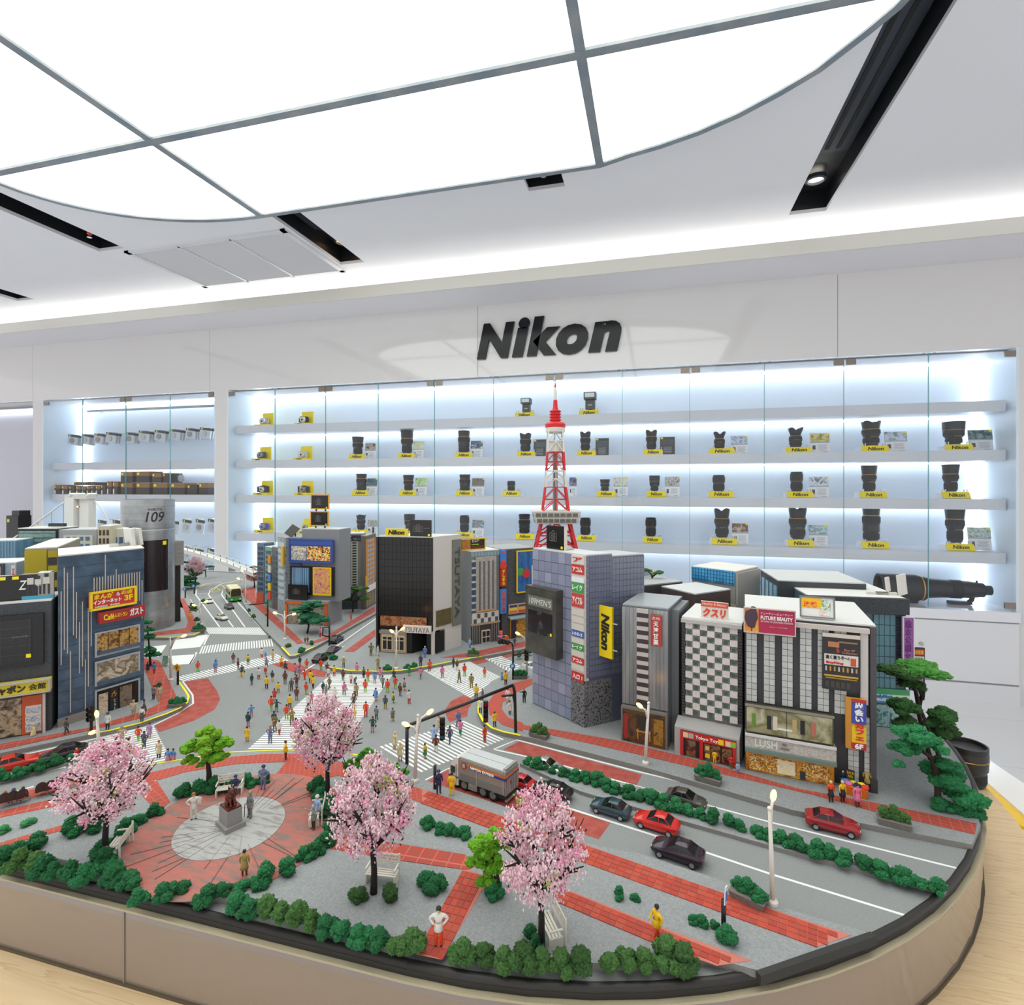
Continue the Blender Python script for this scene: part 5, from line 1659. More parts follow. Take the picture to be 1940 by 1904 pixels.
# ---- black bookshop
b = Bld('black_bookshop', 'big black glass model bookshop with white side wall lettered TSUTAYA', (714, 1234), (820, 1241), .062, 1017, side=(874, 1223))
BG = M('070708', .2)
b.body(M('CFCAC4', .6), M('CFCDC8', .6), 0, b.w, .0015, b.d, b.h * .2, b.h, 'upper_body')
b.body(M('17171A', .5), None, 0, b.w * .62, .0015, b.d, 0, b.h * .2, 'ground_floor')
b.body(M('0E0E10', .4), None, b.w * .88, b.w * .96, .0015, .012, 0, b.h * .2, 'column')
b.body(M('CFCAC4', .6), None, b.w * .96, b.w, .0015, .006, 0, b.h * .2, 'corner_post')
b.body(M('CFCAC4', .6), None, b.w * .9, b.w, b.d * .42, b.d, 0, b.h * .2, 'rear_wall')
b.body(M('0E0E10', .6), None, b.w * .62, b.w * .9, b.d * .5, b.d, 0, b.h * .2, 'dark_lobby')
grid(b.t, 0, 'glass_pane', 0, b.w, b.h * .3, b.h * .998, 14, 11, [BG, M('08080A', .2)], .95, .955, 0.0015, .002)
pb('glass_backing', b.t, (b.w / 2, .0012, b.h * .6), (b.w, .0008, b.h * .8), M('050506', .3))
pb('black_edge', b.t, (.0015, -.001, b.h / 2), (.004, .003, b.h), M('121214', .3))
rw_ = b.board('red_poster_strip', 722, 1168, 809, 1186, picture_mat(['5A2A22', '8A4A30', 'B07A4A', '3A2A2A'], 140, 11, .25), .003)
sg = b.board('white_sign', 766, 1184, 818, 1198, M('E4DAD2', .5), .005, .001)
lett(sg, 'TSUTAYA', .5, .5, .9, .66, M('C8BEB6', .4), bold=.01); lett(sg, 'TSUTAYA', .51, .46, .9, .66, M('4A4540', .5))
df = put('shop_window_bay', MB().box((0, 0, 0), (b.w * .46, .004, b.h * .19)).mesh('bay'), b.t, M('B09A7C', .5), (b.w * .31, -.001, b.h * .1)); df['w'], df['h'], df['th'] = b.w * .46, b.h * .19, .004
on(df, .5, .93, 1.04, .12, M('8A8278', .5), 'canopy', .004)
for q in (.27, .74):
    on(df, q, .46, .4, .72, M('D8C8A8', .5), 'window_frame'); on(df, q, .42, .34, .56, M('2A2326', .2), 'pane', .001); on(df, q, .56, .38, .03, M('D8C8A8', .5), 'glazing_bar', .0015); on(df, q, .46, .03, .66, M('D8C8A8', .5), 'glazing_bar', .0015)
lt = b.board('side_lettering_panel', 856, 1022, 873, 1184, M('77776E', .5), .002, side='r')
text(lt, 'TSUTAYA', (.0, -.0018, 0), lt['h'] * .82, lt['w'] * .5, M('4A4B48', .5), rot=(math.pi / 2, math.pi / 2, 0), bold=.01)
sw_ = b.board('side_window', 826, 1154, 854, 1184, picture_mat(['2E2A1E', '6A5A30', '4A4228'], 120, 2, .2), .002, side='r')
b.board('side_opening', 824, 1196, 841, 1234, M('0A0A0B', .6), .001, side='r')
bz = thing('roof_sign', 'yellow Nikon sign on the black bookshop roof', 'sign', b.A + b.ux * b.f(749, 1010)[0] + b.uy * .006 + Vector((0, 0, b.h + .0017)), b.ang)
o = put('board', MB().box((0, 0, 0), (.043, .003, .013)).mesh('board'), bz, M('E8CF10', .4), (0, 0, .0065)); o['w'], o['h'], o['th'] = .043, .013, .003
lett(o, 'Nikon', .5, .5, .72, .62, KTXT, shear=.18, bold=.04)
bz = thing('roof_billboard', 'black camera billboard on the black bookshop roof', 'billboard', b.A + b.ux * b.f(795, 1010)[0] + b.uy * .006 + Vector((0, 0, b.h + .0017)), b.ang)
o = put('board', MB().box((0, 0, 0), (.039, .003, .029)).mesh('board'), bz, M('141214', .2), (0, 0, .0145)); o['w'], o['h'], o['th'] = .039, .029, .003
on(o, .38, .5, .4, .5, picture_mat(['141214', '6A6A6A', '141214', '2A2A2A'], 260, 8), 'camera_print'); on(o, .9, .09, .09, .12, YEL, 'yellow_mark'); lett(o, 'REINVENTED', .8, .5, .3, .035, M('888888', .4))

# ---- stone stripe building
b = Bld('stone_stripe_building', 'grey model building with tall stone fins and blue window column', (892, 1222), (946, 1213), .06, 1046)
b.body(M('7E8284', .6), ROOFW)
for j in range(8): 
    pb('window', b.t, (b.w * .1, -.0006, b.h * (.34 + j * .075)), (b.w * .13, .0012, b.h * .048), M('42597A', .2)); pb('sill', b.t, (b.w * .1, -.0006, b.h * (.375 + j * .075)), (b.w * .15, .0014, b.h * .02), M('C9BEA8', .6))
grid(b.t, 0, 'top_pane', 0, b.w, b.h * .945, b.h * .995, 9, 1, [M('8FA4A8', .2)], .88, .9)
cl = b.board('stone_cladding', 901, 1054, 939, 1158, M('B2ABA4', .75, n=(300, 'A09A94', .4, .6)), .003)
for q in (.2, .42, .64, .86): on(cl, q - .03, .48, .09, .88, M('6A6662', .7), 'groove', .0004)
on(cl, .5, .02, 1, .025, M('D0903A', .5), 'orange_band')
ck = b.board('check_panel', 894, 1159, 944, 1180, M('D6CCC8', .6), .002)
for i in range(7): on(ck, .1 + i * .135, .72 if i % 2 else .28, .11, .38, M('4E5854', .3), 'window')
pb('beige_band', b.t, (b.w / 2, -.001, b.h * .215), (b.w, .003, .004), M('B09A80', .6))
pb('entrance_back', b.t, (b.w / 2, -.0004, b.h * .1), (b.w, .001, b.h * .2), M('3E3A38', .5))
for q in (.05, .12, .19, .27, .72, .8, .88, .95): pb('column', b.t, (b.w * q, -.0015, b.h * .1), (b.w * .035, .002, b.h * .2), M('7E7A76', .6))
dr = put('double_door', MB().box((0, 0, 0), (b.w * .3, .002, b.h * .14)).mesh('double_door'), b.t, M('D2C8B8', .5), (b.w * .5, -.002, b.h * .072)); dr['w'], dr['h'], dr['th'] = b.w * .3, b.h * .14, .002
for q in (.27, .73):
    on(dr, q, .72, .36, .4, M('2A2A30', .2), 'pane'); on(dr, q, .25, .36, .36, M('2A2A30', .2), 'pane')
bz = thing('roof_billboard', 'yellow framed brown billboard with small print on the stone stripe building', 'billboard', b.A + b.ux * b.f(901, 1035)[0] + b.uy * .012 + Vector((0, 0, b.h + .0017)), b.ang)
o = put('board', MB().box((0, 0, 0), (.052, .003, .020)).mesh('board'), bz, M('2A2224', .3), (-.001, 0, .0115)); o['w'], o['h'], o['th'] = .052, .020, .003
frame(o, .0018, M('E6BE12', .4)); on(o, .24, .5, .34, .9, picture_mat(['5A2A1A', 'C08030', '8A4A26'], 300, 4), 'print'); on(o, .7, .18, .54, .3, M('6A2224', .4), 'red_band'); lett(o, 'ESP', .62, .8, .28, .24, M('C9C2B8', .4)); on(o, .6, .46, .3, .09, M('8ABF20', .4), 'green_line')
for k, (z0, z1, cl_, tx, tc) in enumerate([(.86, 1.0, '3E7FD0', 'ニ', 'E8502E'), (.60, .80, 'C22A22', 'すしまる', 'F5DC1E'), (.30, .57, '3B86D6', '居酒屋', 'E8602E')]):
    o = put('hanging_sign', MB().box((0, 0, 0), (.0125, .004, (z1 - z0) * b.h)).mesh('hanging_sign'), b.t, M(cl_, .4), (b.w + .006, -.004, (z0 + z1) / 2 * b.h)); o['w'], o['h'], o['th'] = .0125, (z1 - z0) * b.h, .004
    lett(o, vert(tx), .5, .5, .55, .85, M(tc, .4), bold=.02)
pc('round_sign', b.t, (b.w + .005, -.006, b.h * .83), .007, .003, M('D8402A', .4), FRONT)

# ---- dark stone building with tall poster
b = Bld('dark_stone_building', 'dark stone model building with tall blue framed poster and lit shop', (951, 1212), (1012, 1202), .08, 1042)
b.body(M('45474A', .85, n=(600, '5A5C60', .4, .6), b=(600, .5)), M('9DA0A0', .6))
ps = b.board('tall_poster', 977, 1043, 1011, 1120, M('2E6FA8', .4, n=(50, '1F4F90', .4, .6, (6, 1, 1))), .004, .001); frame(ps, .0022, M('F0C818', .4))
pc('red_disc', ps, (0, -.0025, -.004), .009, .0008, M('C8302E', .4), FRONT, 28); on(ps, .18, .5, .3, .18, M('3A9A50', .4), 'green_patch'); on(ps, .87, .38, .12, .5, M('DEDCD2', .5), 'white_strip')
sg = b.board('menu_sign', 962, 1142, 1012, 1160, M('C9A890', .5), .003, .001)
for i in range(3):
    for j in range(3): on(sg, .17 + i * .33, .2 + j * .3, .28, .22, M(['E8702E', 'E8D030', '3A3A5A', 'D83A34', 'E8B030', '5A4A40', 'E09A3A', '4A4A6A', 'F0D84A'][i * 3 + j], .5), 'menu_field')
sh = b.board('printed_shop', 966, 1172, 1012, 1212, picture_mat(['4A2A12', 'C07818', 'E8B040', '7A4A1E', 'D8902A'], 150, 12, .25), .003)  # shop interior printed in warm inks, no emission
sh.location.z = .021
pb('awning', b.t, (b.w * .6, -.006, .041), (b.w * .85, .014, .002), M('8FA0A4', .5), (.25, 0, 0)); on(sh, .12, .5, .2, 1, M('2E2A3A', .4), 'door'); 
# ---- hundred and nine men tower
b = Bld('glass_corner_tower', 'tall blue grey glass model tower with dark 109 screen box at the crossing corner', (1010, 1332), (1110, 1378), .05, 1040, side=(1159, 1367))
GT = [M('9094A8', .15), M('878CA2', .15), M('9A9DB0', .15), M('8489A0', .18)]
cut = .77
b.body(M('5E6275', .4), M('C6C8C9', .6))
b.body(M('5E6275', .4), M('B9BBBC', .6), b.w * .5, b.w * 1.0, b.d, b.d + .05, 0, b.h * .985, 'rear_wing')
grid(b.t, 0, 'glass_pane', 0, b.w * cut, 0.001, b.h, 6, 15, GT, .96, .95, 0.0, .0012)
gridjoin(b.t, 'side_pane_grid', 0, b.d, b.h * .285, b.h, 9, 20, M('6C7186', .15), .93, .93, b.w, .001, 'r', ang=b.sa)
gridjoin(b.t, 'rear_pane_grid', b.d, b.d + .05, b.h * .285, b.h * .98, 9, 20, M('757A8C', .15), .93, .93, b.w, .001, 'r', ang=b.sa)
b.body(M('D0CBC6', .5), None, b.w * cut, b.w * 1.004, -.002, .004, b.h * .27, b.h, 'sign_column')
GRAN = M('77777A', .5, n=(500, '1E1E20', .52, .6))
b.body(GRAN, None, b.w * (cut + .005), b.w * 1.006, -.003, b.d, 0, b.h * .265, 'granite_base')
sc_ = b.h / 26.0
items = [(24.3, 2.6, 'D8CFC8', None, None, 'アコム', 'C8302E'), (21.6, 1.2, 'E6E6E4', None, None, None, None), (20.2, 2.2, '3F9A4A', None, None, 'レイク', 'F4F4F2'), (17.5, 2.9, 'C4453E', None, None, 'アイフル', 'F4F4F2'),
         (12.0, 1.1, '3A62B0', None, None, 'レオパレス21', 'F4F4F2'), (9.4, 1.1, '3E9A48', None, None, 'レイク', 'F4F4F2'), (6.8, 1.2, 'C8302E', None, None, 'ｱｺﾑ', 'F4F4F2'), (5.9, .5, 'C8302E', None, None, None, None), (3.9, 1.0, 'C02A26', None, None, None, None)]
colw = b.w * (1 - cut)
zz0 = b.h * .27; zs_ = b.h * .73
sl = [(.985, .07, 'D8CFC8', 'ア', 'C8302E'), (.905, .075, 'C4372F', 'アコム', 'F4F0EC'), (.82, .045, 'E4E6E8', None, None), (.76, .085, '3F9A4A', 'レイク', 'F4F4F2'), (.655, .11, 'C4453E', 'アイフル', 'F4F4F2'),
      (.56, .05, 'CFCAC0', None, None), (.5, .05, 'CFCAC0', None, None), (.44, .05, 'CFCAC0', None, None), (.385, .05, '3A62B0', 'レオパレス', 'F4F4F2'), (.33, .045, 'CFCAC0', None, None), (.28, .05, '3E9A48', 'レイク', 'F4F4F2'), (.225, .045, 'CFCAC0', None, None), (.17, .05, 'C8302E', 'アコム', 'F4F4F2'), (.115, .045, 'CFCAC0', None, None), (.04, .07, 'C02A26', '入口 1', 'F4F4F2')]
for f_, hh, cc, tx, tc in sl:
    o = put('tenant_sign', MB().box((0, 0, 0), (colw * .92, .001, zs_ * hh)).mesh('tenant_sign'), b.t, M(cc, .4), (b.w * (cut + 1) / 2, -.0026, zz0 + zs_ * (f_ - .02))); o['w'], o['h'], o['th'] = colw * .92, zs_ * hh, .001
    if tx: lett(o, tx, .5, .5, .8, .55, M(tc, .4), bold=.02)
bx0, bx1 = b.f(1012, 1180)[0], b.f(1070, 1180)[0]
zb0, zb1 = b.f(1040, 1238)[1], b.f(1040, 1112)[1]
o = put('screen_box', MB().box((0, 0, 0), (bx1 - bx0, .014, zb1 - zb0)).mesh('screen_box'), b.t, M('3C3B37', .35, n=(60, '4C4A44', .4, .6)), ((bx0 + bx1) / 2 - .002, -.007, (zb0 + zb1) / 2)); o['w'], o['h'], o['th'] = bx1 - bx0, zb1 - zb0, .014
on(o, .5, .79, .8, .15, M('6E7268', .4), 'title_plate'); lett(o, '109MEN\'S', .5, .79, .72, .09, M('D8DAD2', .4), shear=.1, bold=-.003)
on(o, .5, .48, .78, .33, M('1A1C22', .12, n=(80, '4A4648', .55, .7)), 'screen'); on(o, .86, .35, .05, .04, YEL, 'yellow_mark', .001)
fs = put('flag_sign', MB().box((0, 0, 0), (.020, .003, .062)).mesh('flag_sign'), b.t, M('F2D60C', .4), (b.w + .016, b.d * .5, b.f(1110, 1197)[1])); fs['w'], fs['h'], fs['th'] = .020, .062, .003
text(fs, 'Nikon', (0, -.002, 0), .044, .0125, KTXT, rot=(math.pi / 2, math.pi / 2, 0), t=.0006, shear=.18, bold=.04)
for z in (-.02, .012): pb('bracket', fs, (.012, .0, z), (.01, .001, .0012), M('BFC2C4', .4))
bz = thing('roof_billboard', 'black camera billboard on the glass corner tower roof', 'billboard', b.A + b.ux * b.f(1042, 1040)[0] + b.uy * .012 + Vector((0, 0, b.h + .0017)), b.ang)
o = put('board', MB().box((0, 0, 0), (.033, .005, .031)).mesh('board'), bz, M('121113', .25), (0, 0, .0155)); o['w'], o['h'], o['th'] = .033, .031, .005
on(o, .38, .55, .4, .5, picture_mat(['121113', '5A5A5A', '121113', '2A2A2A'], 260, 6), 'camera_print'); on(o, .88, .1, .1, .1, YEL, 'yellow_mark'); pb('cream_edge', o, (.0168, 0, 0), (.001, .005, .031), M('D8CFC0', .6)); pb('foot', bz, (.012, .008, .001), (.012, .012, .002), M('B9B6B0', .6))

# ---- silver building
b = Bld('silver_building', 'silver clad model building with red vertical sign and dark shop front', (1178, 1400), (1265, 1420), .07, 1147)
SL = M('A8AAAC', .28, m=.6, n=(120, '8E9194', .4, .62, (1, 1, .1)))
b.body(M('6F7275', .4, m=.4), M('A9ADB0', .4, m=.3), 0, b.w, .004, .08)
b.body(M('7D8083', .4, m=.4), None, b.w, b.w + .008, .02, .08, 0, b.h * .98, 'side_wing')
for q in range(12):
    x = b.w * (q + .5) / 12
    if 3.6 < q < 7.0: continue
    pb('clad_panel', b.t, (x, .0025, b.h * .63), (b.w / 12 * .94, .003, b.h * .72), SL)
for j in range(22):
    z = b.h * (.29 + .7 * (j + .5) / 22)
    pb('stripe_light' if j % 2 else 'stripe_dark', b.t, (b.w * .46, .0015, z), (b.w * .25, .003, b.h * .7 / 22 * .96), M('BFB9B2' if j % 2 else '3E3436', .4))
sg = b.board('vertical_sign', 1234, 1165, 1254, 1223, M('B43C30', .4), .003, .0)
lett(sg, '名物', .5, .9, .75, .1, M('E8D8D0', .4)); lett(sg, vert('天津甘栗'), .5, .42, .5, .76, WTXT, bold=.02, line=1.05)
sf = put('shop_front', MB().box((0, 0, 0), (b.w, .006, b.h * .26)).mesh('shop_front'), b.t, M('77726E', .5), (b.w / 2, 0, b.h * .13)); sf['w'], sf['h'], sf['th'] = b.w, b.h * .26, .006
on(sf, .5, .48, .92, .9, picture_mat(['2A2024', '4A3A2E', '6A4A26', '2E2A30'], 60, 5, .2), 'shop_glass'); on(sf, .12, .45, .08, .7, M('A02A28', .4), 'red_post', .001); on(sf, .5, .62, .3, .4, M('33302E', .4), 'board', .001); on(sf, .38, .3, .02, .3, M('C8902E', .5), 'easel_leg', .0012); on(sf, .64, .3, .02, .3, M('C8902E', .5), 'easel_leg', .0012); on(sf, .5, .38, .32, .03, M('C8902E', .5), 'easel_bar', .0012)
on(sf, .82, .45, .2, .7, picture_mat(['5A3A16', 'A87A30', '3A2A1A'], 120, 6), 'door', .001)

# ---- white check building
b = Bld('white_check_building', 'white chequered model hotel with dark windows and a red toy shop below', (1291, 1417), (1406, 1444), .085, 1171)
WPN = M('D9CFCC', .6, n=(200, 'CFC5C2', .4, .6))
b.body(M('6A6568', .6), M('D6D5D2', .6), 0, b.w, .002, .08)
pb('roof_fascia', b.t, (b.w / 2, 0, b.h - .002), (b.w, .005, .004), M('B8B4B0', .6))
x0_, x1_ = b.w * .07, b.w * .93
z0_, z1_ = b.h * .27, b.h * .975
nx_, nz_ = 7, 15
for j in range(nz_):
    for i in range(nx_):
        cx_ = x0_ + (i + .5) * (x1_ - x0_) / nx_; cz_ = z0_ + (j + .5) * (z1_ - z0_) / nz_
        if (i + j) % 2 == 0:
            pb('white_panel', b.t, (cx_, .001, cz_), ((x1_ - x0_) / nx_ * .99, .003, (z1_ - z0_) / nz_ * .99), WPN)
        else:
            wn_ = put('window', UB, b.t, M('7C8684', .25, n=(220, '5E6A66', .45, .6)), (cx_, .0018, cz_), (0, 0, 0), ((x1_ - x0_) / nx_ * .95, .0012, (z1_ - z0_) / nz_ * .95))
            put('plant', UB, wn_, M('4A5E40', .7), (-.05, -.6, -.1), (0, 0, .3), (.42, .5, .5))
for s_ in (0.0, .935):
    for j in range(30): pb('louvre', b.t, (b.w * (s_ + .032), .001, b.h * (.27 + .7 * (j + .5) / 30)), (b.w * .06, .002, b.h * .7 / 30 * .6), M('3E3A3C', .5))
sg = b.board('roof_sign', 1329, 1144, 1380, 1176, M('DDD6CE', .5), .003, y=.012); sg.location.z = b.h + sg['h'] / 2 + .001
on(sg, .5, .85, 1, .3, M('D4502E', .4), 'orange_band'); lett(sg, 'Healthy & Beauty', .5, .85, .88, .2, M('F0E2D8', .4)); lett(sg, 'クスリ', .5, .36, .86, .52, M('D8421E', .4), bold=.05, shear=.12)
por = MB(); d_ = .016
por.add([(-.004, -d_, 0), (b.w * .985, -d_, 0), (b.w * .985, .002, 0), (-.004, .002, 0), (-.004, -d_, b.h * .205), (b.w * .985, -d_, b.h * .205), (b.w * .985, .002, b.h * .245), (-.004, .002, b.h * .245)], [(0, 3, 2, 1), (4, 5, 6, 7), (0, 1, 5, 4), (1, 2, 6, 5), (2, 3, 7, 6), (3, 0, 4, 7)])
put('porch', por.mesh('porch'), b.t, M('A9A6A4', .6))
sf = put('shop_front', MB().box((0, 0, 0), (b.w * .9, .001, b.h * .185)).mesh('shop_front'), b.t, M('2E2022', .3), (b.w * .49, -d_ - .0004, b.h * .1)); sf['w'], sf['h'], sf['th'] = b.w * .9, b.h * .185, .001
on(sf, .5, .84, 1, .3, M('C22A22', .4), 'red_fascia'); lett(sf, 'Tokyo Toyz', .5, .82, .44, .16, WTXT, bold=.02)
for q, c_ in ((.1, 'E8C8A0'), (.2, 'A8B0A0'), (.74, 'F0D020'), (.86, 'E8C8A0'), (.95, '8AC040')): on(sf, q, .84, .09, .2, M(c_, .5), 'painted_patch', .0009)
for q in (.03, .39, .97): on(sf, q, .35, .06, .7, M('C02A26', .4), 'red_post', .0012)
for q in (.2, .5, .64, .84): on(sf, q, .34, .17 if q != .5 else .12, .62, picture_mat(['2A1A1C', '5A2A26', '8A6A4A', '1E1618'], 130, q * 9, .2), 'pane')
on(sf, .5, .5, .07, .16, M('D8B860', .5), 'notice', .001); on(sf, .5, .2, .08, .16, M('E8D020', .5), 'yellow_sticker', .001)

# ---- grey tile department store
b = Bld('tile_store', 'large pale tile model store with guitar posters and bright lit soap shop', (1411, 1452), (1660, 1499), .10, 1167)
b.body(M('3E3C40', .6), M('D4D3D1', .6), 0, b.w, .002, .115)
TLM = [M('BDBFBC', .5), M('B4B7B5', .5), M('C6C7C3', .5)]
xs_ = [.0, .06, .105, .175, .22, .29, .335, .41, .455, .54, .60, .68, .72, .80]
pairs = [(.012, .10), (.155, .245), (.30, .385), (.44, .53), (.575, .66), (.70, .79)]
for (u0_, u1_) in pairs:
    grid(b.t, 0, 'tile', b.w * u0_, b.w * u1_, b.h * .44, b.h * .97, 2, 13, TLM, .93, .92, .002, .002)
grid(b.t, 0, 'tile', b.w * .80, b.w * .955, b.h * .02, b.h * .44, 4, 12, TLM, .93, .92, .002, .002, skip=lambda i, j: i == 2)
pb('end_pier', b.t, (b.w * .978, .0, b.h / 2), (b.w * .044, .004, b.h), M('4A474A', .6)); pb('pier_base', b.t, (b.w * .978, -.002, .006), (b.w * .05, .006, .012), M('3A3839', .6))
pb('cornice', b.t, (b.w * .64, -.0015, b.h * .975), (b.w * .62, .004, b.h * .028), M('C4BAB4', .6)); pb('pale_panel', b.t, (b.w * .915, .0005, b.h * .74), (b.w * .055, .003, b.h * .44), M('C9C2BE', .6))
# showroom window box
sh = put('showroom', MB().box((0, 0, 0), (b.w * .68, .010, b.h * .175)).mesh('showroom'), b.t, M('4A4636', .4), (b.w * .345, -.004, b.h * .345)); sh['w'], sh['h'], sh['th'] = b.w * .68, .0 + b.h * .175, .010
on(sh, .5, .5, .97, .9, picture_mat(['A8A080', '7A7452', 'C2BC9C', '5A553C'], 26, 4, .15), 'show_glass'); on(sh, .48, .5, .006, .9, M('3A382E', .4), 'mullion', .001); on(sh, .5, 1.02, 1.01, .07, M('8A8578', .5), 'top_rail', .002)
for q, c_ in ((.1, '6A8A3A'), (.28, '23232A'), (.35, 'D8C8B8'), (.57, 'B8A070'), (.66, '1E1E26'), (.78, 'B86A5A')): on(sh, q, .48, .05, .5, M(c_, .5), 'mannequin_print', .001)
on(sh, .46, .3, .17, .05, M('E8E4DC', .4), 'table_print', .0012)
fs_ = put('fascia', MB().box((0, 0, 0), (b.w * .7, .012, b.h * .085)).mesh('fascia'), b.t, M('B2AAA2', .6, n=(400, 'C8C0B8', .4, .6)), (b.w * .352, -.005, b.h * .205)); fs_['w'], fs_['h'], fs_['th'] = b.w * .7, b.h * .085, .012
lett(fs_, 'LUSH', .24, .5, .26, .62, M('DAD8D2', .3), bold=.04); lett(fs_, 'FRESH\nHANDMADE', .45, .5, .1, .5, M('9A948E', .4)); on(fs_, .5, 1.02, 1.0, .18, M('D6D3D0', .5), 'top_lip', .002)
aw = put('green_awning', MB().box((0, 0, 0), (b.w * .7, .014, b.h * .022)).mesh('awning'), b.t, M('6F8078', .5), (b.w * .352, -.008, b.h * .155))
sf = put('printed_shop', MB().box((0, 0, 0), (b.w * .69, .006, b.h * .145)).mesh('printed_shop'), b.t, M('8A5A22', .4), (b.w * .35, -.003, b.h * .073)); sf['w'], sf['h'], sf['th'] = b.w * .69, b.h * .145, .006  # printed shop front; the bright warm tones are ink, nothing emits
on(sf, .5, .5, .98, .96, picture_mat(['6A3A10', 'C07A22', 'E8A83A', '9A5A1E'], 60, 2, .25), 'wood_front')
for q, w_ in ((.13, .17), (.29, .1), (.47, .24), (.69, .1), (.85, .19)): on(sf, q, .44, w_, .68, picture_mat(['E8C060', 'D89030', 'F2E0B0', 'A8602A', 'F0B850', 'C85A34', '6A8A50'], 800, q * 5, .2, cell=True), 'shelf_window', .001)
on(sf, .47, .42, .2, .6, picture_mat(['F2DDA0', 'FAF0D0', 'C89040'], 90, 3), 'door_glow_print', .0012); on(sf, .655, .22, .06, .34, M('3A3A3E', .5), 'chalk_board', .0014)
sg = b.board('guitar_posters', 1557, 1206, 1628, 1306, M('241F22', .35), .003, .001)
on(sg, .5, 1.03, 1, .07, M('CFC4BA', .5), 'top_strip', .001); lett(sg, '池部楽器店', .5, 1.03, .9, .055, RTXT, bold=.03)
on(sg, .3, .86, .3, .1, M('B0764A', .35), 'guitar_body_print', .0008); on(sg, .68, .915, .5, .03, M('8A6A50', .35), 'guitar_neck_print', .0009); lett(sg, 'b', .42, .76, .07, .1, M('D8302A', .4), bold=.04); lett(sg, 'Bass 6F\nCollection', .72, .75, .4, .09, M('C98A78', .4))
on(sg, .5, .575, .9, .2, M('D8D0C6', .5), 'white_field', .0008); 
o = lett(sg, '高く買うぞ〜!', .4, .62, .62, .075, KTXT, bold=.02); o.location.y -= .0006
o = lett(sg, 'BuyKing', .33, .515, .46, .055, RTXT, bold=.04); o.location.y -= .0006
on(sg, .82, .56, .14, .14, M('C8502E', .4), 'print_mark', .0012)
for q in range(8): on(sg, .1 + q * .115, .4, .045, .085, M(['B8B8B8', 'C08A40'][q % 3 > 0], .35), 'saxophone_print')
on(sg, .5, .27, .9, .03, M('C8A030', .4), 'gold_horn_print'); on(sg, .5, .225, .84, .02, M('A88420', .4), 'gold_horn_print')
for q in range(5): on(sg, .13 + q * .14, .11, .1, .12, M('3E3A30', .4), 'small_field')
sg = b.board('cafe_banner', 1600, 1320, 1639, 1414, M('D8A828', .4), .004, .002); sg.rotation_euler.z = 0
on(sg, .14, .5, .26, 1, M('C8862E', .5), 'side_strip', .0008); on(sg, .64, .72, .7, .42, M('3E4AA0', .4), 'blue_field', .0008); on(sg, .64, .28, .7, .34, M('E8C020', .4), 'yellow_field', .0008); on(sg, .64, .97, .7, .06, M('B8282A', .4), 'red_edge', .001)
o = lett(sg, vert('出会い'), .64, .75, .46, .38, WTXT, bold=.04); o.location.y -= .0008
o = lett(sg, vert('カフェ'), .66, .36, .44, .34, M('D83028', .4), bold=.04); o.location.y -= .0008
on(sg, .64, .07, .7, .13, M('B8282A', .4), 'red_field', .001); o = lett(sg, '6F', .64, .07, .4, .1, WTXT, bold=.04); o.location.y -= .001
bz = thing('roof_billboard', 'crimson FUTURE BEAUTY billboard on the tile store roof edge', 'billboard', b.A + b.ux * b.f(1457, 1170)[0] + b.uy * (-.004) + Vector((0, 0, b.h - .012)), b.ang)
zt_, zb_ = b.f(1457, 1152)[1], b.f(1457, 1198)[1]; wv = b.f(1505, 1175)[0] - b.f(1409, 1175)[0]
o = put('board', MB().box((0, 0, 0), (wv, .004, zt_ - zb_)).mesh('board'), bz, M('B01E4A', .4), (0, 0, (zt_ + zb_) / 2 - b.h + .012)); o['w'], o['h'], o['th'] = wv, zt_ - zb_, .004
on(o, .15, .5, .28, .96, M('D8702A', .4, n=(80, 'E8A83A', .4, .6)), 'orange_field'); 
put('printed_flower', MB().ico((0, 0, 0), 1, 2, amp=.4, fr=2).mesh('printed_flower'), o, M('4A3444', .6), ((.15 - .5) * wv, -.003, .003), (0, 0, 0), (.006, .0006, .011)); on(o, .15, .2, .03, .3, M('6A4A54', .5), 'printed_stem', .0009)
lett(o, 'フューチャービューティー', .64, .82, .62, .1, M('F2D8DC', .4)); lett(o, 'FUTURE BEAUTY', .64, .64, .62, .15, M('F6E8EA', .4), bold=.03); lett(o, '30 YEARS OF JAPANESE FASHION', .64, .48, .62, .09, M('F2D8DC', .4)); lett(o, '28 JULY ─ 8 OCTOBER', .68, .28, .34, .04, M('E8B8C0', .4))
frame(o, .001, M('C8B8B0', .5)); pb('post', bz, (wv * .3, .003, .004), (.002, .002, .018), M('4A4A4A', .5)); pb('post', bz, (-wv * .3, .003, .004), (.002, .002, .018), M('4A4A4A', .5))
bz = thing('roof_billboard', 'small yellow and white cartoon notice board on the tile store roof', 'billboard', b.A + b.ux * b.f(1550, 1175)[0] + b.uy * .01 + Vector((0, 0, b.h + .0017)), b.ang)
o = put('board', MB().box((0, 0, 0), (.030, .004, .020)).mesh('board'), bz, M('E6E6E4', .4), (0, 0, .0115), (-.15, 0, 0)); o['w'], o['h'], o['th'] = .030, .020, .004
frame(o, .0014, M('7A7A78', .5)); on(o, .32, .7, .6, .5, M('F2B818', .4), 'yellow_field'); lett(o, '改装', .3, .62, .42, .3, M('D8402A', .4), bold=.03); on(o, .74, .62, .3, .5, picture_mat(['E8602E', '4AA04A', 'E8E8E0', '5A9AD0'], 300, 2), 'printed_patch'); on(o, .72, .2, .3, .2, picture_mat(['8AC040', 'E8E8E0', 'D84A3A'], 300, 5), 'printed_patch')

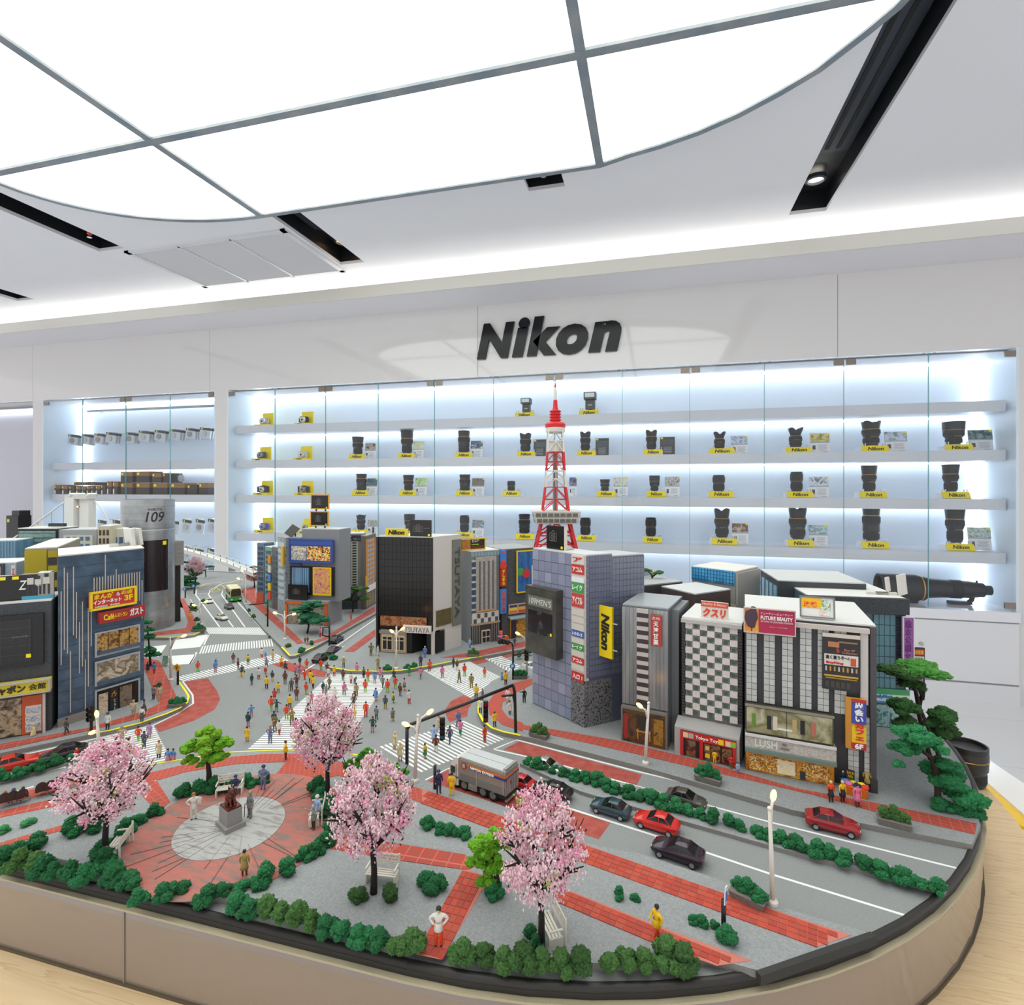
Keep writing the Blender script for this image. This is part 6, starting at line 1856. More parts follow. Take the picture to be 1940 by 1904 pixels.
# ---- blocks behind
b = Bld('convenience_building', 'dark roofed model building with teal glass and convenience store at right rear', (1530, 1364), (1716, 1378), .13, 1124)
b.h = .156
b.body(M('4F6470', .3), M('D8D7D4', .6))
pb('dark_fascia', b.t, (b.w / 2, -.003, b.h - .008), (b.w + .002, .008, .019), M('33373A', .8, n=(700, '44484C', .4, .6)))
for j in range(7):
    for i in range(4): pb('glass_pane', b.t, (b.w * (.70 + i * .055), -.0008, b.h * (.34 + j * .083)), (b.w * .05, .0016, b.h * .078), M('54808C', .15))
for j in range(22): pb('louvre', b.t, (b.w * .945, -.0008, b.h * (.33 + j * .025)), (b.w * .08, .0016, b.h * .014), M('3A3A3E', .5))
st = put('store_front', MB().box((0, 0, 0), (b.w * .42, .004, b.h * .3)).mesh('store_front'), b.t, M('3A5A5E', .3), (b.w * .81, -.002, b.h * .15)); st['w'], st['h'], st['th'] = b.w * .42, b.h * .3, .004
on(st, .5, .93, 1, .14, M('3F9A58', .4), 'green_band'); on(st, .5, .76, 1, .2, M('D8DCD8', .4), 'white_band', .0008); on(st, .5, .66, 1, .05, M('3A8AC8', .4), 'blue_band', .001); lett(st, 'FamilyMart', .34, .8, .5, .13, M('2E86C8', .4), bold=.02).location.y -= .0008
on(st, .5, .3, .96, .56, picture_mat(['2E4A4E', '5A8A8E', 'A8C8C0', '3A5A7A'], 120, 4, .15), 'shop_glass')
for q in (.35, .5, .8): on(st, q, .3, .012, .56, M('A8C8C8', .4), 'mullion', .001)
o = put('purple_sign', MB().box((0, 0, 0), (.0115, .004, .074)).mesh('purple_sign'), b.t, M('A25AA0', .4), (b.w - .002, -.008, b.h * .64)); o['w'], o['h'], o['th'] = .0115, .074, .004
frame(o, .001, M('D8D8DC', .4)); lett(o, vert('歳末公開セール'), .5, .5, .6, .9, M('6A2A80', .4), bold=.02)
o = put('tenant_board', MB().box((0, 0, 0), (.016, .003, .052)).mesh('tenant_board'), b.t, M('232024', .4), (b.w + .010, -.004, b.h * .47)); o['w'], o['h'], o['th'] = .016, .052, .003
for q, (c_, tx) in enumerate((('C8402A', '全店営業'), ('D8CDB8', 'カラオケ'), ('D8CDB8', 'バル'), ('231F24', 'DUO'), ('2E2428', 'ビリヤード'), ('3A8AC8', '1F'))):
    on(o, .5, .9 - q * .16, .88, .13, M(c_, .4), 'tenant_field'); lett(o, tx, .5, .9 - q * .16, .7, .08, M('F0E030' if q == 0 else '2A2A2A' if q < 3 else 'E8D8E0', .4)).location.y -= .0007
a = thing('roof_card_stand', 'white card fins standing on the dark fascia roof at right', 'card stand', b.A + b.ux * b.w * .9 + b.uy * .02 + Vector((0, 0, b.h + .0017)), b.ang)
for k in (0, 1):
    pb('fin', a, (k * .016, 0, .013), (.014, .002, .026) if k else (.006, .002, .018), M('D8D5CE', .6), (0, -.15, .5)); pb('fin_foot', a, (k * .01 - .012, 0, .0015), (.024, .005, .003), M('CFCCC4', .6))
b = Bld('white_roof_block', 'low model block with wide pale roof and blue side windows behind the tile store', (1474, 1331), (1641, 1344), .10, 1101)
b.body(M('3E4246', .6), M('C4C6C6', .6))
for i in range(4): pb('window', b.t, (-.0006, .012 + i * .022, b.h * .6), (.0012, .014, b.h * .7), M('86B4CE', .2)); 
b = Bld('blue_top_block', 'model block with bright blue glass top band and beige window rows', (1311, 1298), (1394, 1323), .07, 1074)
b.body(M('9C9894', .6), M('D9D6D0', .6))
w = b.board('blue_band', 1311, 1078, 1392, 1103, M('2F8FC8', .25, n=(60, '55A8D8', .4, .6)), .0015)
for i in range(14): on(w, (i + .5) / 14, .5, .008, 1, M('1F5F90', .3), 'joint')
for j in range(4): on(w, .5, (j + .5) / 4, 1, .03, M('1F5F90', .3), 'joint')
pb('beige_wall', b.t, (b.w * .44, -.0005, b.h * .38), (b.w * 1.12, .001, b.h * .72), M('C9C2A0', .6))
for j in range(6):
    for i in range(12): pb('window', b.t, (b.w * (-.08 + (i + .5) * 1.04 / 12), -.0014, b.h * (.68 - j * .1)), (b.w * .055, .0012, b.h * .06), M('4A3E3C', .3))
yb = b.d * .5; pb('loading_door', b.t, (b.w + .0006, yb, b.h * .45), (.0012, b.d * .6, b.h * .5), M('6E6862', .6)); pb('beam', b.t, (b.w + .001, yb, b.h * .85), (.004, b.d, b.h * .28), M('A5A19C', .6))
b = Bld('low_grey_block', 'low model block with plain grey roof behind the glass corner tower', (1205, 1327), (1293, 1308), .07, 1112)
b.body(M('4A4648', .6), M('A9ABAC', .6)); pb('window_band', b.t, (b.w * .55, -.0006, b.h * .78), (b.w * .7, .0012, b.h * .2), M('7A94A0', .2))
LOWROOF = (b.A + b.ux * b.w * .35 + b.uy * .05, b.h + .0017)
bz = thing('roof_panel', 'small grey solar panel board on the low grey block roof', 'roof panel', b.A + b.ux * b.w * .78 + b.uy * .055 + Vector((0, 0, b.h + .0017)), b.ang)
pb('board', bz, (0, 0, .005), (.022, .002, .008), M('8A98A4', .4), (-.3, 0, 0)); pb('yellow_mark', bz, (.009, -.002, .007), (.003, .001, .003), YEL)
b = Bld('brown_block', 'low brown model block with white roof and wide windows', (1317, 1356), (1384, 1337), .06, 1127)
b.body(M('4E403E', .6), M('C6C9CA', .6))
for q in (.42, .78): pb('window', b.t, (b.w * q, -.0006, b.h * .72), (b.w * .24, .0012, b.h * .25), M('8FA4A8', .2))
# ================================================================= RED LATTICE TOWER
TD = 1.35
tb_ = AD(1052, 1144, TD)
t = thing('lattice_tower', 'red and white steel lattice model tower rising behind the city', 'model tower', (tb_.x, tb_.y, SW), math.radians(14))
TRED = M('CF1F24', .4); TWH = M('DAD6CE', .45)
kz = TD / F
zy = lambda y: 1.3 - (y - 920) * kz - SW
hw = lambda px: px * kz


def prof(z):
    tb = [(zy(1144), hw(64)), (zy(1036), hw(37)), (zy(992), hw(27)), (zy(965), hw(24)), (zy(923), hw(19)), (zy(857), hw(15)), (zy(817), hw(13.2))]
    for (za, ra), (zb, rb) in zip(tb, tb[1:]):
        if za <= z <= zb:
            return ra + (rb - ra) * (z - za) / (zb - za)
    return tb[-1][1] if z > tb[-1][0] else tb[0][1]


lv = [(0, TRED), (zy(1100), TRED), (zy(1060), TRED), (zy(1036), TRED), (zy(1012), TRED), (zy(990), TRED)]
lv2 = [(zy(968), TRED), (zy(946), TRED), (zy(923), TWH), (zy(907), TWH), (zy(892), TRED), (zy(875), TRED), (zy(857), TWH), (zy(836), TWH), (zy(817), TWH)]
for lev in (lv, lv2):
    for (za, ma), (zb, mb_) in zip(lev, lev[1:]):
        ra, rb = prof(za), prof(zb)
        ca = [Vector((sx * ra, sy * ra, za)) for sx, sy in ((-1, -1), (1, -1), (1, 1), (-1, 1))]
        cb = [Vector((sx * rb, sy * rb, zb)) for sx, sy in ((-1, -1), (1, -1), (1, 1), (-1, 1))]
        th = .0055 if lev is lv else .0036
        for k in range(4):
            put('corner_leg', MB().bar(ca[k], cb[k], th * .75, n=4).mesh('corner_leg'), t, ma)
        for k in range(4):
            a0, a1, b0, b1 = ca[k], ca[(k + 1) % 4], cb[k], cb[(k + 1) % 4]
            m = (b0 + b1) / 2; m2 = (a0 + a1) / 2
            mb = MB()
            mb.bar(b0, b1, th * .4, n=4)
            mb.bar(a0, m, th * .4, n=4).bar(a1, m, th * .4, n=4).bar(m2, m, th * .35, n=4)
            put('face_bracing', mb.mesh('face_bracing'), t, ma)
z0, z1 = zy(990), zy(967)
r0, r1 = hw(38), hw(44)
dk = MB(); dk.add([(sx * r0, sy * r0, z0) for sx, sy in ((-1, -1), (1, -1), (1, 1), (-1, 1))] + [(sx * r1, sy * r1, z1) for sx, sy in ((-1, -1), (1, -1), (1, 1), (-1, 1))], [(0, 3, 2, 1), (4, 5, 6, 7), (0, 1, 5, 4), (1, 2, 6, 5), (2, 3, 7, 6), (3, 0, 4, 7)])
dko = put('main_deck', dk.mesh('main_deck'), t, TWH)
for s in range(4):
    for j in range(2):
        for i in range(7):
            u = (i + .5) / 7 * 2 - 1; v = .27 + j * .46
            rr = r0 + (r1 - r0) * v
            o = pb('deck_window', dko, (0, 0, 0), (rr * .22, .0016, (z1 - z0) * .34), M('6E6A60', .3))
            o.matrix_local = Matrix.Rotation(s * math.pi / 2, 4, 'Z') @ Matrix.Translation((u * rr * .92, -rr - .0002, z0 + (z1 - z0) * v)) @ Matrix.Diagonal((rr * .22, .0016, (z1 - z0) * .34, 1))
pb('lift_shaft', t, (0, 0, (zy(967) + zy(857)) / 2), (hw(9), hw(9), zy(857) - zy(967)), M('A39C98', .5))
pb('lift_stripe', t, (0, -hw(4.7), (zy(967) + zy(857)) / 2), (hw(4), .001, zy(857) - zy(967)), M('6E6866', .5))
put('upper_pod', MB().lathe([(hw(8), zy(857)), (hw(12.5), zy(857)), (hw(12.5), zy(845)), (hw(10), zy(839)), (0, zy(838))], 28, cap=False).mesh('upper_pod', True, auto=40), t, TWH)
put('top_deck', MB().lathe([(hw(14), zy(821)), (hw(18), zy(819)), (hw(19), zy(812)), (hw(19), zy(811))], 32).mesh('top_deck', True, auto=40), t, TWH)
put('top_deck_roof', MB().lathe([(hw(19), zy(811)), (hw(19.5), zy(804)), (hw(16), zy(801)), (hw(10), zy(799))], 32).mesh('top_deck_roof', True, auto=40), t, TRED)
pr_ = [(hw(9), zy(800))]
for k in range(4):
    zb = 799 - k * 5.5
    pr_ += [(hw(9), zy(zb - 1)), (hw(11.2), zy(zb - 2.4)), (hw(11.2), zy(zb - 3.6)), (hw(9), zy(zb - 5))]
put('ribbed_drum', MB().lathe(pr_, 28).mesh('ribbed_drum', True, auto=40), t, TRED)
put('lower_mast', MB().lathe([(hw(6.5), zy(778)), (hw(4.6), zy(772)), (hw(3.6), zy(758))], 18).mesh('lower_mast', True, auto=40), t, TRED)
put('white_mast', MB().lathe([(hw(2.4), zy(758)), (hw(3), zy(750)), (hw(2.6), zy(738)), (hw(1.5), zy(734))], 14).mesh('white_mast', True, auto=40), t, TWH)
put('tip', MB().lathe([(hw(1.7), zy(734)), (hw(1), zy(724)), (hw(.3), zy(718))], 12).mesh('tip', True, auto=40), t, TRED)

# ================================================================= WHITE SUSPENSION BRIDGE
BW = M('D9DAD6', .5)
BD = 1.45
deckz = lambda px, py, d=BD: AD(px, py, d)
bt = AD(152, 1000, BD)
t = thing('suspension_bridge', 'white suspension model bridge with cables crossing behind the city', 'model bridge', (bt.x, bt.y, SW))
loc = lambda px, py, d=BD: AD(px, py, d) - Vector((bt.x, bt.y, SW))
zt = loc(152, 943).z
for sx, nm in ((-14, 'pylon'), (14, 'pylon')):
    p = loc(152 + sx, 960)
    pb('pylon', t, (p.x, p.y, zt / 2), (.032, .02, zt), BW)
pb('pylon_cap', t, (0, 0, zt + .002), (.076, .026, .010), M('C9CAC6', .5))
for sx in (-12, 0, 22):
    p = loc(152 + sx, 950); pb('cap_fin', t, (p.x, p.y, zt + .008), (.006, .024, .008), BW, (0, .5, 0))
for off in (0, 8):
    pts = [loc(x, y, BD + off * .004) for x, y in ((-40, 1060), (10, 1030), (58, 998), (90, 975), (112, 958), (128, 948))]
    put('main_cable', MB().tube(pts, .0018, 6).mesh('main_cable', True), t, BW)
    for x, y in ((72, 988), (98, 970), (120, 953)):
        a = loc(x, y, BD + off * .004)
        put('hanger', MB().bar(a, (a.x, a.y, .19), .0011, n=5).mesh('hanger'), t, M('A9AAA8', .5))
pts = [loc(x, y) for x, y in ((177, 948), (190, 960), (200, 975), (210, 1000), (225, 1030))]
put('main_cable', MB().tube(pts, .0018, 6).mesh('main_cable', True), t, BW)
# approach deck sweeping down right of the silver tower
dp = [(330, 1037, 1.52), (380, 1050, 1.53), (430, 1067, 1.53), (480, 1086, 1.53)]
L_ = [AD(x, y, d) - Vector((bt.x, bt.y, SW)) for x, y, d in dp]
mb = MB()
for a, b in zip(L_, L_[1:]):
    d = (b - a); n_ = Vector((-d.y, d.x, 0)).normalized() * .034
    mb.add([a, b, b + n_, a + n_, a - Vector((0, 0, .010)), b - Vector((0, 0, .010)), b + n_ - Vector((0, 0, .010)), a + n_ - Vector((0, 0, .010))], [(0, 1, 2, 3), (4, 7, 6, 5), (0, 4, 5, 1), (2, 6, 7, 3)])
put('ramp_deck', mb.mesh('ramp_deck'), t, BW)
for side in (0, 1):
    mb = MB()
    for a, b in zip(L_, L_[1:]):
        d = (b - a); n_ = Vector((-d.y, d.x, 0)).normalized() * .034 * side
        mb.bar(a + n_ + Vector((0, 0, .007)), b + n_ + Vector((0, 0, .007)), .0009, n=5)
    put('hand_rail', mb.mesh('hand_rail'), t, M('C9CAC8', .5))
    for k in range(13):
        f = k / 12 * (len(L_) - 1); i = min(int(f), len(L_) - 2); p = L_[i].lerp(L_[i + 1], f - i)
        d = (L_[i + 1] - L_[i]); n_ = Vector((-d.y, d.x, 0)).normalized() * .034 * side
        pb('rail_post', t, p + n_ + Vector((0, 0, .0035)), (.0012, .0012, .007), M('6A6C6E', .5))
for k in (0,):
    p = L_[k]; pb('pier', t, (p.x + .003, p.y + .015, p.z / 2 - .005), (.012, .018, max(.002, p.z - .011)), BW)

# ================================================================= PLANTS
FOL = [M('1A5A33', .95, n=(900, '2A7A48', .35, .66)), M('174F2C', .95, n=(900, '246A3C', .35, .66)), M('35592A', .95, n=(900, '4A7236', .35, .66)), M('284A22', .95, n=(900, '3E622E', .35, .66)), M('4E9418', .9, n=(420, '7FB11C', .4, .66)), M('214A1C', .9, n=(420, '33622A', .38, .66))]
DARK, DEEP, OLIVE, OLD, LIME, PINE = FOL


def clump_mesh(seed, n=13, sub_=4, flat_=.8, spread=.62):
    rg = random.Random(seed); mb = MB()
    for i in range(n):
        a = rg.uniform(0, 6.28); r = rg.uniform(0, spread) if i else 0
        s = rg.uniform(.24, .44)
        z = s * .72 + rg.uniform(0, .85) * (1 - r * .9)
        mb.ico((r * math.cos(a), r * math.sin(a), z * flat_), s, sub_, amp=.38, fr=2.3, seed=rg.uniform(0, 90), sq=(1, 1, .9))
    zm = min(v[2] for v in mb.v)
    mb.v = [(x, y, max(z, 0) if zm < 0 else z - zm) for x, y, z in mb.v]
    return mb.mesh('foliage_clump', True)


CL = [clump_mesh(s) for s in range(10, 18)]
CLB = [clump_mesh(s, 16, 4, .8, .75) for s in range(30, 34)]
TUFT = [clump_mesh(s, 15, 4, .55, .85) for s in range(50, 54)]


def hedge(label, pts, r, mats, seed=0, group='green hedges', z=SW, step=None, hz=1.0):
    """a row of foam clumps along picture points"""
    ps = [G(p[0], p[1], z) for p in pts]
    tot = sum((b - a).length for a, b in zip(ps, ps[1:]))
    n = max(1, int(tot / (step or r * 1.15)) + 1) if len(ps) > 1 else 1
    t = thing('hedge' if len(ps) > 1 else 'shrub', label, 'hedge' if len(ps) > 1 else 'shrub', ps[0], 0, group)
    rg = random.Random(seed)
    for k in range(n):
        d = tot * k / max(1, n - 1); i = 0
        while i < len(ps) - 2 and d > (ps[i + 1] - ps[i]).length:
            d -= (ps[i + 1] - ps[i]).length; i += 1
        p = ps[i] + ((ps[i + 1] - ps[i]).normalized() * d if len(ps) > 1 else Vector())
        s = r * rg.uniform(.8, 1.15)
        q = p - ps[0] + Vector((rg.uniform(-.2, .2) * r, rg.uniform(-.2, .2) * r, -.0003))
        put('foliage_clump', CL[rg.randrange(len(CL))], t, mats[rg.randrange(len(mats))], q, (0, 0, rg.uniform(0, 6.28)), (s, s, s * hz * rg.uniform(.85, 1.1)))
    return t


hedge('long green hedge along the median strip of the right hand road', [(1000, 1446), (1100, 1478), (1200, 1510), (1300, 1541), (1400, 1572), (1500, 1602), (1600, 1635), (1700, 1667), (1775, 1690)], .0095, [DARK, DARK, DEEP], 1, z=1.0035, hz=.95)
hedge('front edge hedge of dark clumps at far left of the park', [(8, 1640), (60, 1648), (110, 1660), (160, 1668)], .0105, [DARK, DEEP, OLIVE], 2)
hedge('left front hedge curling round the cherry tree foot', [(192, 1620), (205, 1645), (215, 1668), (240, 1680)], .0105, [DARK, DEEP], 3)
hedge('front hedge below the plaza, its left part near the black edging', [(265, 1710), (300, 1704), (345, 1692)], .0095, [DARK, DEEP], 4)
hedge('front hedge below the plaza beside the woman in yellow', [(385, 1708), (425, 1695), (462, 1684), (500, 1672)], .0095, [DARK, DEEP], 5)
hedge('long front hedge running right along the black edging', [(445, 1722), (500, 1738), (560, 1752), (620, 1770), (680, 1782), (740, 1794), (785, 1800)], .0102, [DARK, OLIVE, DEEP, OLIVE], 6)
hedge('bushy hedge right of the plaza edge by the front lawn', [(505, 1660), (530, 1668), (550, 1655)], .0100, [DARK, DEEP], 7)
hedge('small bushy hedge where the red walk leaves the plaza', [(575, 1625), (600, 1618), (618, 1600)], .0088, [DARK, DEEP], 8)
hedge('olive green hedge along the front edge under the nearest cherry tree', [(880, 1812), (930, 1822), (990, 1832), (1050, 1842), (1110, 1840), (1170, 1836), (1225, 1826), (1270, 1822), (1300, 1830)], .0108, [OLIVE, OLIVE, OLD], 9)
hedge('dark hedge behind the white bench at the back of the plaza', [(350, 1508), (390, 1504), (430, 1496), (465, 1490), (500, 1482)], .0105, [DARK, DEEP], 10)
hedge('tall dark hedge along the right side of the plaza', [(600, 1500), (612, 1525), (628, 1545), (645, 1565), (630, 1578)], .0120, [DARK, DEEP], 11)
hedge('dark hedge bending away left of the plaza', [(290, 1545), (262, 1560), (240, 1576), (222, 1598)], .0095, [DARK, DEEP], 12)
hedge('dark hedge behind the left cherry tree trunk', [(30, 1625), (60, 1608), (95, 1592), (130, 1580), (170, 1575)], .0110, [DARK, DEEP], 13)
hedge('pale green hedge at the left edge below the brown seats', [(5, 1578), (30, 1572), (55, 1562)], .0080, [DARK, M('3F8A52', .9)], 14)
hedge('dark green hedge on the left road median behind the red car', [(0, 1480), (30, 1472), (60, 1464), (95, 1452), (130, 1442)], .0085, [DARK, DEEP], 15, z=1.003)
hedge('low dark shrub row on the lawn right of the truck', [(812, 1566), (835, 1573), (858, 1580), (880, 1584)], .0085, [DARK], 16)
hedge('dark bush standing alone on the front lawn', [(800, 1680), (830, 1684)], .0100, [DARK, DEEP], 17)
hedge('round bush around the middle cherry tree foot', [(680, 1704), (705, 1715), (735, 1705)], .0105, [DEEP, OLD, DARK], 18)
hedge('dark bush beneath the lime green tree on the front lawn', [(930, 1698), (955, 1700)], .0095, [DEEP, DARK], 19)
hedge('small green bush on the pale walk near the yellow coated walker', [(1172, 1700), (1205, 1706)], .0055, [DARK], 20)
hedge('thin low hedge left of the black sign post', [(1312, 1748), (1335, 1752), (1352, 1757)], .0052, [DARK], 21)
hedge('dark green shrub at the foot of the black sign post', [(1380, 1780), (1395, 1792)], .0072, [DARK], 22)
hedge('small shrubs at the foot of the nearest cherry tree', [(1000, 1778), (1020, 1790)], .0060, [DEEP, OLD], 23)
for k, (px, py, r, lab) in enumerate([(505, 1167, .006, 'leafy shrub on the kerb under the black signal arm'), (480, 1170, .007, 'olive shrub at the kerb of the back left road'), (472, 1158, .0075, 'shrub beside the white lamp post on the back street'),
                                      (385, 1140, .006, 'bushy shrub left of the back road near the first lamp'), (362, 1148, .006, 'olive shrub beside the red walk by the silver tower'), (373, 1176, .0065, 'shrub behind the twin lamp on the left corner'),
                                      (450, 1130, .006, 'shrub behind the green bus'), (545, 1226, .0075, 'olive shrub at the tip of the corner pavement'), (568, 1236, .0105, 'large dark shrub in the yellow kerb corner'), (590, 1222, .007, 'small dark shrub right in the yellow kerb corner'),
                                      (630, 1250, .0085, 'dark shrub at the bookshop street corner'), (615, 1246, .0065, 'olive shrub beside the parked dark car'), (733, 1269, .0085, 'dark shrub left of the bookshop lamp post'), (770, 1266, .0085, 'dark shrub right of the bookshop lamp post'), (785, 1264, .0075, 'small dark shrub furthest right of the bookshop lamp post'),
                                      (511, 1209, .003, 'tiny green tuft on the kerb by the crossing'), (300, 1300, .0045, 'tiny plant beside the red walk at left'), (985, 1243, .0085, 'dark shrub island in the back right road'), (1000, 1236, .0085, 'taller dark shrub behind the signal post at right')]):
    hedge(lab, [(px, py)], r, [DARK if 'olive' not in lab else OLIVE], 100 + k, 'street shrubs')
# planters
STONE = M('77716B', .85, b=(500, .5))
PLN = MB(); PLN.add([(-1, -.5, 0), (1, -.5, 0), (1, .5, 0), (-1, .5, 0), (-1.12, -.6, .5), (1.12, -.6, .5), (1.12, .6, .5), (-1.12, .6, .5)], [(0, 3, 2, 1), (4, 5, 6, 7), (0, 1, 5, 4), (1, 2, 6, 5), (2, 3, 7, 6), (3, 0, 4, 7)])
PLN = PLN.mesh('trough')
for k, (px, py, s, mt, lab, rz) in enumerate([(1022, 1396, .0115, OLIVE, 'stone planter with leafy shrub beside the signal post', -.3), (1342, 1480, .0125, DARK, 'stone planter with dark shrub before the toy shop', -.3), (1693, 1563, .0125, OLIVE, 'stone planter with sparse olive shrub at the far right walk', -.25), (1418, 1706, .0120, DARK, 'stone planter with dark shrub beside the near white lamp', -.45),
                                              (335, 1338, .0105, DARK, 'stone planter with dark shrub at the left kerb corner', .6), (896, 1243, .0105, OLIVE, 'stone planter with olive shrub by the stone stripe building', .2), (985, 1285, .0110, DARK, 'stone planter with dark shrub under the blue parking sign', .3), (376, 1196, .0120, DARK, 'stone planter with dark shrub at the silver tower corner', .3), (367, 1157, .0085, OLIVE, 'stone planter with olive shrub behind the left twin lamp', .3)]):
    p = G(px, py, SW)
    t = thing('planter', lab, 'planter', p, rz, 'stone planters')
    put('trough', PLN, t, STONE, (0, 0, 0), (0, 0, 0), (s * .9, s * .9, s * .9))
    for q in (-1, 0, 1):
        put('foliage_clump', CL[(k + q) % 8], t, mt, (q * s * .55, 0, s * .38), (0, 0, q + k), (s * .62, s * .62, s * .85 if q == 0 else s * .62))


def branch_tree(seed, h, n1=6, spread=.5, trunk=.035):
    """trunk and limbs in unit height"""
    rg = random.Random(seed); mb = MB(); tips = []
    mb.tube([(0, 0, 0), (.01, 0, .16), (-.01, .01, .34)], [trunk * 1.25, trunk, trunk * .85], 8)
    for i in range(n1):
        a = 6.28 * i / n1 + rg.uniform(-.3, .3); e = rg.uniform(.45, 1.0)
        r = spread * rg.uniform(.45, .8) * (1.25 - e * .6)
        m = Vector((r * .5 * math.cos(a), r * .5 * math.sin(a), .34 + (e - .3) * .35)); q = Vector((r * math.cos(a), r * math.sin(a), .38 + e * .42))
        mb.tube([(-.01, .01, .33), m, q], [trunk * .7, trunk * .5, trunk * .25], 6); tips.append(q)
        for j in range(3):
            b = a + rg.uniform(-1, 1); q2 = q + Vector((math.cos(b) * .14, math.sin(b) * .14, rg.uniform(-.08, .16)))
            mb.tube([m.lerp(q, .6), q2], [trunk * .35, trunk * .12], 5); tips.append(q2)
    return mb, tips


def blossom_mesh(seed, spread):
    """thousands of small petals in an egg shaped crown"""
    rg = random.Random(seed); mb = MB()
    cl = []
    for i in range(240):
        while True:
            x, y, z = rg.uniform(-1, 1), rg.uniform(-1, 1), rg.uniform(-1, 1)
            q = x * x + y * y + z * z
            if .12 < q < 1: break
        wz = 1.0 - .38 * max(0, z) - .12 * max(0, -z)
        cl.append(Vector((x * spread * .52 * wz, y * spread * .52 * wz, .66 + z * .34)))
    for c in cl:
        mi0 = rg.choice([0, 0, 0, 1, 1, 2, 0, 1])
        if rg.random() < .05: mi0 = 3
        for k in range(24 if mi0 < 3 else 9):
            o = Vector((rg.gauss(0, .032), rg.gauss(0, .032), rg.gauss(0, .024)))
            d = Vector((rg.uniform(-1, 1), rg.uniform(-1, 1), rg.uniform(-.3, 1))).normalized()
            u = d.orthogonal().normalized(); w = d.cross(u); s = rg.uniform(.013, .024)
            p = c + o
            mi = mi0 if rg.random() < .8 else rg.choice([0, 1, 2])
            if rg.random() < .05 and mi < 3: mi = 4
            vv = [p - u * s, p + w * s * .7 + d * s * .4, p + u * s, p - w * s * .7 + d * s * .4, p + d * s * .9]
            mb.add([(a_.x, a_.y, p.z + (a_.z - p.z) * .72) for a_ in vv], [(0, 1, 4), (1, 2, 4), (2, 3, 4), (3, 0, 4), (0, 3, 2, 1)], mi)
    return mb.mesh('blossom', False, 5)


BLM = [M('EFD2D8', .8), M('E2BAC4', .8), M('E79CB8', .8), M('8CC418', .8), M('2A2024', .8)]
BLM2 = [M('EBA9A6', .8), M('E19A92', .8), M('F0B8A8', .8), M('5C8A1C', .8), M('3A2A24', .8)]
BRK = M('221D1E', .9, b=(600, .6))
BLS = [blossom_mesh(3, 1.0), blossom_mesh(8, 1.0), blossom_mesh(12, 1.0)]
BRS = []
for s in (4, 9, 13):
    m_, _ = branch_tree(s, 1, 8, .75)
    BRS.append(m_.mesh('trunk_and_limbs', True))
CH = [(200, 1620, 1402, 152, 0, 'cherry tree with dense pink blossom at left, bench beside its trunk', 1), (620, 1515, 1318, 116, 1, 'cherry tree with pink blossom behind the plaza, trunk forked low', 1), (708, 1692, 1432, 158, 2, 'cherry tree with pink blossom in the middle of the front lawn', 1), (1025, 1790, 1492, 162, 0, 'nearest cherry tree with tall pink crown and short trunk at the front edge', 1),
      (370, 1110, 1054, 36, 1, 'small cherry tree far back beside the white bridge ramp', 1), (482, 1113, 1076, 30, 2, 'small salmon pink cherry tree at the back street corner', 2)]
for px, py, top, wpx, k, lab, v in CH:
    p = G(px, py, SW); d_ = p.x * -ST + p.y * CT
    h = (py - top) * d_ / F; w = wpx * d_ / F
    t = thing('cherry_tree', lab, 'tree', p, k * 1.7 + px, 'pink cherry trees', (w / .98, w / .98, h))
    put('trunk_and_limbs', BRS[k], t, BRK)
    tag(put('blossom', BLS[k], t, BLM if v == 1 else BLM2), kind='stuff')


def pad_tree(name, lab, px, py, pads, trunk, mats, tr=.0016, z=SW, group='green model trees', base_=None, dep_=None):
    """foam pads on bent wire limbs: pads (px, py, width px, flat) at the trunk's distance"""
    p = base_ or G(px, py, z)
    d_ = p.x * -ST + p.y * CT
    t = thing(name, lab, 'tree', p, 0, group)
    rg = random.Random(int(px))
    q = lambda x, y: AD(x, y, d_) - p
    for path in trunk:
        pts = [q(*a) for a in path]
        put('limb', MB().tube(pts, [tr * (1.2 - .6 * i / max(1, len(pts) - 1)) for i in range(len(pts))], 7).mesh('limb', True), t, M('33261F', .9))
    for k, (x, y, w, fl_) in enumerate(pads):
        c = q(x, y); r = w * d_ / F / 2 / 1.1
        c = c + Vector((CT * 0, 0, 0)) + Vector((-ST, CT, 0)) * rg.uniform(-.35, .35) * r
        put('foliage_pad', TUFT[rg.randrange(4)] if fl_ < .8 else CLB[rg.randrange(4)], t, mats[k % len(mats)], c - Vector((0, 0, r * .45 * fl_)), (0, 0, rg.uniform(0, 6)), (r, r, r * fl_))
    return t


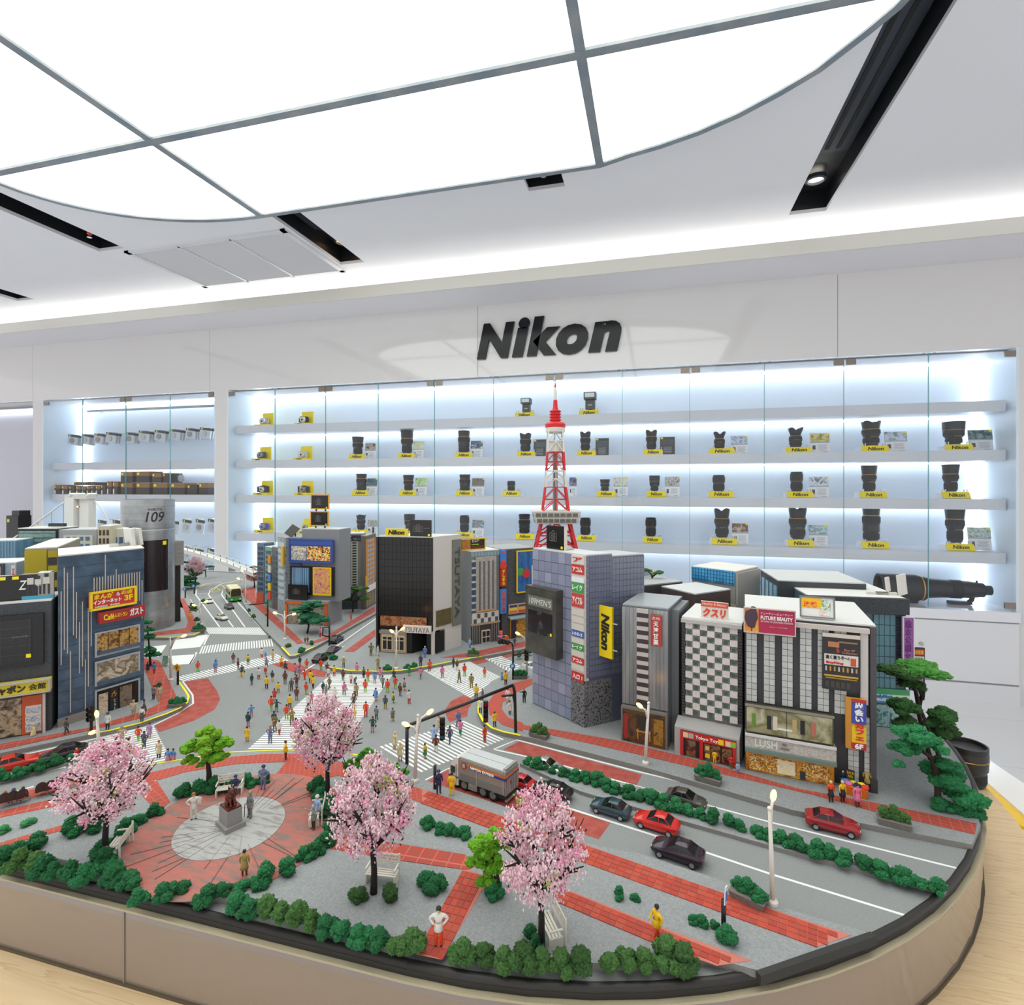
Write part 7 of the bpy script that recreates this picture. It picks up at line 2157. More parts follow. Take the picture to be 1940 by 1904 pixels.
pad_tree('broadleaf_tree', 'bright green round tree behind the white bench', 395, 1497, [(365, 1415, 48, .8), (390, 1395, 56, .8), (420, 1410, 44, .8), (360, 1438, 34, .8), (412, 1432, 50, .8), (395, 1412, 56, .8), (380, 1448, 24, .7)], [[(395, 1497), (396, 1465), (393, 1440), (385, 1420)], [(393, 1442), (410, 1420)]], [LIME, M('5E9A1E', .9, n=(420, '88B020', .4, .66))], .0024)
pad_tree('broadleaf_tree', 'lime green tree partly behind the nearest cherry tree', 945, 1690, [(935, 1580, 56, .9), (910, 1600, 52, .9), (905, 1630, 44, .9), (935, 1640, 60, .9), (925, 1610, 60, .9), (925, 1665, 46, .9), (950, 1600, 50, .9)], [[(945, 1690), (940, 1650), (930, 1610)]], [LIME], .002)
pad_tree('broadleaf_tree', 'round green bush tree behind the middle cherry tree by the lamp', 690, 1492, [(672, 1445, 40, .9), (695, 1432, 42, .9), (665, 1462, 30, .8), (700, 1450, 36, .8)], [[(690, 1492), (688, 1465), (684, 1445)]], [M('2F7A18', .9, n=(420, '4E9A20', .4, .66))], .0018)
pad_tree('broadleaf_tree', 'small green tree at the right edge of the park corner by the lamp', 760, 1478, [(752, 1452, 22, .9), (766, 1460, 20, .9)], [[(760, 1478), (757, 1462)]], [M('2F7A18', .9, n=(420, '4E9A20', .4, .66))], .0014)
pad_tree('pine_tree', 'tall bonsai pine with flat pads at the right rear corner', 1760, 1440, [(1700, 1270, 70, .6), (1745, 1262, 90, .55), (1720, 1290, 60, .6), (1775, 1275, 46, .5)], [[(1765, 1445), (1752, 1400), (1740, 1350), (1746, 1320), (1735, 1285)], [(1742, 1345), (1735, 1310), (1715, 1285)], [(1746, 1325), (1752, 1300)]], [OLD, M('3A7A2A', .9, n=(420, '4E8E38', .4, .66))], .0022)
pad_tree('pine_tree', 'middle olive bonsai pine with heavy pads at the right rear corner', 1790, 1470, [(1708, 1335, 62, .8), (1712, 1365, 58, .8), (1780, 1350, 64, .8), (1795, 1385, 60, .8), (1770, 1370, 44, .8)], [[(1790, 1470), (1775, 1420), (1755, 1370), (1745, 1345)], [(1770, 1410), (1790, 1380)]], [PINE, OLD], .0022)
pad_tree('pine_tree', 'near dark green bonsai pine with drooping pads at the right edge', 1775, 1530, [(1735, 1385, 70, .7), (1710, 1415, 56, .8), (1760, 1410, 76, .7), (1800, 1470, 90, .8), (1815, 1500, 80, .8), (1825, 1525, 60, .7), (1780, 1520, 40, .7), (1790, 1440, 50, .7), (1700, 1445, 30, .8)], [[(1776, 1532), (1777, 1500), (1772, 1460), (1765, 1435), (1735, 1415)], [(1772, 1460), (1795, 1480)]], [M('1F6A3C', .9, n=(420, '2F8A52', .38, .66)), DARK], .0026)
hedge('dark shrub at the foot of the right edge pines', [(1778, 1532), (1815, 1540), (1840, 1545)], .0095, [DARK], 60)
pad_tree('pine_tree', 'bonsai pine before the orange shop front', 582, 1200, [(590, 1142, 40, .5), (600, 1148, 26, .5), (565, 1155, 44, .45), (598, 1172, 50, .5), (580, 1165, 46, .5), (575, 1178, 30, .5)], [[(582, 1200), (585, 1185), (578, 1170), (588, 1150)], [(584, 1180), (600, 1172)]], [M('1F5E42', .9, n=(420, '2C7A52', .4, .66))], .0018)
pad_tree('pine_tree', 'bonsai pine before the lattice building', 668, 1160, [(682, 1113, 30, .5), (660, 1120, 30, .5), (688, 1132, 34, .5), (657, 1137, 28, .5), (672, 1118, 26, .5)], [[(668, 1160), (670, 1145), (666, 1132), (676, 1118)], [(670, 1140), (688, 1132)]], [OLIVE], .0016)
pad_tree('pine_tree', 'dark stacked pine right of the silver tower', 360, 1112, [(356, 1078, 28, .5), (352, 1095, 40, .5), (358, 1105, 34, .5), (345, 1065, 18, .5), (370, 1086, 22, .5)], [[(362, 1112), (360, 1090), (355, 1075)]], [DARK, DEEP], .0016)
pad_tree('pine_tree', 'dark pine beside the cafe tower right wall, upper', 285, 1262, [(278, 1178, 24, .7), (280, 1205, 28, .7), (279, 1230, 30, .7), (288, 1240, 26, .7), (283, 1192, 20, .7)], [[(285, 1262), (283, 1230), (279, 1185)]], [DARK], .0016)
pad_tree('pine_tree', 'slim dark pine under the white ramp at the back', 390, 1093, [(395, 1073, 20, .4), (382, 1070, 14, .4)], [[(390, 1093), (389, 1080), (392, 1074)]], [DEEP], .0014)
pad_tree('pine_tree', 'little pine at the far corner behind the salmon cherry tree', 490, 1100, [(480, 1074, 22, .4), (478, 1110, 16, .5), (486, 1121, 18, .4)], [[(490, 1100), (486, 1085), (482, 1076)]], [DEEP], .0014)
pad_tree('pine_tree', 'two headed little tree on the low grey block roof', 1235, 1093, [(1226, 1080, 24, .6), (1248, 1084, 26, .6)], [[(1236, 1095), (1234, 1088), (1227, 1082)], [(1236, 1092), (1246, 1086)]], [OLIVE], .0012, base_=LOWROOF[0] + Vector((0, 0, LOWROOF[1])))
# ================================================================= VEHICLES
def loft(stations):
    mb = MB(); n = 8; vs = []
    for x, zb, zt, hw_ in stations:
        vs += [(x, -hw_ * .86, zb), (x, -hw_, zb + (zt - zb) * .3), (x, -hw_, zt - (zt - zb) * .22), (x, -hw_ * .86, zt), (x, hw_ * .86, zt), (x, hw_, zt - (zt - zb) * .22), (x, hw_, zb + (zt - zb) * .3), (x, hw_ * .86, zb)]
    fs = []
    for i in range(len(stations) - 1):
        for k in range(n):
            fs.append((i * n + k, (i + 1) * n + k, (i + 1) * n + (k + 1) % n, i * n + (k + 1) % n))
    fs += [tuple(range(n)), tuple(reversed(range((len(stations) - 1) * n, len(stations) * n)))]
    mb.add(vs, fs)
    return mb


CARB = loft([(-.5, .11, .19, .16), (-.475, .075, .225, .195), (-.40, .06, .245, .21), (-.2, .055, .25, .218), (.05, .055, .248, .22), (.2, .055, .236, .217), (.38, .06, .21, .205), (.465, .075, .18, .185), (.5, .1, .15, .15)]).mesh('body', True, auto=50)
gh = MB()
gx = [(-.37, .235, .18), (-.2, .338, .142), (.0, .345, .145), (.2, .232, .185)]
gh.add([(x, s * h_, z) for x, z, h_ in gx for s in (-1, 1)], [(0, 1, 3, 2), (2, 3, 5, 4), (4, 5, 7, 6), (0, 2, 4, 6), (1, 7, 5, 3)])
CARG = gh.mesh('windows')
rf = MB(); rf.add([(-.225, -.138, .336), (.02, -.143, .3425), (.02, .143, .3425), (-.225, .138, .336), (-.2, -.12, .352), (0, -.125, .358), (0, .125, .358), (-.2, .12, .352)], [(0, 1, 5, 4), (1, 2, 6, 5), (2, 3, 7, 6), (3, 0, 4, 7), (4, 5, 6, 7)])
CARR = rf.mesh('roof', True, auto=60)
CARP = MB()
for s in (-1, 1):
    CARP.bar((-.37, s * .182, .235), (-.2, s * .144, .34), .011, n=4).bar((.2, s * .187, .232), (.0, s * .147, .347), .009, n=4).bar((-.08, s * .19, .24), (-.09, s * .147, .345), .009, n=4)
CARP = CARP.mesh('pillars')
TYRE = MB().lathe([(.045, -.03), (.072, -.03), (.078, -.02), (.078, .02), (.072, .03), (.045, .03)], 20).mesh('tyre', True, auto=40)
HUB = MB()
HUB.lathe([(.012, .032), (.046, .03), (.046, .026)], 16)
for k in range(5):
    a = k * 1.2566; HUB.bar((0, 0, .033), (.044 * math.cos(a), .044 * math.sin(a), .033), .006, n=4)
HUB = HUB.mesh('hub')
CARGL = M('1C1A1C', .1)


def car(px, py, ang, colr, lab, Ln=.039, z=1.0, metal=.0):
    p = G(px, py, z)
    t = thing('toy_car', lab, 'car', p, ang, 'toy cars', Ln)
    pm = M(colr, .22, m=metal, coat=.4)
    put('body', CARB, t, pm); put('windows', CARG, t, CARGL); put('roof', CARR, t, pm); put('pillars', CARP, t, pm)
    for sx in (-.31, .31):
        for sy in (-1, 1):
            w = put('wheel', TYRE, t, M('161616', .7), (sx, sy * .185, .078), (math.pi / 2, 0, 0))
            put('hub', HUB, w, M('B5B5B8', .3, m=.8), (0, 0, 0), (0 if sy < 0 else math.pi, 0, 0))
    for sy in (-1, 1):
        pb('head_lamp', t, (.47, sy * .13, .155), (.03, .06, .03), M('E8E6DC', .2)); pb('tail_lamp', t, (-.487, sy * .14, .19), (.02, .07, .03), M('8A1418', .3))
    return t


ar = angpx((1047, 1522), (1462, 1657)); au = angpx((1200, 1460), (1536, 1540))
car(1037, 1460, ar, 'C9C9C6', 'silver toy sports car in the far lane behind the median hedge', .036, metal=.6)
car(983, 1490, ar + math.pi, 'B8262A', 'red toy car hidden mostly behind the delivery truck', .034)
car(1047, 1508, ar + math.pi, '1A1B1E', 'black toy car just behind the delivery truck')
car(1157, 1541, ar + math.pi, '24404A', 'dark teal toy car on the right hand road', .037)
car(1244, 1569, ar + math.pi, 'C92420', 'bright red toy car beside the median hedge')
car(1284, 1625, ar + math.pi, '2A1B2C', 'dark plum toy car closest to the near red walk', .041)
car(1300, 1524, ar, '4A4744', 'dark grey toy car half hidden by the median hedge', .037)
car(1577, 1571, au, '9A1F28', 'dark red toy car in the far right lane by the kerb', .042)
al = angpx((0, 1462), (115, 1432))
car(26, 1458, al, 'C8301E', 'orange red toy sports car on the left road', .044)
car(120, 1439, al + math.pi, '2E2830', 'dark grey toy car on the left road behind the hedge', .044)
ab = angpx((395, 1127), (442, 1188))
car(420, 1174, ab + .35, 'DCD8CC', 'cream white toy car alone in the back road', .036)
car(434, 1153, ab + .15, '3A2A38', 'dark purple toy car in front of the green bus', .036)
car(397, 1142, ab, 'D8D0CC', 'white toy car by the left twin street lamp', .032)
as_ = angpx((574, 1273), (712, 1188))
car(637, 1216, as_, '1E1E20', 'black toy car furthest up the side street', .038)
car(633, 1237, as_, '3A2C3A', 'dark purple toy car in the side street beside the signal post', .036)
car(607, 1252, as_, '17171A', 'black toy car at the mouth of the side street', .036)
car(1006, 1269, angpx((918, 1247), (1010, 1290)), 'D8D8D6', 'white toy car half hidden behind the glass corner tower', .034)
# ---- delivery truck
A, B = G(850, 1489), G(958, 1530)
d = B - A; ta = math.atan2(d.y, d.x); TL = d.length; TW = TL * .33; THh = TL * .47
t = thing('delivery_truck', 'silver box delivery truck with white cab and orange blue stripe', 'truck', A, ta)
SLV = M('A9A6A2', .3, m=.55)
x0, zb = TL * .19, TL * .15
box = put('cargo_box', MB().box((0, 0, 0), (TL - x0, TW, THh - zb)).mesh('cargo_box'), t, SLV, ((TL + x0) / 2, TW / 2, (THh + zb) / 2))
bw, bh = TL - x0, THh - zb
for k in range(15):
    pb('side_rib', box, (-bw * .02, -TW / 2 - .0002, bh * (-.12 + .6 * k / 15)), (bw * .9, .0006, bh * .018), M('BDB4A8', .3, m=.5))
pb('lower_panel', box, (0, -TW / 2 - .0003, -bh * .32), (bw * .96, .0006, bh * .28), M('8E8A86', .35, m=.5))
for k in range(2): pb('panel_post', box, (bw * (-.1 + k * .56), -TW / 2 - .0006, -bh * .1), (bw * .012, .0008, bh * .7), M('C2BEB8', .3, m=.5))
pb('orange_stripe', box, (bw * .12, -TW / 2 - .0007, bh * .30), (bw * .76, .0006, bh * .07), M('D06A20', .4)); pb('blue_stripe', box, (bw * .12, -TW / 2 - .0007, bh * .21), (bw * .76, .0006, bh * .11), M('25408A', .4))
text(box, 'NIPPON EXPRESS', (bw * .02, -TW / 2 - .0013, bh * .235), bw * .5, bh * .1, WTXT, t=.0005, bold=.02)
pc('red_emblem', box, (-bw * .38, -TW / 2 - .0007, bh * .22), bh * .15, .0005, M('B8342E', .4), FRONT, 24); text(box, '通', (-bw * .38, -TW / 2 - .0012, bh * .22), bh * .16, bh * .16, M('D8CFC8', .4), t=.0004)
pb('rear_orange_stripe', box, (bw / 2 + .0004, 0, bh * .30), (.0006, TW, bh * .07), M('D06A20', .4)); pb('rear_blue_stripe', box, (bw / 2 + .0004, 0, bh * .21), (.0006, TW, bh * .11), M('25408A', .4))
for k in (-1, 1): pb('rear_door', box, (bw / 2 + .0005, k * TW * .24, -bh * .12), (.0008, TW * .44, bh * .66), M('A29E9A', .35, m=.5))
for k in (-.3, -.06, .06, .3): pc('door_rod', box, (bw / 2 + .0014, k * TW, -bh * .1), .0004, bh * .6, M('C8C4BE', .3, m=.7), (0, 0, 0), 6)
text(box, '通', (bw / 2 + .0012, -TW * .2, bh * .0), bh * .14, bh * .14, M('B8342E', .4), rot=SIDE, t=.0004)
for k in (-.25, .25): pb('roof_panel', t, ((TL + x0) / 2, TW * (.5 + k), THh + .0006), (bw * .98, TW * .47, .0012), M('C6CACB', .35, m=.3))
pb('roof_edge', t, (TL - .002, TW / 2, THh + .0016), (.003, TW * .9, .002), SLV)
cab = MB(); cw = x0 - TL * .012
cab.add([(0, 0, TL * .06), (cw, 0, TL * .06), (cw, TW, TL * .06), (0, TW, TL * .06), (0, 0, TL * .2), (0, TW, TL * .2), (cw * .22, TW * .02, TL * .36), (cw * .22, TW * .98, TL * .36), (cw * .75, TW * .03, TL * .455), (cw * .75, TW * .97, TL * .455), (cw, 0, TL * .455), (cw, TW, TL * .455)],
        [(0, 3, 2, 1), (0, 4, 5, 3), (4, 6, 7, 5), (6, 8, 9, 7), (8, 10, 11, 9), (10, 1, 2, 11), (0, 1, 10, 8, 6, 4), (3, 5, 7, 9, 11, 2)])
cb_ = put('cab', cab.mesh('cab'), t, M('E2D6CC', .35))
pb('side_window', cb_, (cw * .45, -.0002, TL * .275), (cw * .42, .0008, TL * .09), M('2E3236', .15)); pb('windscreen', cb_, (cw * .1, TW / 2, TL * .28), (.0008, TW * .86, TL * .14), M('2E3236', .12), (0, .25, 0)); pb('blue_line', cb_, (cw / 2, -.0003, TL * .175), (cw, .0006, TL * .018), M('2A4A9A', .4)); pb('door_line', cb_, (cw * .78, -.0002, TL * .23), (.0006, .0006, TL * .26), M('A89C92', .5))
pb('bumper', cb_, (-.0005, TW / 2, TL * .08), (.002, TW, TL * .05), M('B9B2AC', .4)); pb('indicator', cb_, (.0, -.0003, TL * .15), (.002, .001, TL * .02), M('E07A20', .4))
pb('chassis', t, (TL * .55, TW / 2, TL * .1), (TL * .88, TW * .8, TL * .06), M('2A2826', .6)); pb('rear_bumper', t, (TL * .995, TW / 2, TL * .075), (.002, TW * .95, TL * .02), M('B8B4AE', .3, m=.6))
for k in range(4): pb('side_guard', t, (TL * .44, -.0001, TL * (.075 + k * .022)), (TL * .15, .0012, TL * .009), M('C9BFB2', .4, m=.4))
for xx in (.11, .27, .6, .77):
    for sy in (0, 1):
        w = put('wheel', TYRE, t, M('151515', .7), (TL * xx, .003 if not sy else TW - .003, TL * .085), (math.pi / 2, 0, 0), (TL * 1.08, TL * 1.08, TL * .9))
        put('hub', HUB, w, M('B5B0A8', .3, m=.8), (0, 0, 0), (0 if not sy else math.pi, 0, 0))
# ---- bus
p = G(447, 1141)
t = thing('city_bus', 'green and cream toy bus coming down the back road', 'bus', p, angpx((395, 1127), (442, 1188)) + math.pi / 2)
bw_, bl_, bh_ = .027, .075, .036
put('body', MB().box((0, bl_ / 2, bh_ * .55), (bw_, bl_, bh_ * .85), top=.95).mesh('body'), t, M('D9CFA6', .35))
pb('green_skirt', t, (0, bl_ / 2, bh_ * .25), (bw_ * 1.02, bl_ * 1.01, bh_ * .26), M('2F9A3C', .35)); pb('windscreen', t, (0, -.0004, bh_ * .63), (bw_ * .86, .001, bh_ * .42), M('3A3428', .15)); pb('sign_box', t, (0, -.0006, bh_ * .9), (bw_ * .7, .001, bh_ * .09), M('2A2622', .3))
for k in range(6): pb('side_window', t, (-bw_ / 2 * .99, bl_ * (.12 + k * .15), bh_ * .65), (.001, bl_ * .12, bh_ * .3), M('3A3630', .15))
for sy in (.2, .8):
    for sx in (-1, 1): put('wheel', TYRE, t, M('151515', .7), (sx * bw_ * .46, bl_ * sy, .0062), (0, math.pi / 2, 0), (.08, .08, .07))
for sx in (-1, 1): pb('head_lamp', t, (sx * bw_ * .36, -.0008, bh_ * .22), (.004, .001, .003), M('F0EEE0', .2)); pb('mirror', t, (sx * bw_ * .58, -.002, bh_ * .7), (.002, .002, .006), M('1E1E1E', .5))

# ================================================================= STREET LAMPS
LWH = M('DCD5CC', .45)
BULB = M('FFB45A', .4, e=BULB_EMIT)


def lamp(lab, base_, top, bulbs, z=SW, lean=0):
    p = G(*base_, z); d_ = p.x * -ST + p.y * CT
    q = lambda x, y: AD(x, y, d_) - p
    t = thing('street_lamp', lab, 'street lamp', p, 0, 'white street lamps')
    tp = q(*top); h = tp.z
    put('foot', MB().lathe([(.0036, 0), (.0036, .002), (.0022, .0035)], 14).mesh('foot', True, auto=40), t, LWH)
    put('post', MB().tube([(0, 0, 0), (tp.x * .4, tp.y * .4, h * .5), (tp.x, tp.y, h)], [.0019, .0016, .0012], 10).mesh('post', True), t, LWH)
    put('finial', MB().ico((tp.x, tp.y, h + .0012), .0017, 2).mesh('finial', True), t, LWH)
    for bx, by in bulbs:
        e = q(bx, by)
        s0 = Vector((tp.x * .7, tp.y * .7, h * .74))
        m = Vector((s0.x + (e.x - s0.x) * .35, s0.y + (e.y - s0.y) * .35, s0.z + (e.z - s0.z) * .75))
        put('arm', MB().tube([s0, m, e], [.0012, .0011, .001], 8).mesh('arm', True), t, LWH)
        dirv = (e - m).normalized()
        b_ = put('bulb', MB().ico((0, 0, 0), 1, 2).mesh('bulb', True), t, BULB, e + dirv * .003, dirv.to_track_quat('Z', 'Y').to_euler(), (.0021, .0021, .0043))
    return t


lamp('near tall white street lamp by the stone planter, seen edge on', (1464, 1712), (1458, 1535), [(1464, 1515)])
lamp('white street lamp before the silver building', (1223, 1447), (1229, 1334), [(1216, 1340)])
lamp('twin white street lamp at the park corner by the truck', (786, 1481), (792, 1358), [(774, 1374), (810, 1352)])
lamp('twin white street lamp rising behind the left cherry tree', (188, 1436), (184, 1362), [(184, 1358), (180, 1386)])
lamp('twin white street lamp before the black bookshop', (751, 1267), (751, 1190), [(745, 1198), (760, 1193)])
lamp('twin white street lamp on the corner pavement before the orange shop', (540, 1211), (539, 1160), [(524, 1162), (554, 1164)])
lamp('white street lamp with one arm at the left crossing', (324, 1289), (322, 1210), [(345, 1206)])
lamp('twin white street lamp at the silver tower corner', (381, 1184), (378, 1140), [(370, 1147), (388, 1141)])
lamp('white street lamp beside the back street shrubs', (466, 1145), (465, 1092), [(454, 1097), (460, 1083)])
lamp('white street lamp behind the signal at the glass corner tower', (998, 1281), (998, 1203), [(984, 1202), (1007, 1212)])
# warm accent lamps on facades
# ================================================================= SIGNALS AND SIGNS
SBK = M('1E1C1B', .45)


def signal_head(t, c, n=3, rz=0.0, lit=('3A2A2A', '332E22', '2E4A50'), ax='z'):
    hb = put('signal_head', MB().box((0, 0, 0), (.0055, .004, .0058 * n)).mesh('signal_head'), t, SBK, c, (0, 0, rz) if ax == 'z' else (0, math.pi / 2, rz))
    for k in range(n):
        pc('lens_cover', hb, (0, -.0022, .0058 * (n - 1) / 2 - .0058 * k), .0023, .0012, M(lit[k % len(lit)], .2), FRONT, 14)
        put('visor', MB().lathe([(.0026, 0), (.0028, .003)], 14, cap=False).mesh('visor'), hb, SBK, (0, -.0015, .0058 * (n - 1) / 2 - .0058 * k), FRONT)


pR, pL = G(977, 1387, SW), G(771, 1447, SW)
t = thing('signal_gantry', 'long black signal gantry spanning the crossing beside the truck', 'traffic signal', pR, 0, 'black traffic signals')
zr = (1387 - 1300) * (pR.x * -ST + pR.y * CT) / F; zl_ = (1447 - 1376) * (pL.x * -ST + pL.y * CT) / F
dl = pL - pR
top = Vector((dl.x * .03, dl.y * .03, zr + .002))
put('right_post', MB().tube([(0, 0, 0), (dl.x * .01, dl.y * .01, zr * .85), (dl.x * .02, dl.y * .02, zr * .97), top], [.0019, .0018, .0018, .0018], 10).mesh('right_post', True), t, SBK)
put('span_arm', MB().tube([top, dl * .5 + Vector((0, 0, (zr + zl_) / 2 + .001)), dl * .97 + Vector((0, 0, zl_ + .001)), dl + Vector((0, 0, zl_ - .003))], [.0018, .0018, .0018, .0018], 10).mesh('span_arm', True), t, SBK)
put('left_post', MB().tube([dl, dl + Vector((0, 0, zl_ - .002))], .0019, 10).mesh('left_post', True), t, SBK)
put('bracket_arm', MB().tube([(0, 0, zr * .55), (dl.x * .03, dl.y * .03, zr * .82), (dl.x * .14, dl.y * .14, zr * .86)], .0014, 8).mesh('bracket_arm', True), t, SBK)
signal_head(t, dl * .30 + Vector((0, 0, zr * .62)), 4, .3, ('8A2024', '2A2624', '2A2624'))
signal_head(t, dl * .70 + Vector((0, 0, zr * .50)), 4, .3, ('2A2624', '2A2624', '2A2624', '2E6A78'))


def signal_post(lab, b_, hpx, arm=None, heads=(), extra=None):
    p = G(*b_, SW); d_ = p.x * -ST + p.y * CT
    t = thing('signal_post', lab, 'traffic signal', p, 0, 'black traffic signals')
    h = hpx * d_ / F
    put('post', MB().tube([(0, 0, 0), (0, 0, h)], .0016, 10).mesh('post', True), t, SBK)
    for a in arm or []:
        pts = [AD(x, y, d_) - p for x, y in a]
        put('arm', MB().tube(pts, .0013, 8).mesh('arm', True), t, SBK)
    for (x, y, ax) in heads:
        signal_head(t, AD(x, y, d_) - p, 3, .0, ('4A1E1E', '2A2622', '2A2622'), ax)
    return t, d_, p


t, d_, p = signal_post('black signal post with blue parking sign by the planter', (972, 1287), 62, [[(972, 1228), (970, 1219), (962, 1214), (942, 1208)], [(972, 1242), (1000, 1235)]], [(955, 1216, 'x'), (998, 1240, 'z')])
pc('parking_disc', t, AD(971, 1261, d_) - p - Vector((-ST, CT, 0)) * .003, .0042, .0008, M('3A7AC0', .4), (math.pi / 2, 0, TH), 24)
text(t, 'P', AD(971, 1261, d_) - p - Vector((-ST, CT, 0)) * .0038, .0032, .005, WTXT, rot=(math.pi / 2, 0, TH), t=.0004, bold=.03)
signal_post('black signal post with square bracket at the side street mouth', (624, 1223), 46, [[(624, 1188), (612, 1189), (611, 1204), (623, 1206)]], [])
signal_post('black signal post with long arm over the back road', (507, 1187), 51, [[(507, 1142), (472, 1146)]], [])
signal_post('black signal post before the blue glass cafe window', (191, 1350), 48, [], [(191, 1306, 'z')])
signal_post('short black post with striped plate beside the left crossing', (173, 1388), 42, [], [(173, 1352, 'z')])
signal_post('short black post at the park corner beside the policeman', (824, 1494), 44)
t, d_, p = signal_post('black sign post with blue and white plate beside the near red walk', (1371, 1763), 58)
pb('sign_plate', t, AD(1375, 1696, d_) - p, (.004, .0007, .011), M('D8DCE2', .4), (0, .15, TH + .9)); pb('blue_field', t, AD(1375, 1697, d_) - p - Vector((-ST, CT, 0)) * .0006, (.003, .0007, .006), M('3A70B8', .4), (0, .15, TH + .9))
t, d_, p = signal_post('black post with yellow diamond junction sign at the left crossing', (337, 1297), 30)
c = AD(337, 1264, d_) - p - Vector((-ST, CT, 0)) * .002
dm = pb('diamond_plate', t, c, (.0085, .0006, .0085), M('E8A818', .4), (0, math.pi / 4, TH)); text(t, 'Y', c - Vector((-ST, CT, 0)) * .0006, .005, .006, KTXT, rot=(math.pi / 2, 0, TH), t=.0004)
for bx, by, hp, lab in ((351, 1133, 20, 'black post with blue round arrow sign near the silver tower'), (368, 1125, 18, 'black post with blue round arrow sign further back by the pines')):
    t, d_, p = signal_post(lab, (bx, by), hp)
    pc('blue_disc', t, AD(bx - 1, by - hp + 3, d_) - p - Vector((-ST, CT, 0)) * .002, .0044, .0007, M('3A78B8', .4), (math.pi / 2, 0, TH), 24)
    pb('white_arrow', t, AD(bx - 1, by - hp + 3, d_) - p - Vector((-ST, CT, 0)) * .0026, (.0016, .0005, .005), WTXT, (0, .6, TH))
p = G(313, 1262, SW)
t = thing('picture_board', 'small glossy picture card standing beside the left lamp', 'board', p, TH)
pb('card', t, (0, 0, .009), (.009, .0008, .016), picture_mat(['7AA0C0', '5A8A4A', 'C8D0D8'], 200, 3), (-.15, 0, 0)); pb('foot', t, (0, .003, .001), (.006, .006, .002), LWH)
# accent bulbs by the facades
for lab, px, py, d_ in (('small glowing warm bulb on the black bookshop front', 807, 1168, .955), ('small glowing warm bulb inside the bridge pylon', 147, 960, 1.43)):
    c = AD(px, py, d_)
    t = thing('accent_bulb', lab, 'lamp', c, 0, 'tiny bulbs')
    put('bulb', MB().ico((0, 0, 0), .002, 2).mesh('bulb', True), t, BULB); pb('holder', t, (0, .003, 0), (.002, .004, .002), SBK)

# ================================================================= PARK FURNITURE
BWH = M('DDD8CC', .5)


def bench(lab, px, py, rz, s=1.0):
    t = thing('park_bench', lab, 'bench', G(px, py, SW), rz, 'white park benches', s)
    w = .022
    for k in range(4): pb('seat_slat', t, (0, -.001 - k * .0022, .0068), (w, .0016, .0008), BWH)
    for k in range(4): pb('back_slat', t, (0, .002 + k * .0004, .0095 + k * .002), (w, .0007, .0013), BWH)
    for k in range(9): pb('lattice_bar', t, (-w * .44 + k * w * .11, .0026, .0125), (.0005, .0006, .0075), BWH, (0, .5 if k % 2 else -.5, 0))
    for sx in (-1, 1):
        pb('end_frame', t, (sx * w / 2, -.004, .0034), (.0012, .009, .0068), BWH); pb('back_post', t, (sx * w / 2, .0026, .009), (.0012, .0012, .0165), BWH); pb('arm_rest', t, (sx * w / 2, -.004, .011), (.0012, .009, .001), BWH)
    return t


bench('white lattice park bench with a seated man behind the plaza', 437, 1500, TH + .28)
bench('white park bench beside the left cherry tree trunk', 232, 1612, -1.1)
bench('white park bench with seated people right of the plaza', 607, 1551, -1.1)
bench('white park bench behind the middle cherry tree trunk', 728, 1662, .1)
bench('white park bench beside the nearest cherry tree trunk', 1052, 1768, -1.0)
# brown seats
SEAT = M('3A2420', .5)
sh_ = MB(); sh_.lathe([(0, 0), (1, 0)], 12, cap=False)
for k, (px, py, st) in enumerate([(8, 1530, 1), (24, 1526, 1), (42, 1522, 1), (78, 1509, 0), (96, 1505, 0), (113, 1500, 0)]):
    t = thing('waiting_chair', 'brown shell chair with rounded back, ' + ORD[k] + ' of the row by the left road', 'chair', G(px, py, SW), al, 'row of brown seats')
    bk = MB(); n = 12; vs = []
    for j in range(n + 1):
        a = math.pi * j / n
        vs += [(-.0045 * math.cos(a) * (1 if j in range(2, n - 1) else 1), -.0016, .0065 + .0078 * math.sin(a) ** .6), (-.0045 * math.cos(a), -.0026, .0065 + .0078 * math.sin(a) ** .6)]
    bk.add(vs, [(2 * j, 2 * j + 2, 2 * j + 3, 2 * j + 1) for j in range(n)] + [tuple(range(0, 2 * n + 2, 2)), tuple(reversed(range(1, 2 * n + 2, 2)))])
    put('shell_back', bk.mesh('shell_back'), t, SEAT); pb('seat_pan', t, (0, .003, .0058), (.0085, .009, .0012), SEAT); pb('rail', t, (0, .001, .0045), (.012, .0012, .0012), M('A9A5A0', .3, m=.7)); pb('leg', t, (.0045, .001, .002), (.001, .001, .004), M('A9A5A0', .3, m=.7))
# dog statue
p = pcn + Vector((0, 0, .0009))
t = thing('dog_statue', 'bronze sitting dog statue on a grey stepped pedestal in the plaza centre', 'statue', p, -.45)
PED = M('8E8B8A', .7)
pb('lower_step', t, (0, 0, .002), (.021, .017, .004), PED); pb('pedestal', t, (0, 0, .0105), (.0165, .0125, .013), PED)
BRZ = M('4A221C', .35, m=.3, n=(300, '6A2E22', .4, .6)); zz = .017
pb('bronze_plate', t, (0, 0, zz + .0007), (.0155, .0115, .0014), BRZ)
dg = MB()
dg.ico((-.002, 0, zz + .006), .0042, 3, sq=(1, .85, 1.15)).ico((.0006, 0, zz + .0088), .0034, 3, sq=(.9, .85, 1.25)).ico((.0022, 0, zz + .0138), .0030, 3, sq=(1.05, .95, .9)).ico((.0048, 0, zz + .0132), .0014, 2, sq=(1.2, .9, .8))
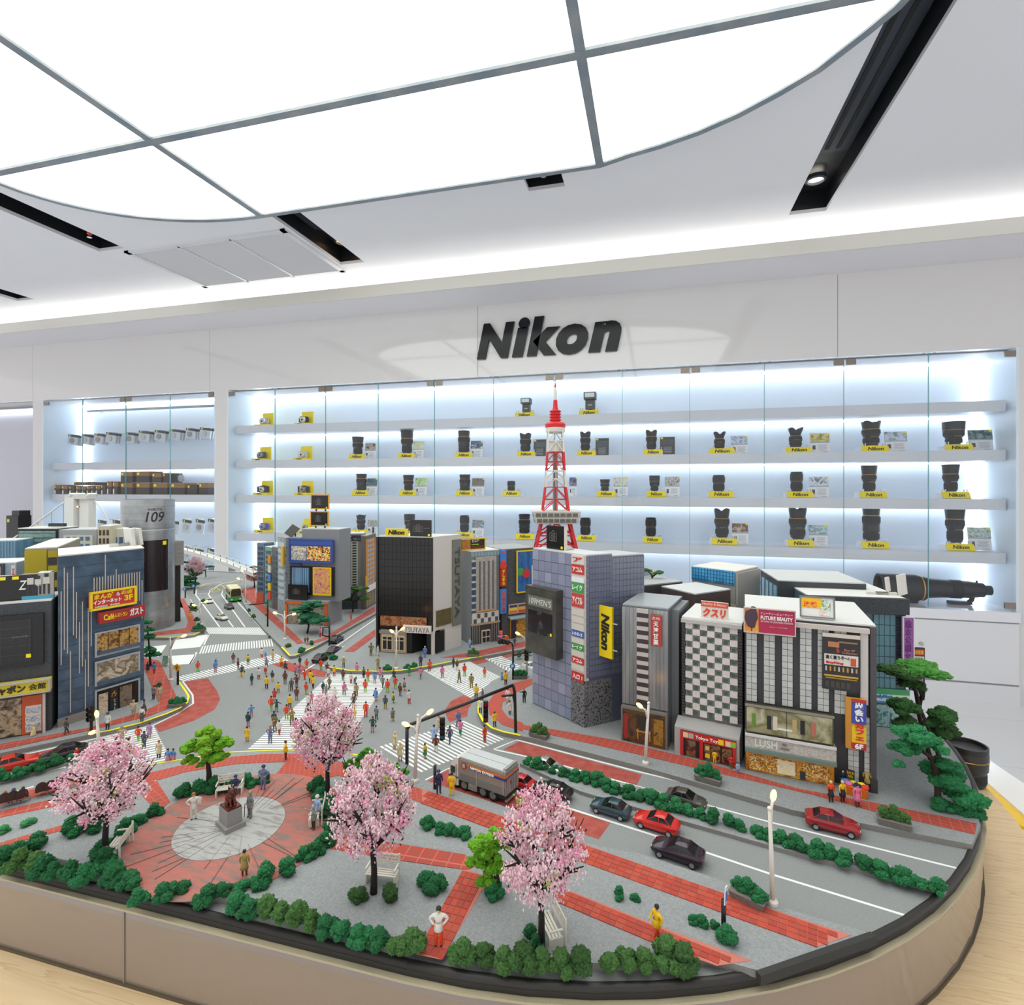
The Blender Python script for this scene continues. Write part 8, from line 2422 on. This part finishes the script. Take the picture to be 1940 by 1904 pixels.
for s in (-1, 1):
    dg.tube([(.0028, s * .0016, zz + .008), (.0036, s * .0016, zz + .0045), (.0042, s * .0016, zz + .002), (.0055, s * .0016, zz + .0018)], [.0012, .001, .0009, .0009], 8).ico((-.001, s * .003, zz + .0035), .0022, 2, sq=(1.2, .7, .9)).tube([(-.001, s * .0032, zz + .0022), (.0022, s * .0034, zz + .002)], [.001, .0009], 8)
    dg.bar((.0015, s * .0018, zz + .0158), (.0012, s * .0024, zz + .0184), .0011, .0002, 6)
dg.tube([(-.006, 0, zz + .003), (-.0075, .001, zz + .005), (-.0068, .0016, zz + .007)], [.001, .001, .0007], 7)
put('dog', dg.mesh('dog', True), t, BRZ)
# market stalls
for lab, px, py, rz, s in (('orange bargain bin heaped with clothes before the tile store', 1620, 1505, -.35, 1.0), ('orange bargain bin with goods before the dark stone building', 953, 1216, .2, 1.0)):
    t = thing('bargain_bin', lab, 'market stall', G(px, py, SW), rz, 'orange bargain bins', s)
    bn = MB(); bn.add([(-.009, -.005, 0), (.009, -.005, 0), (.009, .005, 0), (-.009, .005, 0), (-.0105, -.0065, .009), (.0105, -.0065, .009), (.0105, .0065, .009), (-.0105, .0065, .009)], [(0, 3, 2, 1), (4, 5, 6, 7), (0, 1, 5, 4), (1, 2, 6, 5), (2, 3, 7, 6), (3, 0, 4, 7)])
    put('bin', bn.mesh('bin'), t, M('E0761A', .5))
    for k, c_ in enumerate(('4A8AC8', 'E86AA0', 'C8E020', '2A3A6A', 'F0D030', 'D83A34')):
        put('folded_clothes', MB().ico((0, 0, 0), .0036, 2, amp=.3, fr=2, seed=k * 3).mesh('folded_clothes', True), t, M(c_, .8), (-.008 + k * .0032, (-.002 if k % 2 else .002), .0098), (0, 0, k), (1, 1, .6))
    o = put('price_card', MB().box((0, 0, 0), (.007, .0006, .009)).mesh('price_card'), t, M('2A2622' if px > 1000 else 'D03028', .5), (-.004, .002, .017)); text(o, 'SALE\n70%', (0, -.0006, 0), .0055, .006, M('E8C020' if px > 1000 else 'F4F0E8', .5), t=.0003); pb('card_post', o, (0, .0004, -.006), (.0006, .0006, .008), SBK)

# ================================================================= RIGHT HAND COUNTER AND LENS PROP
z = .78
P_ = lambda px, py: G(px, py, z)
a, b, c, dd = P_(1852, 1466), P_(1960, 1560), P_(1905, 1562), P_(1845, 1490)
t = thing('display_counter', 'glossy yellow and white counter top beyond the table at right', 'counter', ((a.x + b.x) / 2, (a.y + b.y) / 2, 0))
o0 = Vector((t.location.x, t.location.y, 0))
rel = lambda v: (v.x - o0.x, v.y - o0.y)
put('yellow_top', MB().prism([rel(P_(1840, 1460)), rel(P_(1975, 1578)), rel(P_(1895, 1550)), rel(P_(1838, 1485))], z - .006, z).mesh('yellow_top'), t, M('F2C408', .08, coat=.5))
put('white_top', MB().prism([rel(P_(1840, 1420)), rel(P_(2000, 1530)), rel(P_(1975, 1578)), rel(P_(1840, 1460))], z - .006, z + .004).mesh('white_top'), t, M('EDE9E4', .1, coat=.5))
put('cream_edge', MB().prism([rel(P_(1838, 1486)), rel(P_(1895, 1551)), rel(P_(1975, 1579)), rel(P_(1975, 1590)), rel(P_(1890, 1560)), rel(P_(1836, 1492))], z - .03, z - .004).mesh('cream_edge'), t, M('D8C49A', .4))
put('black_body', MB().prism([rel(P_(1850, 1430)), rel(P_(2000, 1540)), rel(P_(1975, 1580)), rel(P_(1895, 1556)), rel(P_(1842, 1488))], 0, z - .03).mesh('black_body'), t, M('1E1F21', .4))
pb('chrome_line', t, (.02, -.03, z - .12), (.3, .004, .004), CHRO, (0, 0, -.3))
p = AD(1832, 1480, .665); p.z = .9352
t = thing('lens_prop', 'short black zoom lens standing on the table behind the right edge pines', 'camera lens', p, 0, None, .62)
put('barrel', MB().lathe([(.027, 0), (.030, .004), (.030, .028), (.033, .032), (.034, .062), (.032, .066)], 36).mesh('barrel', True, auto=35), t, M('26221F', .4)); put('grip_ring', ribring(.008, .024, .0305), t, BLKR); put('front_rim', MB().lathe([(.032, .066), (.0335, .066), (.0335, .076), (.030, .076), (.029, .07), (0, .069)], 36, cap=False).mesh('front_rim', True, auto=35), t, M('1B1918', .4)); put('gold_ring', MB().lathe([(.0338, .050), (.0346, .051), (.0338, .052)], 36, cap=False).mesh('gold_ring'), t, GOLD)
# ================================================================= MINIATURE PEOPLE
CLR = dict(orange='E8481E', lime='86C24A', yellow='F0BE12', brown='6E3A26', dkbrown='4A2A22', grey='7E7F82', charcoal='4A4B4E', pink='E0709A', rose='C87A90', green='22834E', dkgreen='1E4A48', white='DAD7D0', red='C8321E', blue='5A8FC8', slate='6A76A0', navy='262A55',
           olive='726A38', khaki='8E8040', tan='B5A587', beige='CDBB9A', cream='D9CBA0', purple='B08ABF', gold='A08A4A', black='222428', skin='D9A57E', lightblue='9DB6DC', denim='5E7EB8', steel='4A5064')
SKINM = M('D39A72', .6)
HAIRC = dict(b=M('221C1C', .6), g=M('8A8278', .6), y=M('D8BE84', .6), r=M('A8562E', .6), w=M('D8D4CC', .6), n=M('2A3060', .5), k=M('D39A72', .6))
PPL = '''
442 1256 19 brown grey s 200|451 1269 22 brown grey s 100|470 1259 19 yellow green K 20|458 1282 23 charcoal yellow w 10 bag|477 1298 22 dkgreen grey s -20|490 1287 22 white red s 180|496 1247 20 white red w 200|503 1249 14 blue rose s 0|517 1252 22 beige beige o -30|505 1264 18 grey charcoal s 20|503 1277 20 white red K 160
516 1291 21 charcoal yellow s 170|505 1305 25 yellow dkbrown s 180|527 1313 21 yellow green h 200|520 1326 22 red red D 180|533 1262 19 yellow red h 30|540 1274 22 dkgreen rose w -20 bag|540 1296 25 brown grey s 180|552 1309 24 charcoal dkbrown s 10 cane|562 1303 25 brown grey h 170|562 1327 26 brown grey s 180|559 1279 23 pink green s 120
567 1283 20 blue rose w 150|568 1262 19 dkgreen rose s 60|577 1288 19 orange orange s 150|581 1268 20 orange lime s 0|588 1294 24 yellow dkbrown s 190|593 1304 24 yellow dkbrown w 180|580 1316 24 orange lime s 160|608 1270 22 orange lime s 180|620 1274 19 brown grey h 180|633 1281 21 yellow red s 180|622 1283 19 white red s 180|624 1305 23 olive olive w -30 g
612 1313 22 dkgreen rose s 60|618 1317 21 grey slate h 0 r|634 1322 21 white beige D 10 y|590 1334 24 rose rose w 30|584 1337 23 white beige D 0 r|549 1342 27 yellow dkbrown s 180|514 1346 28 orange lime w 180|524 1349 24 dkgreen grey o 190|584 1359 27 charcoal dkbrown w 180 bag|543 1363 29 orange lime s 200|553 1374 32 khaki olive f 20 r
476 1358 23 blue rose h 30|470 1377 29 dkgreen rose s 170|468 1405 29 yellow green D 180|519 1375 28 dkgreen rose s 180|521 1386 33 olive olive f 0|529 1392 28 white red w 180|512 1408 33 slate slate h 0 r|560 1388 28 pink green w 190|564 1415 36 olive olive s 0 g
703 1242 24 olive olive h -20|716 1243 22 white white s 80|716 1268 24 khaki khaki f 0 y|651 1264 20 gold charcoal o 0 w|650 1290 22 brown green s 170|676 1276 21 pink green w 150|665 1295 21 white red s 160|672 1297 18 charcoal charcoal n 40|689 1284 21 grey black K 60|697 1291 23 orange lime s 180|710 1295 21 blue rose s 0|720 1287 23 pink green h 180
725 1303 24 grey dkgreen w 160|746 1287 19 dkgreen dkgreen D 180|749 1305 24 orange lime w 190|734 1312 26 orange lime s 170|758 1319 25 brown grey s 150|766 1308 24 pink green K 100|775 1333 26 white red s 40|652 1317 25 pink green w 30 bag|675 1319 25 gold navy s 180|671 1331 22 brown brown s 0|670 1341 25 charcoal skin h 0 y
692 1312 25 orange lime s 180|712 1328 25 blue rose D 160 bag|730 1343 26 charcoal gold s 180|745 1332 22 yellow green K 80|693 1358 29 orange red s 0|713 1363 26 grey dkgreen s 160|744 1366 25 grey olive K 40|706 1387 30 dkgreen rose h -10 bag|672 1362 20 yellow yellow s 0|748 1420 34 cream cream D -40 y|758 1441 35 cream beige D 30 y
775 1280 21 green yellow D 140|797 1286 22 pink green w 160|797 1262 22 navy navy s 0|805 1246 22 denim denim s 0 y|814 1272 23 orange brown s 200|838 1284 23 pink green s 30|859 1265 20 dkgreen dkgreen s 60|866 1270 20 brown white w 20|880 1281 24 orange lime s 40|870 1294 25 olive olive w 60 r|893 1303 27 khaki khaki s 0|918 1284 20 orange lime s 160
951 1294 20 blue blue D 120|958 1297 26 yellow dkbrown s 30|902 1323 27 yellow dkbrown s -10|914 1326 22 grey charcoal s 60 r|910 1351 28 white navy s -20|937 1377 29 yellow dkbrown h 30|993 1331 27 black black p 10 r|962 1331 27 white beige D 0|966 1353 26 white dkbrown D 40|832 1386 30 beige beige w 20 r|868 1379 35 slate slate w 30 r|872 1393 30 pink green w 170
852 1408 33 steel steel w -30|918 1406 33 orange red s 60|822 1407 34 lightblue lightblue D 0|826 1424 32 brown white s 180|805 1437 29 yellow green K 60|890 1227 17 lightblue denim s 0 y|975 1224 16 dkgreen grey s 0|280 1275 21 navy navy D 160|292 1276 22 blue red s 170|291 1325 27 grey charcoal h -20|303 1327 29 tan tan s 60|253 1357 31 tan tan O 10 k|273 1356 31 charcoal charcoal D 120 bag
269 1367 28 white charcoal K 0|204 1382 32 white navy s 0 n|231 1410 34 tan tan h 10 g|262 1404 29 orange lime w 190|273 1418 33 steel steel h -10|283 1398 29 purple purple D 0|245 1430 35 white black K -20 r|301 1436 34 cream dkbrown D 0 r|318 1450 32 blue rose K 0|328 1448 30 blue rose K 0|239 1450 33 lightblue pink K 0|63 1402 31 cream charcoal D -30 y|126 1391 31 charcoal charcoal w -40
360 1174 14 yellow yellow s 20|375 1273 21 orange lime s 40|408 1274 23 blue rose s 60|409 1263 15 blue blue s 60|665 1175 13 orange orange s 60|607 1207 19 rose red o -30|578 1219 12 brown brown s 0|583 1218 12 brown dkbrown s 0|145 1441 24 red black w 60 y
541 1440 36 yellow dkbrown s 100|367 1553 50 white white h 30 r|499 1496 45 slate slate h -10 n|474 1550 49 grey grey s -30 g cane|463 1661 50 gold brown D 190|594 1572 43 grey dkbrown p -40 g|601 1554 46 lightblue tan s -30 w|831 1503 44 navy navy s 30 n|856 1507 44 yellow yellow s 180|831 1791 74 white orange h 0|1244 1781 68 yellow orange w -70|1081 1599 33 brown grey s 60
1354 1447 26 yellow yellow s 160|1385 1456 25 red olive h 0|1398 1466 22 lightblue denim s 0|1574 1519 40 orange black K 0 y|1596 1519 40 yellow black K 10 y|1624 1528 43 pink brown D 0|1597 1490 30 navy navy s 150 y|1643 1500 42 gold black n 150
'''
PMAP = dict(s='standing', w='walking', h='hands on hips', p='pointing', o='arms out', f='arms folded', n='bending', O='stout', K='standing', D='standing')


def where(x, y):
    if y > 1700: return 'near the front hedge'
    if x < 660 and y > 1460: return 'in the round plaza'
    if x > 1300: return 'on the shop pavement'
    if y > 1495 and x > 800: return 'beside the near road'
    if 1430 < y < 1445 and 530 < x < 560: return 'by the plaza kerb'
    if 715 < x < 960 and y > 1364 and not (x > 930) and x > 800: return 'on the truck crossing'
    if 740 < x < 800 and y > 1400: return 'on the truck crossing'
    if x < 335 and y > 1394: return 'on the lower left crossing'
    if x < 335: return 'on the left pavement'
    if 800 < x < 956 and 1262 < y < 1324: return 'on the bookshop crossing'
    if x >= 895: return 'on the corner tower pavement'
    if y < 1270 and x > 640 and x < 835: return 'outside the black bookshop'
    if x > 860: return 'near the stone stripe building'
    xl = 626 - (y - 1278) * 158 / 143; xr = 744 - (y - 1278) * 99 / 143
    if y > 1277 and xl < x < xr: return 'on the diagonal crossing'
    if y > 1277 and x <= xl: return 'left of the crossing'
    if y > 1277: return 'right of the crossing'
    if y > 1240 and x < 550: return 'on the far left crossing'
    if x < 400: return 'by the silver tower'
    return 'near the corner pavement'


def onwalk(x, y):
    w = where(x, y)
    return any(k in w for k in ('pavement', 'plaza', 'front hedge', 'outside', 'silver', 'stone', 'near road')) and not (w == 'near the corner pavement' and y > 1225)


rows = []
for rec in PPL.replace('\n', '|').split('|'):
    f = rec.split()
    if len(f) < 7: continue
    rows.append((float(f[0]), float(f[1]), float(f[2]), f[3], f[4], f[5], float(f[6]), f[7:]))
WORD = dict(dkbrown='dark brown', dkgreen='dark green', lightblue='light blue')
labs = []
for x, y, h, tp, bt_, ps, fa, ex in rows:
    a, b = WORD.get(tp, tp), WORD.get(bt_, bt_)
    if ps == 'D': s = 'in %s dress' % a if tp != bt_ or True else ''
    elif ps == 'K': s = 'in %s top and %s skirt' % (a, b)
    elif tp == bt_: s = 'all in %s' % a
    else: s = 'in %s top and %s trousers' % (a, b)
    if 'bag' in ex: s += ' with bag'
    if 'cane' in ex: s += ' with cane'
    act = PMAP[ps]
    labs.append('person ' + s + ', ' + (act if act not in ('standing', 'stout') else 'standing') + ' ' + where(x, y))
same = {}
for i, l in enumerate(labs): same.setdefault(l, []).append(i)
for l, ix in same.items():
    if len(ix) > 1:
        ix.sort(key=lambda i: rows[i][0])
        for k, i in enumerate(ix):
            labs[i] = l + ', ' + (ORD[k] if len(ix) > 2 or k == 0 else 'further right')


def person(p, h, tp, bt_, ps, fa, lab, ex=(), z0=None, pose=None):
    t = thing('person', lab, 'person', p, math.radians(fa) + TH, 'miniature people', (h * 1.16, h * 1.16, h * 1.015))
    me, zmin, hd = POSES[pose or PMAP[ps]]
    top = M(CLR[tp], .5); bot = M(CLR[bt_], .5)
    hk = next((k for k in ex if k in HAIRC), 'b')
    legs = SKINM if ps in 'DK' and bt_ not in ('black', 'dkbrown', 'yellow', 'brown', 'charcoal') else bot
    if ps == 'K': legs = SKINM if bt_ not in ('black', 'charcoal') else bot
    put('body', me, t, [SKINM, top, legs, bot if tp in ('lime',) else M('2A2422', .6)], (0, 0, -zmin))
    hp = hd + Vector((0, .008, -zmin - .018))
    put('hair', HAIRM, t, HAIRC[hk], hp)
    if hk in ('n', 'g', 'w') : put('hat', HATM, t, HAIRC[hk], hp)
    if ps in 'KD': put('skirt', SKIRT, t, top if ps == 'D' else bot, (0, 0, -zmin))
    elif pose != 'sitting': put('coat_hem', COATM, t, top, (0, 0, -zmin))
    if 'cane' in ex: put('cane', MB().tube([(-.17, -.1, .0), (-.165, -.08, .5), (-.15, -.06, .52)], .012, 6).mesh('cane', True), t, M('2A2422', .5))
    if 'bag' in ex:
        b_ = put('shoulder_bag', MB().box((0, 0, 0), (.05, .12, .11), top=.8).mesh('shoulder_bag'), t, M('1E1C20', .5), (.18, -.0, .40)); put('bag_strap', MB().tube([(0, -.04, .04), (-.03, 0, .14), (0, .04, .04)], .008, 5).mesh('bag_strap'), b_, M('1E1C20', .5))
    return t


for (x, y, h, tp, bt_, ps, fa, ex), lab in zip(rows, labs):
    z = SW if onwalk(x, y) else 1.0
    p = G(x, y, z); d_ = p.x * -ST + p.y * CT
    if 'plaza' in where(x, y): p.z += .0007
    person(p, h * d_ / F, tp, bt_, ps, fa, lab, ex)
# child carried by the man in white
p = G(367, 1553, SW); d_ = p.x * -ST + p.y * CT
t = person(p + Vector((CT * .0052, ST * .0052, .0125)), 20 * d_ / F, 'white', 'white', 's', 30, 'toddler in white carried on the arm of the man in white', ['r'])
# seated people
for px, py, tp, bt_, fa, ex, lab in ((447, 1502, 'navy', 'navy', 10, ['n'], 'person in navy uniform and cap seated on the white lattice bench'), (604, 1549, 'orange', 'lime', -60, ['b'], 'person in orange seated on the bench right of the plaza'),
                                     (8, 1531, 'charcoal', 'black', 180, ['r'], 'person with ginger hair seated in the brown seat row'), (24, 1527, 'navy', 'black', 180, ['n'], 'person with navy cap seated in the brown seat row'), (42, 1523, 'pink', 'cream', 180, ['b'], 'person in pink seated in the brown seat row')):
    p = G(px, py, SW)
    p = p + Vector((-math.sin(math.radians(fa) + TH), math.cos(math.radians(fa) + TH), 0)) * -.001
    person(p + Vector((0, 0, .0008)), .0215 if py < 1540 and px > 100 else .019, tp, bt_, 's', fa, lab, ex, pose='sitting')
p = G(474, 1550, SW)
